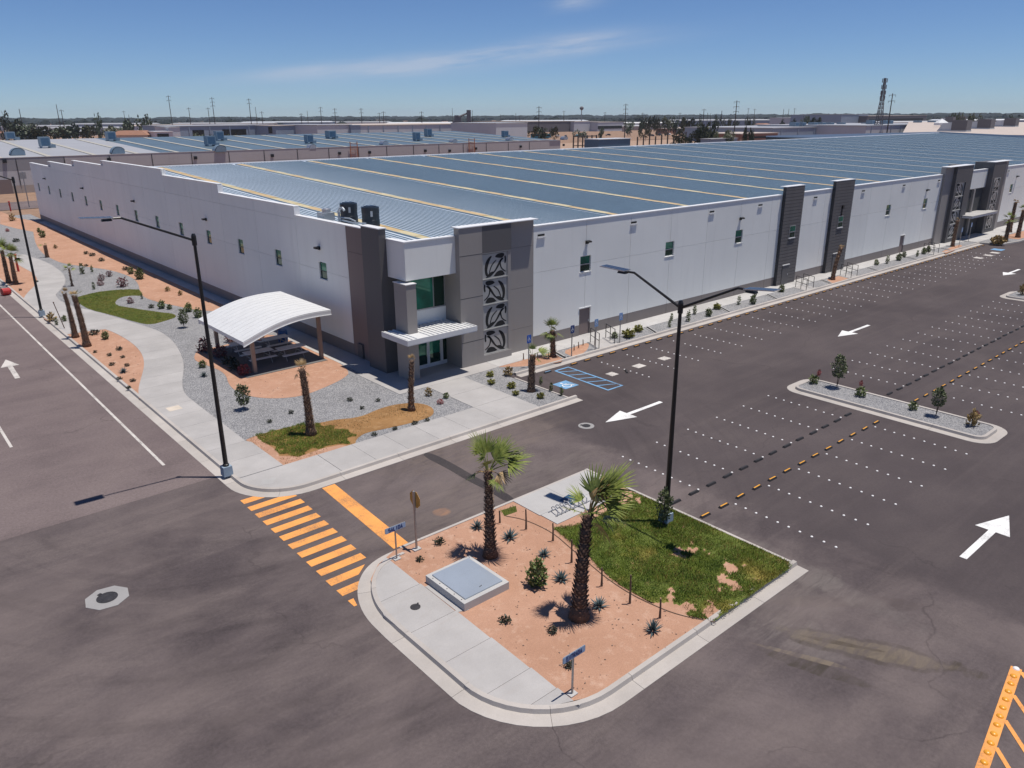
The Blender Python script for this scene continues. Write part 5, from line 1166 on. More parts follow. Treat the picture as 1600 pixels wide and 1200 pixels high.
# octagonal sign seen from behind
x, y = G(651, 858, .15); z = .14
t = thing('stop_sign', 'octagonal sign seen from its amber back beside the stop line', 'sign', (x, y, z))
MB().obox(x, y, z, z+.04, .30, .22).build('footing', M['slab_new'], t)
MB().box(x-.03, y-.03, z+.04, x+.03, y+.03, z+2.35).build('post', M['steel'], t)
an = 0.0; r = .34; zc = z+2.05; d = Vector((math.cos(an), math.sin(an), 0)); u = Vector((-d.y, d.x, 0))
mb = MB(); ring = [(r*math.cos(R_(22.5+45*i)), r*math.sin(R_(22.5+45*i))) for i in range(8)]
f0 = [tuple(Vector((x, y, zc))+u*a+Vector((0, 0, b))+d*.034) for a, b in ring]; f1 = [tuple(Vector(p)+d*.012) for p in f0]
mb.face(f0[::-1]); mb.face(f1)
for i in range(8): mb.face([f0[i], f0[(i+1) % 8], f1[(i+1) % 8], f1[i]])
mb.build('plate', M['sign_back'], t)
MB().hexa([tuple(Vector((x, y, zz))+u*a+d*k) for zz in (zc-.33, zc+.33) for a, k in ((-.045, -.032), (.045, -.032), (.045, .033), (-.045, .033))]).build('bracket', M['steel'], t)
# blue accessible bay signs
def bay_sign(px, py, label, m_, h=2.15):
    x, y = G(px, py, .15); z = .13; t = thing('bay_sign', label, 'sign', (x, y, z))
    MB().box(x-.025, y-.025, z, x+.025, y+.025, z+h).build('post', M['steel'], t)
    p = MB().box(x-.17, y-.045, z+h-.52, x+.17, y-.026, z+h).build('plate', m_, t)
    s_ = MB(); zc = z+h-.26
    def P(a, b, k): return (x+a, y-.0455-k, zc+b)
    for pts in ([(-.03, .10), (-.02, -.01), (.06, -.01), (.10, -.10)], [(-.02, .05), (.06, .045)], [(.03+.0, -.12), (-.04, -.13), (-.09, -.08), (-.09, -.02), (-.05, .02)]):
        A, B = offset_line(pts, .014), offset_line(pts, -.014)
        for j in range(len(pts)-1): s_.hexa([P(*A[j], .003), P(*B[j], .003), P(*B[j+1], .003), P(*A[j+1], .003), P(*A[j], 0), P(*B[j], 0), P(*B[j+1], 0), P(*A[j+1], 0)])
    s_.hexa([P(a, b, k) for k in (0, .003) for a, b in ((-.055, .12), (-.015, .12), (-.015, .165), (-.055, .165))])
    s_.build('symbol', M['sign_white'] if m_ != M['sign_white'] else M['sign_bright'], p); return t
bay_sign(826, 574, 'bright blue wheelchair bay sign in front of the grey tower', M['sign_bright']); bay_sign(893, 557, 'dark blue bay sign on a post left of the brown door', M['sign_blue'])
lightsign = mat('pale_blue_plate', (0.22, 0.36, 0.58), .4, var=.05)
bay_sign(930, 546, 'pale blue bay sign at the near end of the black handrails', lightsign); bay_sign(968, 535, 'pale blue bay sign just beyond the black handrails', mat('pale_blue_plate_two', (0.20, 0.34, 0.60), .4))
bay_sign(1498, 386, 'small pale bay sign before the second entrance, left one of the pair', lightsign, 2.3); bay_sign(1513, 377, 'small pale bay sign before the second entrance, right one of the pair', lightsign, 2.3)

# black handrails at the doors
def handrail(x0, x1, label):
    t = thing('handrail', label, 'handrail', (x0, 34.0, .15)); z = .15
    for x, s_ in ((x0, 0), (x1, .55)):
        mb = MB()
        for y in (34.05+s_*.2, 34.75+s_*.2, 35.45+s_*.2): mb.bar((x+(y-34.05)*.45, y, z), (x+(y-34.05)*.45, y, z+1.05), .026, 6)
        for zz in (1.05, .55): mb.bar((x, 34.05+s_*.2, z+zz), (x+.63, 35.45+s_*.2, z+zz), .022, 6)
        mb.build('rail', M['black'], t)
    return t
handrail(37.3, 38.95, 'pair of black handrails by the brown door nearest the corner'); handrail(64.6, 66.0, 'pair of black handrails before the nearer slatted pier'); handrail(73.0, 74.4, 'pair of black handrails before the further slatted pier'); handrail(92.3, 93.8, 'pair of black handrails furthest along, near the second entrance')

# ------------------------------------------------------------------ island furniture
vx0, vy0, vx1, vy1 = 12.44, 16.78, 14.33, 18.95
t = thing('utility_vault', 'low concrete utility vault with a flat grey steel lid beside the island sidewalk', 'utility vault', (vx0, vy0, .135))
MB().box(vx0, vy0, .1, vx1, vy1, .42).build('curb', M['vault'], t)
lid = MB().box(vx0+.16, vy0+.16, .42, vx1-.16, vy1-.16, .465).build('lid', M['lid'], t)
MB().bar((13.35, 17.15, .47), (13.47, 17.18, .47), .012).build('lift_ring', M['iron'], lid)
bm_ = MB()
for k in range(5): bm_.lathe(vx0+.08, vy0+.25+.4*k, [(.018, .42), (.018, .432), (.01, .436)], 8)
bm_.build('anchor_bolt', M['iron'], t)
t = thing('bike_rack', 'coiled silver bicycle rack on the pale concrete pad', 'bike rack', (18.95, 19.3, .165))
z = .165
n = 8
for k in range(n):
    x0 = 18.95+.235*k
    pts = [(x0, 19.25, z+.03), (x0+.02, 19.2, z+.12), (x0+.06, 19.25, z+.22), (x0+.10, 19.45, z+.28), (x0+.14, 19.66, z+.22), (x0+.16, 19.72, z+.12), (x0+.2, 19.68, z+.03)]
    MB().tube(pts, .022, 6).build('hoop', M['alu'], t)
MB().bar((18.9, 19.25, z+.03), (20.85, 19.25, z+.03), .022).bar((18.9, 19.68, z+.03), (20.85, 19.68, z+.03), .022).build('base_rail', M['alu'], t)
x, y = G(891, 781, .17); sg = mat('navy_board', (0.018, 0.065, 0.14), .5, var=.1)
t = thing('flat_board', 'dark blue square board lying on the concrete pad behind the bike rack', 'board', (x, y, .17))
MB().obox(x, y, .166, .20, .62, .62, .15).build('panel', sg, t); MB().obox(x, y, .2005, .205, .5, .5, .15).build('inset', sg, t)
# wooden stakes along the lawn edge
st_me = None
def stake(px, py, pt, label, group):
    x, y = G(px, py, .15); h = max(.45, .030*(py-pt)); t = thing('wooden_stake', label, 'stake', (x, y, .135), group)
    link_mesh('stem', MB().tube([(0, 0, 0), (.01, .01, h*.5), (.0, .02, h)], [.045, .032, .028], 7).mesh('stem', [M['bark']]), t)
    link_mesh('root_mound', MB().lathe(0, 0, [(.11, 0), (.07, .03), (.04, .05)], 9).mesh('root_mound', [M['soil']]), t)
for i_, (a, b, c) in enumerate(((781, 818, 799), (822, 828, 798), (864, 846, 820), (893, 880, 848), (940, 917, 892), (984, 944, 907), (1031, 967, 942))):
    stake(a, b, c, 'short bare wooden stake along the island lawn edge, %s from the left' % nth(i_), 'short wooden stakes along the lawn edge')
for i_, (a, b, c) in enumerate(((818, 562, 548), (840, 562, 548), (857, 560, 546), (897, 548, 535), (904, 544, 532), (911, 540, 527))):
    stake(a, b, c, 'short dark stub in the soil patch by the front walk, %s from the tower' % nth(i_), 'short stubs in the soil patch by the front walk')

# ------------------------------------------------------------------ plants
def blade(mb, p, d, L, w, curve, seg=4, up=Vector((0, 0, 1)), mi=0):
    d = d.normalized(); s_ = d.cross(up)
    if s_.length < .05: s_ = Vector((1, 0, 0))
    s_.normalize(); prev = None; pos = Vector(p); dd = d.copy()
    for i in range(seg+1):
        t = i/seg; ww = w*(1-t)**.7*(.75+.5*math.sin(min(1, t*2.2)*math.pi/2)) if i < seg else 0.0
        a, b = pos-s_*ww, pos+s_*ww
        if prev:
            if i < seg: mb.face([prev[0], prev[1], tuple(b), tuple(a)], mi)
            else: mb.face([prev[0], prev[1], tuple(pos)], mi)
        prev = (tuple(a), tuple(b)); dd = (dd+Vector((0, 0, -curve/seg))).normalized(); pos = pos+dd*(L/seg)
def fan_frond(seed, petiole=.5, fan=.75, droop=.5, n=22):
    """a palm frond pointing +x from the origin: stalk and a fan of narrow leaflets"""
    r = random.Random(seed); mb = MB(); e = Vector((petiole, 0, petiole*.12))
    mb.tube([(0, 0, 0), tuple(e*.5+Vector((0, 0, .02))), tuple(e)], [.022, .016, .012], 5)
    for i in range(n):
        a = -1.45+2.9*i/(n-1); L = fan*(1-.28*(abs(a)/1.45)**2)*r.uniform(.88, 1.08)
        d = Vector((math.cos(a), math.sin(a), .10+.12*math.cos(a)+r.uniform(-.06, .06)))
        blade(mb, e, d, L, .032, droop*r.uniform(.7, 1.3), 4)
    return mb
FR_G = [fan_frond(s_, .48+.08*(s_ % 3), .78, .45+.15*(s_ % 2)).mesh('frond', [M['frond']]) for s_ in range(4)]
FR_D = [fan_frond(40+s_, .40, .62, .9, 16).mesh('frond', [M['frond_dry']]) for s_ in range(3)]
def palm_trunk(h, r0, r1, lean, seed, boots=1.0):
    r = random.Random(seed); mb = MB(); pts = []; rad = []
    for i in range(9):
        t = i/8; pts.append((lean[0]*t*t, lean[1]*t*t, h*t)); rad.append(r0+(r1-r0)*min(1, t*1.1)**.42+(.05 if i == 0 else 0))
    mb.tube(pts, rad, 12)
    bt = MB()
    rows = int(h/.085)
    for k in range(rows):
        t = (k+.5)/rows; rr = r0+(r1-r0)*min(1, t*1.1)**.42; nn = 9
        for j in range(nn):
            if r.random() > boots: continue
            a = 2*math.pi*(j+.5*(k % 2))/nn+r.uniform(-.15, .15); c = Vector((lean[0]*t*t, lean[1]*t*t, h*t)); o = Vector((math.cos(a), math.sin(a), 0)); s_ = Vector((-o.y, o.x, 0))
            L = r.uniform(.06, .14); w = .045; p = c+o*(rr-.015)
            tip = p+o*(.04+L*.45)+Vector((0, 0, L))
            bt.face([tuple(p-s_*w), tuple(p+s_*w), tuple(tip+s_*w*.5), tuple(tip-s_*w*.5)])
            bt.face([tuple(p-s_*w-Vector((0, 0, .02))), tuple(tip), tuple(p+s_*w-Vector((0, 0, .02)))])
    return mb, bt
def palm(px, py, h, label, fronds, r0=.24, r1=.15, lean=(0, 0), seed=1, group=None, cat='palm tree', z=.14, boots=.9, tree_scale=1.0):
    x, y = G(px, py, z); t = thing('palm_tree', label, cat, (x, y, z), group)
    a, b = palm_trunk(h, r0, r1, lean, seed, boots); tr = link_mesh('trunk', a.mesh('trunk', [M['trunk']], smooth=True), t); link_mesh('leaf_bases', b.mesh('leaf_bases', [M['boot']]), tr)['kind'] = 'stuff'
    top = (lean[0], lean[1], h-.05)
    r = random.Random(seed)
    for (ang, elev, sc_, dry) in fronds:
        me = (FR_D if dry else FR_G)[r.randrange(3)]
        o = link_mesh('frond', me, t, (top[0]+math.cos(R_(ang))*.06, top[1]+math.sin(R_(ang))*.06, top[2]+r.uniform(-.05, .12)), (r.uniform(-.5, .5), -R_(elev), R_(ang)), (sc_,)*3)
    t.scale = (tree_scale,)*3
    return t
# angles: camera looks along 49 deg; -41 deg is to the right of the picture
RT, LF, AW, TW = -41, 139, 49, 229
palm(766, 868, 3.35, 'green topped palm with a shaggy trunk behind the concrete vault', [(LF+10, 78, 1.15, 0), (LF-25, 66, 1.1, 0), (LF+40, 30, .6, 1), (RT+10, 32, 1.25, 0), (RT-12, 20, 1.2, 0), (RT+28, 50, 1.15, 0), (RT-30, -12, .95, 1), (AW, 62, 1.0, 0), (RT+5, 64, 1.1, 0), (RT-55, -30, .8, 0), (LF, -25, .7, 0), (TW, 45, .8, 0)], .25, .115, (.06, .12), 3)
palm(905, 964, 3.55, 'green topped palm leaning right at the front of the island lawn', [(RT, 58, 1.4, 0), (RT+15, 44, 1.4, 0), (RT-20, 64, 1.35, 0), (RT+30, 70, 1.3, 0), (RT-5, 28, 1.25, 0), (RT-40, 45, 1.2, 0), (RT+25, 78, 1.2, 1), (RT+8, 72, 1.35, 1), (RT+5, 66, 1.35, 0), (RT+50, 38, 1.1, 0), (RT-10, -62, 1.1, 0), (RT-25, -10, 1.0, 0), (LF, 20, .8, 0), (TW, 25, .8, 0), (LF-40, 45, .8, 0), (RT+12, -38, .9, 0)], .31, .14, (.32, .05), 5)
palm(486, 679, 3.4, 'palm with a dried tan top standing in the dark green lawn patch', [(LF, 70, .55, 1), (RT, 72, .55, 1), (AW, 78, .6, 1), (LF+20, -35, .55, 1), (RT+20, -40, .5, 1), (TW, 55, .5, 1), (AW+40, -20, .5, 1)], .26, .13, (-.08, .12), 7)
palm(643, 641, 2.75, 'bare palm trunk with a few dry stubs beside the entrance canopy', [(AW, 80, .4, 1), (LF, 75, .35, 1), (RT, 65, .3, 1)], .19, .11, (.22, .05), 9, boots=.6)
palm(830, 611, 2.15, 'palm with one green side frond at the corner of the gravel bed', [(RT, 10, .8, 0), (RT+15, 25, .7, 0), (LF, 70, .5, 0), (AW, 80, .5, 0), (RT-30, -35, .55, 0)], .23, .15, (.15, .05), 11)
palm(864, 557, 1.75, 'short palm with drooping green crown against the white front wall', [(LF, 60, .75, 0), (LF+20, -20, .75, 0), (RT, 55, .75, 0), (RT-20, -30, .75, 0), (AW, 75, .8, 0), (TW, 30, .7, 0), (RT-10, -60, .7, 1), (LF-30, -55, .7, 0), (TW-30, -50, .7, 0), (LF, 82, .8, 0)], .2, .14, (0, .1), 13)
palm(118, 527, 3.2, 'tall thin shaggy palm trunk, left one of the pair by the road', [(LF, 75, .45, 1), (RT, 75, .45, 1), (AW, 80, .5, 1)], .24, .11, (-.12, .1), 15)
palm(136, 541, 3.55, 'thick shaggy palm trunk, right one of the pair by the road', [(LF, 70, .5, 1), (RT, 60, .55, 0), (RT+30, 30, .5, 0), (AW, 75, .5, 1)], .27, .15, (-.15, .2), 17)
palm(113, 447, 1.7, 'small thin palm with a round green top between gravel and path', [(a_, e_, .5, 0) for a_, e_ in ((LF, 40), (RT, 40), (AW, 70), (TW, 30), (LF, -20), (RT, -20))], .1, .07, (0, 0), 18, boots=.3)
palm(14, 442, 3.1, 'green crowned palm at the left edge, nearer the road kerb', [(a_, e_, 1.05, 0) for a_, e_ in ((LF, 40), (RT, 35), (AW, 65), (TW, 25), (RT+30, 10), (RT-40, 55), (LF+30, -15), (RT, -30))], .24, .14, (0, 0), 19)
palm(25, 444, 2.75, 'green crowned palm beside the red standpipe by the path', [(a_, e_, 1.0, 0) for a_, e_ in ((LF, 55), (RT, 25), (AW, 70), (TW, 15), (RT+25, -5), (RT-30, 45), (RT, -35))], .24, .14, (.05, 0), 20)
palm(74, 402, 1.35, 'squat brown palm with short dark arms on the soil bed', [(LF, 20, .5, 1), (LF+20, 10, .5, 0), (RT, 40, .35, 1), (AW, 70, .35, 1)], .2, .16, (0, 0), 21)
palm(1301, 437, 2.9, 'bare leaning palm trunk before the further slatted pier', [(RT, 60, .4, 1), (AW, 70, .4, 1), (LF, 40, .3, 1)], .2, .15, (1.4, .25), 22)
palm(1488, 385, 3.0, 'bare reddish palm trunk left of the second entrance', [(AW, 80, .35, 1), (RT, 70, .3, 1)], .22, .16, (.5, .1), 23)
palm(1571, 377, 2.6, 'green round topped palm beyond the end of the lot', [(a_, e_, .8, 0) for a_, e_ in ((LF, 40), (RT, 40), (AW, 70), (TW, 40), (LF, 0), (RT, 0), (TW, -10), (LF+30, -30))], .28, .18, (.3, .1), 24)
palm(1577, 363, 3.9, 'tall palm with a small brown dried top beyond the lot end', [(a_, e_, .5, 1) for a_, e_ in ((LF, 60), (RT, 60), (AW, 70), (TW, 20), (RT, 0))], .3, .18, (.5, .1), 25)
palm(1590, 371, 3.4, 'dark palm trunk at the right edge of the picture beyond the lot', [(LF, 30, .6, 0), (AW, 70, .6, 0), (LF, 0, .6, 1)], .3, .2, (.5, .1), 26)

# agaves, tufts, shrubs: one source mesh per kind, each plant its own object
def agave_mesh(seed):
    r = random.Random(seed); mb = MB()
    for i in range(26):
        t = i/26; a = 2.4*i; el = R_(12+68*t); d = Vector((math.cos(a)*math.cos(el), math.sin(a)*math.cos(el), math.sin(el))); blade(mb, d*.05, d, r.uniform(.30, .44)*(1-.25*t), .038, .12, 4)
    return mb.mesh('leaves', [M['agave']])
AG = [agave_mesh(s_) for s_ in (1, 2, 3)]
def clump_mesh(seed, m_, n, rx, h, leaf, up=.3, stems=0):
    r = random.Random(seed); mb = MB()
    for i in range(n):
        a, u, v = r.uniform(0, 6.283), r.random()**.45, r.random()
        lump = 1+.3*noise.noise((math.cos(a)*1.6, math.sin(a)*1.6, v*3+seed))
        prof = math.sin(math.pi*min(1, .12+v*.86))**.6
        p = Vector((math.cos(a)*rx*u*prof*lump, math.sin(a)*rx*u*prof*lump, h*v*lump))
        d = Vector((r.gauss(0, 1)+math.cos(a)*.8, r.gauss(0, 1)+math.sin(a)*.8, r.gauss(0, .7)+up)).normalized(); s_ = d.orthogonal().normalized(); s_.rotate(Matrix.Rotation(r.uniform(0, 6.28), 3, d)); L = leaf*r.uniform(.6, 1.3); w = L*.30
        mb.face([tuple(p), tuple(p+d*L*.5+s_*w), tuple(p+d*L), tuple(p+d*L*.5-s_*w)])
    return mb.mesh('foliage', [m_])
def stems_mesh(seed, n, h, rx, r0=.014):
    r = random.Random(seed); mb = MB()
    for i in range(n):
        a = r.uniform(0, 6.283); e = (math.cos(a)*rx*r.random(), math.sin(a)*rx*r.random(), h*r.uniform(.7, 1)); mb.tube([(0, 0, 0), (e[0]*.35, e[1]*.35, e[2]*.5), e], [r0, r0*.7, r0*.4], 5)
    return mb.mesh('stems', [M['bark']])
KIND = {
 'dark': [clump_mesh(s_, M['dark'], 130, .17, .20, .085) for s_ in (1, 2)], 'shrub': [clump_mesh(s_, M['shrub'], 420, .30, .75, .13, .5) for s_ in (3, 4)],
 'lime': [clump_mesh(s_, M['lime'], 200, .24, .30, .14, .9) for s_ in (5, 6)], 'purple': [clump_mesh(s_, M['purple'], 260, .36, .62, .12) for s_ in (7, 8)],
 'red': [clump_mesh(9, M['redleaf'], 260, .42, .50, .13)], 'straw': [clump_mesh(s_, M['strawleaf'], 110, .16, .30, .11, .8) for s_ in (10, 11)],
 'wispy': [clump_mesh(s_, M['olive'], 850, .40, 1.15, .12, .7) for s_ in (12, 13)], 'green': [clump_mesh(s_, M['shrub'], 240, .24, .42, .11, .6) for s_ in (14, 15)],
 'column': [clump_mesh(s_, M['shrub'], 170, .12, .62, .10, .8) for s_ in (16, 17)], 'thatch': [clump_mesh(18, M['strawleaf'], 700, .8, .8, .25, .7)],
}
STM = {k_: stems_mesh(30+i, 5, h, r_) for i, (k_, h, r_) in enumerate((('dark', .15, .1), ('shrub', .6, .18), ('lime', .2, .1), ('purple', .5, .25), ('red', .35, .25), ('straw', .25, .1), ('wispy', .95, .3), ('green', .32, .15), ('column', .5, .05), ('thatch', .4, .3)))}
NAME = {'dark': 'ground_tuft', 'shrub': 'shrub', 'lime': 'grass_clump', 'purple': 'shrub', 'red': 'shrub', 'straw': 'dry_tuft', 'wispy': 'young_tree', 'green': 'shrub', 'column': 'shrub', 'thatch': 'grass_clump', 'agave': 'agave'}
prn = random.Random(99)
def plant(kind, px, py, label, sc_=1.0, group=None, z=.138, zs=1.0, lift=0.0):
    x, y = G(px, py, z); t = thing(NAME[kind], label, {'ground_tuft': 'tuft', 'shrub': 'shrub', 'grass_clump': 'tuft', 'dry_tuft': 'tuft', 'young_tree': 'young tree', 'agave': 'agave'}[NAME[kind]], (x, y, z), group)
    a = prn.uniform(0, 6.28); s_ = sc_*prn.uniform(.92, 1.08)
    if kind == 'agave': link_mesh('leaves', prn.choice(AG), t, (0, 0, 0), (0, 0, a), (s_, s_, s_*zs)); return t
    link_mesh('foliage', prn.choice(KIND[kind]), t, (0, 0, lift), (0, 0, a), (s_, s_, s_*zs)); link_mesh('stems', STM[kind], t, (0, 0, 0), (0, 0, a), (s_, s_, s_*zs+lift*.8))
    return t
plant('agave', 746, 825, 'blue grey agave left of the vault palm, by the island kerb'); plant('agave', 796, 841, 'blue grey agave right of the vault palm', 1.15); plant('agave', 850, 868, 'blue grey agave between the two island palms, nearest the stakes', .85)
plant('agave', 877, 906, 'blue grey agave between the bushy shrub and the leaning palm', 1.05); plant('agave', 936, 948, 'blue grey agave just right of the leaning palm base', .95); x_ = plant('agave', 1020, 986, 'tall dark agave alone at the right of the island soil', 0.85, zs=1.35)
plant('dark', 686, 849, 'low dark cushion plant in soil left of the vault palm', 1.0); plant('dark', 656, 876, 'tiny dark cushion plant between SALIDA sign and vault', .75); plant('dark', 788, 972, 'dark cushion plant alone in soil below the vault', .95); plant('dark', 863, 988, 'dark cushion plant left of the leaning palm shadow', .9); plant('dark', 888, 1042, 'small dark tuft behind the ENTRADA sign', .8)
plant('shrub', 839, 914, 'bushy green shrub in soil between vault and leaning palm', 1.15); plant('wispy', 1036, 822, 'dark wispy young tree at the foot of the double lamp', .75, zs=1.55, lift=.25)
# front garden
for i_, (a, b) in enumerate(((421, 660), (455, 646), (547, 626), (566, 639), (590, 627), (585, 680), (617, 671), (648, 663), (667, 658))): plant('dark', a, b, 'tiny dark cushion plant in the front gravel, ' + ('nearest the corner lamp', 'second from the corner lamp', 'leftmost of the middle three', 'lowest of the middle three', 'rightmost of the middle three', 'first of four along the sidewalk', 'second of four along the sidewalk', 'third of four along the sidewalk', 'last of four along the sidewalk')[i_], .8, 'tiny cushion plants in the front gravel')
plant('wispy', 382, 640, 'wispy young tree in gravel beside the corner lamp', 1.0, lift=.3); plant('agave', 319, 588, 'blue agave in gravel left of the corner lamp', 1.0); plant('green', 317, 574, 'pale green bush left of the picnic shelter', .9)
plant('purple', 320, 549, 'big purple shrub at the left end of the shelter soil', 1.5); plant('red', 381, 585, 'red leaved shrub at the front left of the shelter floor', 1.15); plant('purple', 362, 534, 'purple shrub behind the shelter on its soil strip', 1.2); plant('purple', 344, 558, 'dark purple shrub in the shade of the shelter, left one', 1.2); plant('dark', 358, 569, 'dark low bush in the shelter shade, middle one', 2.2); plant('dark', 369, 577, 'dark low bush in the shelter shade, nearest the red shrub', 2.2); plant('purple', 408, 527, 'small purple shrub on soil behind the shelter tables', .9)
plant('straw', 669, 618, 'dry twiggy plant in gravel right of the bare palm trunk', 1.2); plant('red', 688, 631, 'small pinkish red plant near the entrance walk', .45); plant('green', 697, 622, 'small green bush at the edge of the entrance walk', .75)
for i_, (a, b, s_) in enumerate(((766, 588, .85), (768, 600, .8), (799, 606, .95), (806, 617, .7), (845, 622, .85))): plant('lime', a, b, 'yellow green grass clump in the gravel wedge, ' + ('nearest the tower', 'second from the tower', 'left of the palm', 'touching the entrance walk', 'right of the palm')[i_], s_, 'yellow green clumps in the gravel wedge')
plant('straw', 795, 587, 'grey spiky twig bush in the gravel wedge near the tower', 1.6)
for i_, (a, b) in enumerate(((845, 601), (861, 611), (877, 618))): plant('column', a, b, 'thin dark upright plant along the wheelchair bay kerb, %s from the palm' % nth(i_), .75, 'thin upright plants along the bay kerb')
# planting strip along the front wall
strip = [(960, 528, 'green', .9), (982, 527, 'lime', 1.7), (997, 518, 'lime', 1.2), (1046, 511, 'column', .9), (1049, 501, 'column', .9), (1075, 502, 'column', 1.1), (1085, 491, 'column', 1.0), (1107, 494, 'shrub', .8), (1120, 483, 'lime', 1.3), (1154, 476, 'column', 1.0), (1176, 475, 'shrub', .8), (1179, 464, 'column', 1.1), (1221, 456, 'shrub', .9), (1369, 414, 'shrub', .8), (1386, 412, 'column', 1.3), (1404, 407, 'shrub', .9), (1412, 402, 'shrub', .8), (1443, 397, 'shrub', .9), (1450, 394, 'shrub', .8), (1433, 401, 'column', 1.0)]
for i_, (a, b, kd, s_) in enumerate(strip):
    plant(kd, a, b, {'green': 'low green bush at the near end of the front planting strip', 'lime': 'yellow green clump in the front wall gravel strip, %s plant from the corner' % nth(i_), 'column': 'thin dark upright plant in the front wall gravel strip, %s from the corner' % nth(i_), 'shrub': 'dark green shrub in the front wall gravel strip, %s plant from the corner' % nth(i_)}[kd], s_, None if kd == 'green' else 'plants in the gravel strip along the front wall')
# loose pebbles and litter of small stones on the soil beds
pr_ = random.Random(77); mb = MB()
for poly_, n_ in ((ib, 520), (soil_l, 160), (far_soil, 260), (pav_soil, 160)):
    xs_ = [p[0] for p in poly_]; ys_ = [p[1] for p in poly_]; k_ = 0
    while k_ < n_:
        x, y = pr_.uniform(min(xs_), max(xs_)), pr_.uniform(min(ys_), max(ys_)); k_ += 1
        if not inside((x, y), poly_) or inside((x, y), lawn_i) or (poly_ is ib and (x < 12.4 or (12.2 < x < 14.6 and 16.5 < y < 19.2) or (x > 18.3 and y > 18.6))): continue
        s_ = pr_.uniform(.012, .035); mb.obox(x, y, .13, .14+s_*.8, s_*2, s_*1.4, pr_.uniform(0, 3), taper=.6)
mb.build('pebbles', mat('pale_pebble', (0.30, 0.20, 0.15), .95, var=.3, vscale=8))['kind'] = 'stuff'
# medians
plant('wispy', 1307, 606, 'young round tree at the far end of the near kerbed median', .95, lift=.65); plant('wispy', 1462, 650, 'young leafy tree at the near end of the near kerbed median', .9, lift=.55)
plant('green', 1271, 599, 'low green shrub at the far tip of the near median', 1.0); plant('green', 1344, 619, 'green shrub in the middle of the near median', 1.1); plant('green', 1426, 640, 'small green shrub left of the nearer median tree', .9); plant('straw', 1519, 665, 'yellowish upright shrub at the near tip of the near median', 1.6, zs=1.4)
plant('red', 1279, 587, 'thin reddish twig bush behind the median tip shrub', .34, zs=2.0); plant('red', 1345, 603, 'sparse red twigs behind the middle median shrub', .27, zs=2.2); plant('red', 1526, 650, 'sparse red twig plant near the median tip', .28, zs=2.0); plant('straw', 1597, 461, 'yellowish shrub on the far median at the right edge', 1.8, zs=1.3)
x, y = G(1559, 381); plant('thatch', 1558, 381, 'round golden grass bush at the far end of the lot', 1.1)
# left garden
for i_, (a, b, s_) in enumerate(((149, 551, .8), (171, 556, .9), (186, 547, 1.1), (192, 559, .8), (175, 571, .9), (199, 572, .9), (187, 593, .8), (208, 596, .9), (201, 607, .8), (32, 454, .8), (57, 441, .8))): plant('dark', a, b, 'low dark tuft on soil between road and path, ' + ('just right of the thick palm foot', 'second right of the thick palm', 'beside the path at the top', 'right of the second tuft', 'left of the agave', 'right of the agave', 'nearest the kerb', 'nearest the path bend', 'lowest of all', 'far one by the lamp pole', 'furthest one by the path')[i_], s_, 'low dark tufts between road and path')
plant('agave', 193, 582, 'dark agave among the tufts between road and path', .95)
for (a, b, kd, s_, lb) in ((81, 502, 'straw', 1.8, 'dry olive bush by the road, left of the palm pair'), (89, 508, 'column', .9, 'small dark upright plant by the road, left of the palm pair'), (101, 502, 'shrub', .6, 'small green shrub touching the left palm of the pair'), (165, 530, 'shrub', .75, 'green shrub right of the thick shaggy palm'), (147, 523, 'dark', 1.6, 'dark bush just behind the thick shaggy palm'),
  (129, 428, 'column', 1.5, 'tall dark upright plant in the upper gravel bed'), (135, 416, 'dark', 1.0, 'small dark tuft at the top of the gravel bed'), (144, 425, 'column', 1.0, 'dark upright plant at the soil edge above the purple shrubs'), (147, 452, 'column', 1.0, 'dark upright plant left of the purple shrubs'), (159, 438, 'purple', .9, 'purple shrub in gravel, leftmost of the purple group'), (171, 432, 'purple', .9, 'purple shrub in gravel, highest of the purple group'), (157, 446, 'purple', .75, 'purple shrub in gravel, lowest of the purple group'), (192, 448, 'purple', 1.35, 'large purple shrub on a stem right of the purple group'), (204, 474, 'purple', .85, 'purple shrub in the gravel pocket of the curved lawn'),
  (222, 467, 'column', .7, 'small upright plant at the back of the lawn gravel pocket'), (237, 481, 'dark', 1.4, 'dark bush right of the lawn gravel pocket'), (253, 482, 'shrub', .85, 'green shrub between curved lawn and soil strip'), (265, 483, 'green', .8, 'low green shrub right of the green shrub by the curved lawn'), (295, 487, 'shrub', .9, 'green shrub in gravel behind the small leafy tree'), (310, 496, 'shrub', 1.0, 'green shrub beside the shelter roof corner'),
  (262, 455, 'straw', 1.2, 'dry straw tuft on the soil strip by the warehouse, left one'), (282, 461, 'straw', 1.3, 'dry straw tuft on the soil strip by the warehouse, right one'), (205, 428, 'shrub', 1.0, 'dark green bush at the edge of the warehouse shadow, left one'), (219, 436, 'shrub', 1.2, 'dark green bush at the edge of the warehouse shadow, right one'), (196, 422, 'dark', 1.6, 'small dark bush at the edge of the warehouse shadow'),
  (67, 371, 'shrub', 1.2, 'yellow green bush on the far soil bed'), (61, 363, 'shrub', .8, 'small round bush left of the far yellow green bush'), (87, 388, 'straw', 1.2, 'dry twig plant on the far soil bed'), (135, 397, 'dark', 1.6, 'dark tuft on soil near the warehouse, left of two'), (144, 400, 'dark', 1.6, 'dark tuft on soil near the warehouse, right of two'), (159, 408, 'dark', 1.8, 'dark tuft at the soil and gravel border'), (20, 345, 'straw', 2.6, 'tall dry yellow bush beside the far lamp pole'), (12, 362, 'red', .7, 'small reddish bush left of the far lamp pole'), (25, 378, 'dark', 2.0, 'dark low shrub left of the far lamp pole')):
    plant(kd, a, b, lb, s_)
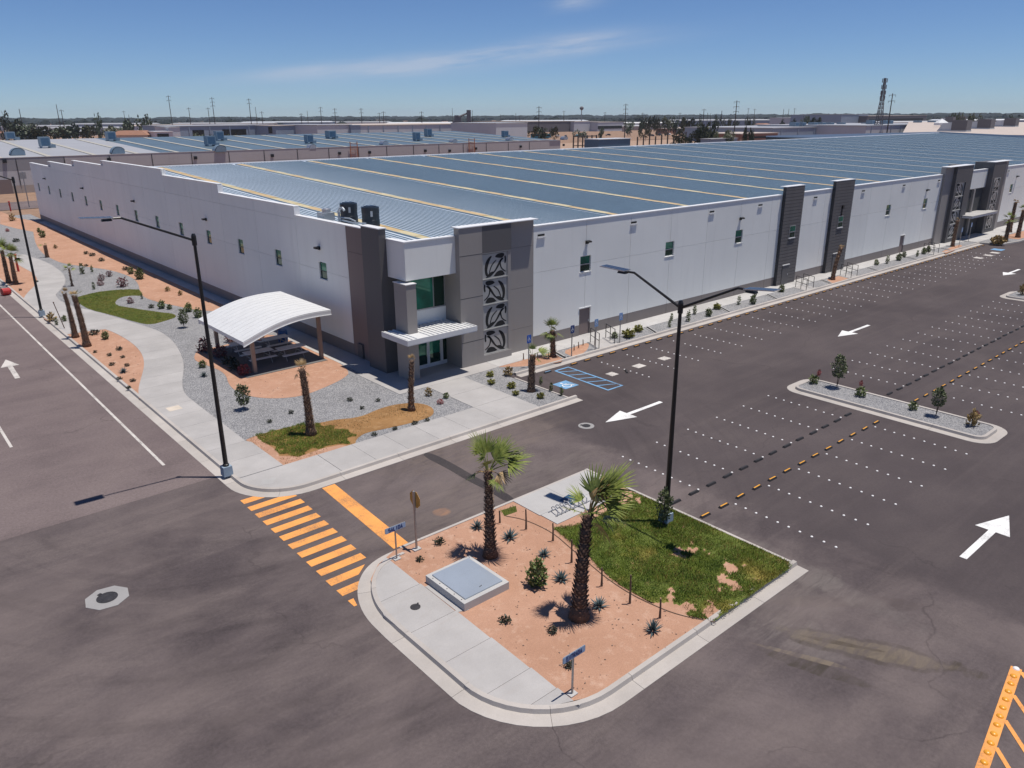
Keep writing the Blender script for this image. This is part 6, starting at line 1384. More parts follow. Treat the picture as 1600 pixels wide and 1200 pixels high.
plant('wispy', 288, 512, 'small leafy green tree in the gravel beside the curved lawn', .85, lift=.3)
x, y = G(101, 513, .15); t = thing('marker_pole', 'thin leaning brown pole between the road and the shaggy palms', 'pole', (x, y, .14))
MB().bar((x, y, .14), (x-.35, y+.2, 2.15), .035, 7, .03).build('shaft', M['bark'], t); MB().lathe(x-.35, y+.2, [(.045, 2.12), (.045, 2.2), (.02, 2.22)], 8).build('tip', M['bark'], t)
# red items by the road
x, y = G(10, 461, .02); t = thing('road_drum', 'red plastic drum lying on the kerb by the left road', 'drum', (x, y, .02))
MB().bar((x-.3, y-.05, .34), (x+.32, y+.1, .34), .33, 14, .30).build('body', M['red'], t); MB().bar((x+.33, y+.1, .34), (x+.37, y+.11, .34), .30, 14, .28).build('rim', M['red'], t)
for (a, b, h, lb) in ((29, 424, 1.7, 'red standpipe beside the green palms and path'), (17, 330, 1.6, 'red standpipe far off by the rear road')):
    x, y = G(a, b, .15); t = thing('standpipe', lb, 'standpipe', (x, y, .13)); MB().bar((x, y, .13), (x, y, .13+h), .11, 8).build('riser', M['red'], t); MB().lathe(x, y, [(.16, .13+h), (.16, .2+h), (.08, .26+h)], 10).build('cap', M['red'], t); MB().bar((x-.22, y, .13+h*.7), (x+.22, y, .13+h*.7), .06, 8).build('outlet', M['red'], t)

# ------------------------------------------------------------------ neighbouring warehouse behind
NTH = NTH_
B2Y, B2X0, B2X1, B2Z = 197.0, -70.0, 193.0, 7.2
b2 = thing('warehouse', 'pale neighbouring warehouse with grey hooded roof vents behind the white one', 'warehouse', (0, B2Y, 0))
jx = [B2X0+9.2*k for k in range(29)]
for a, b in zip(jx, jx[1:]):
    b = min(b, B2X1)
    MB().box(a+.02, B2Y, 1.55, b-.02, B2Y+.2, 4.6).build('wall_panel', M['b2low'] if a < 40 else M['b2wall'], b2)
    MB().box(a+.02, B2Y-.01, 4.62, b-.02, B2Y+.2, B2Z).build('wall_panel', M['b2up'] if a < 40 else M['b2wall'], b2)
    MB().box(a+.02, B2Y-.02, -.06, b-.02, B2Y+.2, 1.53).build('base_band', M['tanwall'], b2)
    if int(a) % 2 == 0 or a > 20:
        MB().box(a-.06, B2Y-.12, 1.6, a+.06, B2Y-.011, 7.0).build('downpipe', M['joint'], b2)
MB().box(B2X0, B2Y+.21, -.06, B2X1, B2Y+.5, 7.1).box(B2X1-.4, B2Y+.5, -.06, B2X1, B2Y+120, 7.1).build('wall_core', M['b2wall'], b2)
MB().box(B2X0, B2Y-.06, B2Z+.01, B2X1+.05, B2Y+.55, B2Z+.12).build('parapet_cap', M['b2wall'], b2)
def rz2(y): return 7.05+(9.5-7.05)*(y-B2Y)/61
MB().face([(B2X0, B2Y+.5, 7.06), (62, B2Y+.5, 7.06), (62, B2Y+61, 9.5), (B2X0, B2Y+61, 9.5)]).build('roof', M['roofwhite'], b2)
MB().face([(62.01, B2Y+.5, 7.06), (B2X1-.2, B2Y+.5, 7.06), (B2X1-.2, B2Y+61, 9.5), (62.01, B2Y+61, 9.5)]).face([(B2X0, B2Y+61, 9.5), (B2X1, B2Y+61, 9.5), (B2X1, B2Y+120, 7), (B2X0, B2Y+120, 7)]).build('roof', M['b2roof'], b2)
sm = MB().hexa([(-.5, B2Y+2, rz2(B2Y+2)+.02), (.5, B2Y+2, rz2(B2Y+2)+.02), (.5, B2Y+58, rz2(B2Y+58)+.02), (-.5, B2Y+58, rz2(B2Y+58)+.02), (-.5, B2Y+2, rz2(B2Y+2)+.12), (.5, B2Y+2, rz2(B2Y+2)+.12), (.5, B2Y+58, rz2(B2Y+58)+.12), (-.5, B2Y+58, rz2(B2Y+58)+.12)]).mesh('skylight_panel', [M['b2strip']], (0, B2Y, 0))
for k in range(22): link_mesh('skylight_panel', sm, b2, (-8+9.2*k, 0, 0))
for px, py in ((7, 251.5), (170, 249), (305, 246.5), (425, 243), (530, 239.5), (577, 238), (664, 235.5), (702, 240.5-5), (743, 232), (813, 229), (880, 226.5)):
    x, z = at_y(px, py, B2Y); z = min(z, 6.7); MB().box(x-.35, B2Y-.45, z-.35, x+.35, B2Y-.011, z+.35).build('wall_light', M['black'], b2)
for px in (552, 736):
    x, z = at_y(px, 235, B2Y); mb = MB()
    for s_ in (-1.1, 1.1): mb.box(x+s_-.08, B2Y-.5, .2, x+s_+.08, B2Y-.34, 8.6)
    for k in range(20): mb.box(x-1.1, B2Y-.45, .5+.4*k, x+1.1, B2Y-.40, .58+.4*k)
    mb.build('roof_ladder', M['rust'], b2)
MB().box(*[v for v in (G(10, 303)[0]-1.2, B2Y-.3, -.06)], G(10, 303)[0]+1.4, B2Y-.021, 2.9).build('door', M['brown'], b2)
def at_roof(px, py):
    d = px_dir(px, py); lo = None
    for t in range(1500, 3400):
        p = CAM+d*(t*.1)
        if p.y > B2Y and p.z <= rz2(min(p.y, B2Y+61)): return p
    return CAM+d*250
for i, (px, py, w, h) in enumerate(((17, 219, 2.2, 2.2), (71, 231, 2.3, 2.6), (174, 220, 2.3, 2.5), (329, 228, 2.4, 2.6), (343, 219.5, 2.2, 2.6), (483, 224, 2.0, 2.4), (517, 216.5, 2.6, 2.4), (651, 220, 1.8, 2.6), (669, 213.5, 2.0, 2.6), (789, 214.5, 1.8, 2.2))):
    p = at_roof(px, py); z = rz2(min(p.y, B2Y+60)); t = thing('roof_cooler', 'boxy grey cooler unit on the neighbouring roof, %s from the left' % NTH[i], 'roof unit', (p.x, p.y, z), 'cooler boxes on the neighbouring roof')
    MB().box(p.x-w/2, p.y-w/2, z+.35, p.x+w/2, p.y+w/2, z+h).build('housing', M['galv'], t); MB().box(p.x-w*.4, p.y-w/2-.02, z+.6, p.x+w*.4, p.y-w/2-.001, z+h-.3).build('louvre', M['bluepanel'], t)
    MB().box(p.x-w*.45, p.y-w*.45, z-.1, p.x-w*.35, p.y+w*.45, z+.35).box(p.x+w*.35, p.y-w*.45, z-.1, p.x+w*.45, p.y+w*.45, z+.35).box(p.x+w/2, p.y-.5, z-.1, p.x+w/2+1.1, p.y+.5, z+.8).build('base', M['galv'], t)
for i, (px, py) in enumerate(((30, 242.5), (186, 240), (345, 237), (488, 232), (601, 226), (709, 223), (797, 219.5), (882, 218))):
    p = at_roof(px, py); z = rz2(min(p.y, B2Y+60)); t = thing('hood_vent', 'curved hood vent along the neighbouring eave, %s from the left' % NTH[i], 'roof vent', (p.x, p.y, z), 'hood vents on the neighbouring roof')
    mb = MB(); N_ = 9; r = 1.6 if px < 400 else 1.1
    prof = [(r*math.cos(math.pi*(.95-.75*k/N_))-.2, r*math.sin(math.pi*(.95-.75*k/N_))) for k in range(N_+1)]
    for k in range(N_):
        (a, b), (c, d_) = prof[k], prof[k+1]; mb.hexa([(p.x+a, p.y-1, z+b), (p.x+c, p.y-1, z+d_), (p.x+c, p.y+1, z+d_), (p.x+a, p.y+1, z+b), (p.x+a*.93, p.y-1, z+b*.93), (p.x+c*.93, p.y-1, z+d_*.93), (p.x+c*.93, p.y+1, z+d_*.93), (p.x+a*.93, p.y+1, z+b*.93)])
    for yy in (p.y-1.0, p.y+1.0): mb.face([(p.x+a, yy, z+b) for a, b in prof]+[(p.x+prof[-1][0], yy, z), (p.x+prof[0][0], yy, z)])
    mb.face([(p.x+prof[-1][0]*.92, p.y-.98, z), (p.x+prof[-1][0]*.92, p.y+.98, z), (p.x+prof[-1][0]*.92, p.y+.98, z+prof[-1][1]), (p.x+prof[-1][0]*.92, p.y-.98, z+prof[-1][1])])
    mb.build('hood', M['galv'] if px < 450 else M['alu'], t); MB().box(p.x-r*.9, p.y-.9, z-.1, p.x+.2, p.y+.9, z+.5).build('throat', M['galv'], t)
x, y = G(46, 324); t = thing('road_sign', 'far thin sign on a pole by the rear road corner', 'sign', (x, y, 0)); MB().bar((x, y, 0), (x, y, 6.2), .09, 6).build('post', M['steel'], t); MB().box(x-.5, y-.06, 5.0, x+.5, y-.02, 6.1).build('plate', M['steel'], t)

# ------------------------------------------------------------------ far buildings
def polar(px, D, py=186.0):
    d = px_dir(px, py); h = Vector((d.x, d.y)).normalized()*D; return h.x, h.y
def z_of(px, py, D):
    d = px_dir(px, py); return CAM_H + d.z/math.hypot(d.x, d.y)*D
def far_block(pxa, pxb, pyt, Y, depth, wall, roof, label, dark=(), pil=0, roofz=.25, name='far_building', slope=0):
    xa, _ = at_y(pxa, 195, Y); xb, _ = at_y(pxb, 195, Y); D = math.hypot((xa+xb)/2, Y); zt = z_of((pxa+pxb)/2, pyt, D)
    t = thing(name, label, 'building', ((xa+xb)/2, Y, 0))
    MB().box(xa, Y, -.06, xb, Y+depth, zt).build('wall', M[wall], t)
    MB().hexa([(xa-.3, Y-.3, zt+.01), (xb+.3, Y-.3, zt+.01), (xb+.3, Y+depth+.3, zt+.01+slope), (xa-.3, Y+depth+.3, zt+.01+slope), (xa-.3, Y-.3, zt+roofz), (xb+.3, Y-.3, zt+roofz), (xb+.3, Y+depth+.3, zt+roofz+slope), (xa-.3, Y+depth+.3, zt+roofz+slope)]).build('roof', M[roof], t)
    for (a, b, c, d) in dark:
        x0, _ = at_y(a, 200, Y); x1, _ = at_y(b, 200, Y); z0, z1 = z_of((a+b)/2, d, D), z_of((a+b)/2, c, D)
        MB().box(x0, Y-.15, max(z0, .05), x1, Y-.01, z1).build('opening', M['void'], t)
    for k in range(pil):
        x = xa+(xb-xa)*(k+.5)/pil; MB().box(x-.25, Y-.3, 0, x+.25, Y-.01, zt-.3).build('pilaster', M['bluewall'], t)
    return t, xa, xb, zt
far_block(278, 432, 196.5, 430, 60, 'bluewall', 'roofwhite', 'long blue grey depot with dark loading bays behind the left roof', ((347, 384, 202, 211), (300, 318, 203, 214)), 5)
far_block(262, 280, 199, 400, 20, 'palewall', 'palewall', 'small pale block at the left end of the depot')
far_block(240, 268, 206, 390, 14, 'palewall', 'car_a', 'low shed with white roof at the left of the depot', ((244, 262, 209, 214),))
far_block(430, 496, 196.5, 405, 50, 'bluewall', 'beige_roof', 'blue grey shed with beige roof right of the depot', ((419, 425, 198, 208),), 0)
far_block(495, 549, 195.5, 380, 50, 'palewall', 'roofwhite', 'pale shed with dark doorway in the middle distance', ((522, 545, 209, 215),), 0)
far_block(548, 563, 196, 378, 40, 'bluewall', 'bluewall', 'blue grey end bay of the middle distance sheds')
far_block(563, 776, 195, 382, 70, 'palewall', 'beige_roof', 'very long pale warehouse with white eaves in the middle distance', (), 10, .4)
far_block(775, 824, 192.5, 330, 40, 'palewall', 'palewall', 'light blue white flat roofed block behind the roof corner')
far_block(823, 898, 190, 560, 80, 'darkwall', 'tanwall', 'long dark brown warehouse right of the light block', (), 0, .4)
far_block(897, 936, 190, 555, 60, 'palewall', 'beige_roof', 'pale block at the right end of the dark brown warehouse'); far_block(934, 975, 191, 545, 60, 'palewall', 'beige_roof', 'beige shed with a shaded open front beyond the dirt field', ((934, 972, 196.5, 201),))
far_block(993, 1001, 193.5, 560, 12, 'palewall', 'car_a', 'small square white hut before the tree row')
far_block(1022, 1034, 196, 560, 14, 'tanwall', 'beige_roof', 'low tan house below the tree row'); far_block(1040, 1092, 200.5, 430, 10, 'red_clay', 'beige_roof', 'long low red brown shed with pale roof beyond the dirt field')
far_block(1119, 1330, 190, 640, 30, 'bluewall', 'bluewall', 'very long low blue roofed plant on the right skyline')
far_block(1185, 1205, 199, 330, 40, 'darkwall', 'roofwhite', 'dark grey end of a shed at the right middle distance')
far_block(1208, 1352, 199, 245, 60, 'bluewall', 'roofwhite', 'long blue grey wall with pale roof just beyond the ridge at right', (), 6, .5)
far_block(1354, 1480, 195.5, 215, 70, 'palewall', 'roofwhite', 'pale pilastered wall climbing right beyond the roof ridge', (), 9, .5)
far_block(1158, 1217, 209, 205, 22, 'red_clay', 'beige_roof', 'low shed with cream flat roof just over the ridge', ((1175, 1212, 213, 216),), 0, .35)
far_block(1251, 1284, 184, 480, 40, 'palewall', 'palewall', 'pale boxy factory block on the right skyline'); far_block(1284, 1316, 183, 470, 40, 'palewall', 'tanwall', 'tan roofed factory block beside the pale one')
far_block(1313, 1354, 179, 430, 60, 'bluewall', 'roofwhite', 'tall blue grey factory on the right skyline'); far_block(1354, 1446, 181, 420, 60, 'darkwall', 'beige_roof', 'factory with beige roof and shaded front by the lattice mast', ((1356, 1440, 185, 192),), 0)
far_block(1440, 1610, 187.5, 520, 60, 'bluewall', 'roofwhite', 'long pale roofed plant at the far right skyline', (), 0, .6)
far_block(936, 986, 217.5, 225, 8, 'bluepanel', 'car_a', 'dark blue clad screen with white top edge just over the ridge')
far_block(1112, 1154, 217, 200, 5, 'bluewall', 'roofwhite', 'low pale blue kiosk on the dirt beyond the ridge')
# beige roofed warehouse at the right with roof units
t = thing('warehouse', 'beige flat roofed warehouse with grey roof units at the far right', 'warehouse', (330, 150, 0))
MB().prism([(258, 62), (620, 62), (620, 262), (258, 110)], -.06, 9.0).build('wall', M['palewall'], t); MB().prism([(257.5, 61.5), (620.5, 61.5), (620.5, 262.6), (257.5, 110.4)], 9.01, 9.3).build('roof', M['beige_roof'], t)
for i, (px, py) in enumerate(((1497, 205.5), (1536, 201.5), (1576, 198), (1500, 190.5), (1482, 192))):
    x, y = G(px, py, 9.3); t = thing('roof_cooler', 'large dark roof unit on the beige roof, ' + ('nearest', 'second nearest', 'third nearest', 'small one at the back right', 'small one at the back left')[i], 'roof unit', (x, y, 9.3), 'large roof units on the beige roof')
    MB().box(x-2.2, y-3.2, 9.7, x+2.2, y+1.6, 13.0).build('housing', M['darkwall'], t); MB().hexa([(x-2, y+1.7, 9.7), (x+2, y+1.7, 9.7), (x+2, y+6, 9.7), (x-2, y+6, 9.7), (x-2, y+1.7, 12.2), (x+2, y+1.7, 12.2), (x+2, y+4.5, 12.0), (x-2, y+4.5, 12.0)]).build('duct', M['palewall'], t); MB().box(x-2.3, y-3.3, 9.31, x+2.3, y+6, 9.7).build('curb', M['alu'], t)
for i, px in enumerate((1241, 1252, 1270, 1283, 1296, 1314, 1352, 1360, 1381, 1388, 1433, 1455, 1484, 1503)):
    Y = 255 if px < 1354 else 235; x, _ = at_y(px, 195, Y); D = math.hypot(x, Y); z = z_of(px, 199 if px < 1354 else 195.5, D)+.4
    t = thing('roof_cooler', 'small dark cooler box on the pale right roofs, %s from the left' % NTH[i], 'roof unit', (x, Y, z), 'cooler boxes on the pale right roofs')
    MB().box(x-2.2, Y-2, z+.2, x+2.2, Y+2, z+2.6).build('housing', M['galv'], t); MB().box(x-1.8, Y-2.05, z+.6, x+1.8, Y-2.001, z+2.2).build('louvre', M['bluepanel'], t)
x, y = polar(1472, 420); z = z_of(1472, 192, 420); t = thing('tent', 'white peaked tent roof among the right rooftops', 'tent', (x, y, 0))
MB().lathe(x, y, [(3.2, z-1), (3.2, z), (1.4, z+1.1), (.1, z+1.8)], 8).build('canopy', M['car_a'], t); MB().bar((x, y, 0), (x, y, z), .2).build('pole', M['steel'], t)
# silo plant, mast, water tower
x, y = polar(722, 900); t = thing('silo_plant', 'dark silo plant with a sloping conveyor on the skyline', 'industrial plant', (x, y, 0)); s_ = 900/F_PX
rt = Vector((math.cos(R_(-41)), math.sin(R_(-41))))
def sq(px): return x+rt.x*(px-722)*s_, y+rt.y*(px-722)*s_
for (a, b, yt, nm) in ((711, 717, 180, 'silo'), (716, 721, 182, 'silo'), (729, 735, 172, 'tower')):
    ca = sq((a+b)/2); MB().obox(ca[0], ca[1], -.06, z_of(722, yt, 900), (b-a)*s_, 5, R_(-41)).build(nm, M['darkwall'], t)
MB().bar((*sq(716), z_of(722, 183, 900)), (*sq(730), z_of(722, 177, 900)), 1.0, 4).build('conveyor', M['darkwall'], t); ca = sq(714); MB().obox(ca[0], ca[1], 0, z_of(722, 188, 900), 12*s_, 8, R_(-41)).build('shed', M['darkwall'], t)
x, y = polar(1374, 520); zt = z_of(1380, 122, 520); t = thing('lattice_mast', 'tall grey lattice mast on the right skyline', 'mast', (x, y, 0)); mb = MB(); br = MB()
def mw(z): return 2.0*(1-z/zt)**1.6+.42
cor = ((-1, -1), (1, -1), (1, 1), (-1, 1)); nz = 16
for k in range(nz):
    z0, z1 = zt*k/nz, zt*(k+1)/nz; w0, w1 = mw(z0), mw(z1)
    for i, (a, b) in enumerate(cor):
        c, d = cor[(i+1) % 4]; mb.bar((x+a*w0, y+b*w0, z0), (x+a*w1, y+b*w1, z1), .20, 4)
        br.bar((x+a*w0, y+b*w0, z0), (x+c*w1, y+d*w1, z1), .12, 3); br.bar((x+c*w0, y+d*w0, z0), (x+a*w1, y+b*w1, z1), .12, 3)
mb.build('legs', M['darkwall'], t); br.build('bracing', M['darkwall'], t)['kind'] = 'stuff'
am = MB()
for zz in (zt*.66, zt*.74, zt*.83, zt*.93):
    for a, b in cor: am.obox(x+a*.9, y+b*.9, zz, zz+2.2, .35, .35)
am.build('antenna', M['darkwall'], t)
x, y = polar(908.5, 900); zt = z_of(908, 168, 900); t = thing('water_tower', 'slim water tower with a round tank on the skyline', 'water tower', (x, y, 0)); MB().bar((x, y, 0), (x, y, zt-2), .5, 8).build('shaft', M['steel'], t); MB().lathe(x, y, [(.5, zt-3), (2.2, zt-1.5), (2.2, zt), (.8, zt+1.2)], 10).build('tank', M['darkwall'], t)
# utility poles
npole = -1
def pole(px, pyt, D, arms, label=None, r=.28, group='utility poles along the skyline'):
    global npole
    npole += 1; label = '%s utility pole on the skyline, %s from the left' % ('bare' if not arms else 'crossarmed', NTH[npole])
    x, y = polar(px, D); zt = z_of(px, pyt, D); t = thing('utility_pole', label, 'utility pole', (x, y, 0), group)
    MB().bar((x, y, -.06), (x, y, zt), r*1.25, 6, r*.7).build('pole', M['wood'], t); a = MB()
    for k in range(arms):
        zz = zt-.8-2.6*k; a.bar((x-rt.x*1.6, y-rt.y*1.6, zz), (x+rt.x*1.6, y+rt.y*1.6, zz+.15), .10, 4)
        for s_ in (-1.5, 1.5): a.bar((x+rt.x*s_, y+rt.y*s_, zz), (x+rt.x*s_, y+rt.y*s_, zz-.8), .07, 4)
    if arms: a.build('crossarm', M['wood'], t)
for px, pyt, D, arms in ((33, 170, 620, 0), (92, 163, 640, 0), (98, 171, 640, 1), (195, 173, 900, 1), (202, 179, 900, 0), (268, 149, 640, 2), (297, 168, 700, 1), (327, 168, 700, 1), (335, 152, 640, 3), (392, 154, 640, 2), (401, 167, 800, 0), (410, 174, 700, 1), (471, 177, 700, 1), (481, 173, 900, 0), (502, 167, 700, 2), (524, 169, 640, 2), (565, 169, 640, 2), (593, 176, 700, 1), (599.5, 174, 640, 1), (603, 181, 900, 0), (659, 174, 640, 2), (707, 169, 1000, 0), (738, 172, 900, 0), (782, 179, 900, 0), (806, 177, 900, 0), (812, 181, 900, 1), (842, 166, 520, 2), (881, 173, 900, 1), (945, 175, 900, 1), (977, 162, 540, 3), (1004, 176, 900, 1), (1062, 176, 900, 1), (1093, 177, 900, 0), (1099, 170, 640, 1), (1105, 176, 900, 0), (1110, 177, 900, 0), (1119, 178, 900, 0), (1127, 173, 640, 0), (1149, 157, 480, 3), (1168, 169, 1000, 1), (1178, 170, 1000, 1), (1223, 170, 1000, 0), (1231, 170, 1000, 0), (1240, 169, 1000, 1), (1389, 146, 420, 2)):
    pole(px, pyt, D, arms)
# trees of the skyline
def tree_mesh(seed, m_, n=420):
    r = random.Random(seed); mb = MB(); cs = [(r.gauss(0, .34), r.gauss(0, .34), r.uniform(.30, .92), r.uniform(.22, .40)) for _ in range(8)]
    for i in range(n):
        cx, cy, cz_, rr = r.choice(cs); d = Vector((r.gauss(0, 1), r.gauss(0, 1), r.gauss(0, 1))).normalized(); p = Vector((cx, cy, cz_))+d*rr*r.uniform(.55, 1.05); p.z = max(.08, p.z)
        a = Vector((r.gauss(0, 1), r.gauss(0, 1), r.gauss(0, 1))).normalized(); b = a.orthogonal().normalized(); s_ = r.uniform(.05, .11)
        mb.face([tuple(p-a*s_), tuple(p+b*s_*.8), tuple(p+a*s_), tuple(p-b*s_*.8)])
    return mb.mesh('crown', [m_])
TR = [tree_mesh(i, M['tree' if i % 3 else 'tree_b']) for i in range(6)]
TRK = MB().bar((0, 0, 0), (0, 0, .55), .035, 6, .02).mesh('trunk', [M['bark']])
def tree(px, pyt, pyb, wpx, D, label, group=None, i=None):
    x, y = polar(px, D); zt = z_of(px, pyt, D); h = zt; w = wpx/F_PX*D*.80
    t = thing('tree', label, 'tree', (x, y, -.05), group); a = prn.uniform(0, 6.28)
    link_mesh('crown', TR[prn.randrange(6) if i is None else i], t, (0, 0, 0), (0, 0, a), (w, w, h/1.15)); link_mesh('trunk', TRK, t, (0, 0, 0), (0, 0, a), (w*.7, w*.7, h))
for i_, (px, a, w) in enumerate(((8, 178, 12), (20, 186, 18), (36, 192, 26), (50, 196, 24), (62, 198, 26), (78, 198, 30), (96, 197, 28), (113, 191, 18), (124, 196, 24), (137, 196, 18), (172, 197, 18), (186, 197, 18))):
    tree(px, a, 209, w, 600, 'dark bushy tree in the left skyline belt, %s from the left' % NTH[i_], 'dark trees on the left skyline')
tree(153, 181, 207, 9, 590, 'narrow column shaped dark tree on the left skyline'); tree(196, 184, 207, 17, 590, 'dark tree behind the tiled roofs at left'); tree(226, 183, 208, 19, 580, 'broad round dark tree at the left end of the depot')
for i_, (px, a, w) in enumerate(((308, 207.5, 17), (331, 208.5, 17), (356, 210, 20), (376, 211, 18), (400, 210, 22), (414, 209, 18))): tree(px, a, 217, w, 395, 'low round green bush along the depot front, %s from the left' % NTH[i_], 'round bushes before the depot')
for i_, (px, a, w) in enumerate(((832, 196, 16), (847, 198, 16), (867, 198, 11), (907, 201, 16), (940, 199, 8), (1010, 200, 12))): tree(px, a, 212, w, 500, 'scattered dark bush on the dirt field beyond the roofs, %s from the left' % NTH[i_], 'bushes on the dirt field')
for i_, (px, a, w) in enumerate(((986, 189, 16), (1003, 184, 12), (1016, 182, 14), (1028, 185, 8), (1041, 183, 14), (1055, 185, 12), (1068, 184, 14), (1080, 185, 14), (1092, 188, 14), (1121, 184, 10), (1138, 185, 9), (1152, 188, 10), (1172, 184, 10), (1222, 185, 8), (1241, 184, 9), (1258, 180, 12), (1270, 183, 12), (1280, 184, 10), (1487, 176, 8), (1497, 177, 10), (1521, 178, 12), (1582, 178, 10))):
    tree(px, a, 205, w, 620, 'dark tree in the row along the right skyline, %s from the left' % NTH[i_], 'dark trees along the right skyline')
for i_, (px, a, w) in enumerate(((1062, 206, 18), (1078, 204, 20), (1093, 201, 20), (1108, 190, 22), (1126, 203, 22), (1140, 204, 18), (1099, 196, 18))): tree(px, a, 218, w, 360, 'leafy green tree in the thicket beyond the ridge, ' + ('leftmost low one', 'second low one', 'third from the left', 'tallest', 'third from the right', 'rightmost', 'tall one behind')[i_], 'green thicket beyond the ridge')
tree(1166, 197, 208, 11, 330, 'small round tree left of the dark shed end', None, 1); tree(1177, 201, 209, 7, 330, 'little tree right of the small round tree by the shed', None, 2)
# far-off woods that read as one line
mb = MB(); rr = random.Random(4)
for i in range(950):
    px = rr.uniform(-120, 1720); D = rr.uniform(1100, 2600); x, y = polar(px, D); h = rr.uniform(3, 9)*(1.5 if rr.random() < .1 else 1); w = rr.uniform(4, 14)
    n = 6; b0 = len(mb.v)
    for k, (q, zz) in enumerate(((.8, -.1), (1.0, .45), (.6, .85), (.1, 1.0))):
        for j in range(n): a = 6.283*j/n+k; mb.v.append((x+w*q*math.cos(a)*rr.uniform(.7, 1.2), y+w*q*math.sin(a)*rr.uniform(.7, 1.2), h*zz*rr.uniform(.85, 1.15)))
    for k in range(3):
        for j in range(n): mb.f.append((b0+k*n+j, b0+k*n+(j+1) % n, b0+(k+1)*n+(j+1) % n, b0+(k+1)*n+j)); mb.mi.append(0)
for i in range(900):
    px = rr.uniform(-160, 1760); D = rr.uniform(2600, 5200); x, y = polar(px, D); h = rr.uniform(7, 15); w = rr.uniform(20, 60); n = 6; b0 = len(mb.v)
    for k, (q, zz) in enumerate(((1, -.1), (.9, .6), (.4, 1.0))):
        for j in range(n): a = 6.283*j/n+k; mb.v.append((x+w*q*math.cos(a)*rr.uniform(.7, 1.2), y+w*q*math.sin(a)*rr.uniform(.7, 1.2), h*zz*rr.uniform(.8, 1.2)))
    for k in range(2):
        for j in range(n): mb.f.append((b0+k*n+j, b0+k*n+(j+1) % n, b0+(k+1)*n+(j+1) % n, b0+(k+1)*n+j)); mb.mi.append(0)
    mb.f.append(tuple(b0+2*n+j for j in range(n))); mb.mi.append(0)
o = mb.build('far_woods', M['farwood']); o['kind'] = 'stuff'
# scattered houses in the far suburb
rr = random.Random(12); hl = ('pale', 'white', 'tan', 'grey')
hpx = [rr.uniform(2, 275) if i < 17 else rr.uniform(975, 1240) for i in range(26)]; hord = sorted(range(26), key=lambda i: hpx[i])
for i in range(26):
    px = hpx[i]; D = rr.uniform(650, 950); x, y = polar(px, D); k = rr.randrange(4); w, d, h = rr.uniform(8, 22), rr.uniform(8, 12), rr.uniform(3.2, 5)
    t = thing('house', 'small %s far house, %s from the left among the far houses' % (hl[k], NTH[hord.index(i)]), 'house', (x, y, 0), '%s far houses %s' % (hl[k], 'left' if i < 17 else 'right')); a = R_(49+rr.uniform(-30, 30))
    MB().obox(x, y, -.06, h, w, d, a).build('wall', M[('palewall', 'car_a', 'tanwall', 'bluewall')[k]], t); MB().obox(x, y, h+.01, h+1.2, w+.6, d+.6, a, taper=.55).build('roof', M[('red_clay', 'roofwhite', 'beige_roof', 'palewall')[rr.randrange(4)]], t)
for i, (px, D, w, h, wl_, rf) in enumerate(((60, 980, 70, 7, 'palewall', 'roofwhite'), (130, 860, 60, 6, 'palewall', 'roofwhite'), (180, 1050, 90, 8, 'bluewall', 'roofwhite'), (250, 900, 60, 7, 'palewall', 'beige_roof'), (350, 1000, 110, 8, 'tanwall', 'roofwhite'), (450, 1150, 120, 8, 'bluewall', 'palewall'), (560, 1200, 90, 7, 'palewall', 'roofwhite'), (660, 1000, 90, 7, 'palewall', 'car_a'), (850, 1100, 120, 8, 'tanwall', 'palewall'), (1010, 980, 70, 6, 'palewall', 'roofwhite'), (1120, 1100, 130, 8, 'bluewall', 'roofwhite'), (1420, 900, 70, 7, 'palewall', 'roofwhite'), (1530, 1000, 90, 8, 'bluewall', 'car_a'))):
    x, y = polar(px, D); t = thing('far_building', 'distant low industrial shed on the skyline, %s from the left among the furthest sheds' % NTH[i], 'building', (x, y, 0)); a = R_(49-90+((i*37) % 24)-12)
    MB().obox(x, y, -.06, h, w, w*.4, a).build('wall', M[wl_], t); MB().obox(x, y, h+.01, h+1.1, w+.8, w*.4+.8, a, taper=.9).build('roof', M[rf], t)
x, y = polar(205, 420); t = thing('house', 'wide clay tiled roofs left of the round dark tree', 'house', (x, y, 0)); MB().obox(x, y, -.06, z_of(200, 210.5, 420)-.1, 17, 9, R_(-41)).build('wall', M['tanwall'], t); MB().obox(x, y, z_of(200, 210.5, 420)-.09, z_of(200, 204, 420), 18, 10, R_(-41), taper=.6).build('roof', M['red_clay'], t)
# parked cars and fence posts on the dirt beyond the ridge
def car(px, py, m_, label, rzv):
    x, y = G(px, py); t = thing('parked_car', label, 'car', (x, y, 0), None, rzv)
    link_mesh('body', MB().hexa([(-2.1, -.85, .3), (2.1, -.85, .3), (2.1, .85, .3), (-2.1, .85, .3), (-2.1, -.82, .85), (2.0, -.82, .78), (2.0, .82, .78), (-2.1, .82, .85)]).hexa([(-1.7, -.76, .85), (1.0, -.76, .82), (1.0, .76, .82), (-1.7, .76, .85), (-1.3, -.62, 1.45), (.4, -.62, 1.45), (.4, .62, 1.45), (-1.3, .62, 1.45)]).mesh('body', [m_]), t)
    link_mesh('windows', MB().hexa([(-1.55, -.775, .92), (.85, -.775, .92), (.85, .775, .92), (-1.55, .775, .92), (-1.3, -.655, 1.36), (.42, -.655, 1.36), (.42, .655, 1.36), (-1.3, .655, 1.36)]).mesh('windows', [M['void']]), t)
    wm = MB().bar((0, -.12, 0), (0, .12, 0), .32, 12).mesh('wheel', [M['rubber']])
    for a in (-1.35, 1.35):
        for b in (-.8, .8): link_mesh('wheel', wm, t, (a, b, .32))
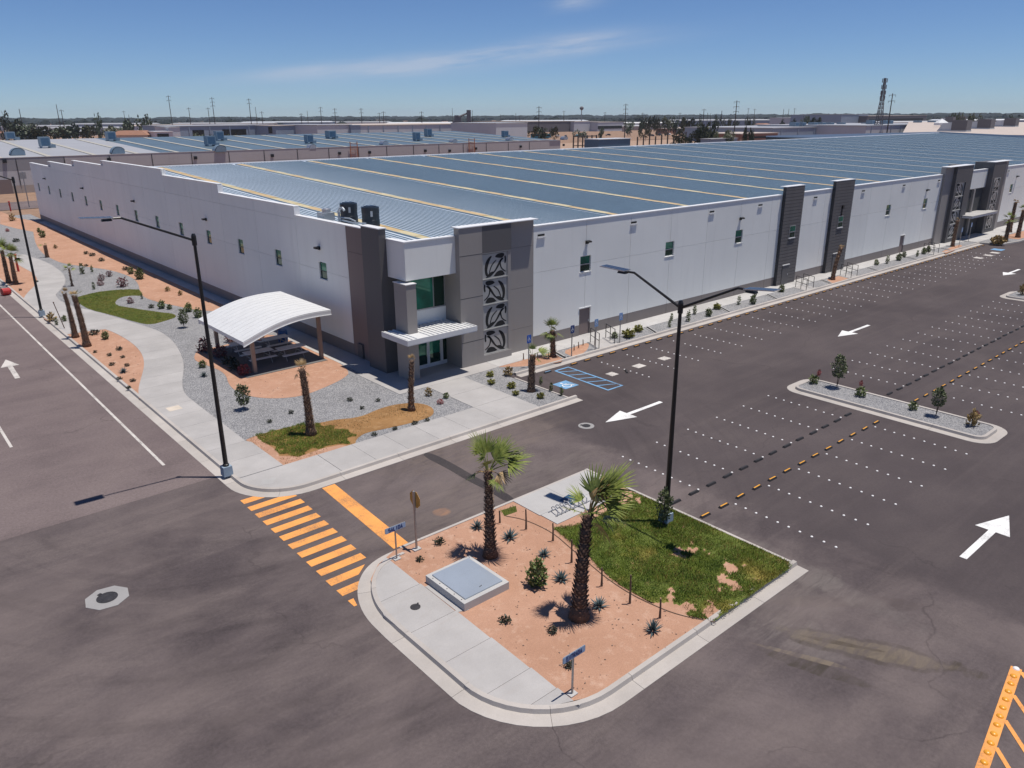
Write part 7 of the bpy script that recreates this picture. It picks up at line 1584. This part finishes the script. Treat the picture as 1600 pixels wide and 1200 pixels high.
for i, (px, py, c, lb) in enumerate(((858, 213, 'car_a', 'white car at the left of the cars beyond the light block'), (872, 213.5, 'car_a', 'white car second from the left beyond the light block'), (884, 214, 'car_b', 'dark car beyond the light block'), (901, 213, 'car_c', 'teal car among those on the dirt'), (1030, 212, 'car_b', 'dark car left in the line on the dirt field'), (1044, 211, 'car_a', 'white car in the line on the dirt field'), (1018, 213, 'car_b', 'dark car at the left end of the dirt field line'), (950, 212, 'car_b', 'dark car beside the blue clad screen'))): car(px, py, M[c], lb, R_(20*i))
x, y = polar(845, 560); t = thing('bus', 'teal roofed bus parked beyond the light block', 'bus', (x, y, 0)); MB().obox(x, y, .5, 3.1, 14, 2.6, R_(-41)).build('body', M['car_c'], t); MB().obox(x, y, 1.5, 2.4, 13, 2.64, R_(-41)).build('windows', M['void'], t); MB().obox(x, y, 0, .499, 11, 2.2, R_(-41)).build('undercarriage', M['rubber'], t)
fb = thing('fence', 'rusty post and wire fence on the dirt just beyond the ridge', 'fence', (*G(1040, 232), 0))
for k in range(11):
    px = 996+9.4*k; x, _ = at_y(px, 220, 232); MB().box(x-.25, 231.8, -.06, x+.25, 232.2, 6.0+.8*(k % 3)).build('post', M['wood'], fb)
xa, _ = at_y(996, 220, 232); xb, _ = at_y(1090, 220, 232)
for z in (2.2, 4.6): MB().box(xa, 231.95, z, xb, 232.05, z+.12).build('rail', M['wood'], fb)
fb = thing('fence', 'open rusty frame of posts left of the blue clad screen', 'frame', (*G(915, 232), 0))
for k in range(6):
    px = 896+7.2*k; x, _ = at_y(px, 220, 236); MB().box(x-.22, 235.8, -.06, x+.22, 236.2, 7.2).build('post', M['wood'], fb)
xa, _ = at_y(896, 220, 236); xb, _ = at_y(932, 220, 236); MB().box(xa, 235.9, 6.6, xb, 236.1, 7.0).box(xa, 235.9, 3.0, xb, 236.1, 3.3).build('beam', M['wood'], fb)
structure(MB().prism([(-80, 300), (150, 300), (150, 420), (-80, 420)], -.2, -.02).build('soil_field', M['soil']))
structure(MB().prism([(215, 215), (420, 215), (420, 330), (215, 330)], -.2, -.03).build('soil_field', soil_mat('pale_dirt', (0.34, 0.23, 0.165), (0.42, 0.29, 0.21), (0.48, 0.36, 0.27))))

HAZE = 0.00007
hz_ = MB().box(-5600, -5600, -1.0, 5600, 5600, 62).build('haze', [])
hm_ = bpy.data.materials.new('haze'); hm_.use_nodes = True; hn = hm_.node_tree; hn.nodes.clear(); ho = hn.nodes.new('ShaderNodeOutputMaterial'); hv = hn.nodes.new('ShaderNodeVolumePrincipled')
hv.inputs['Color'].default_value = (0.75, 0.85, 1.0, 1); hv.inputs['Density'].default_value = HAZE; hn.links.new(hv.outputs[0], ho.inputs['Volume']); hz_.data.materials.append(hm_); hz_['kind'] = 'stuff'
for o in bpy.data.objects:
    if '_w' in o: del o['_w']
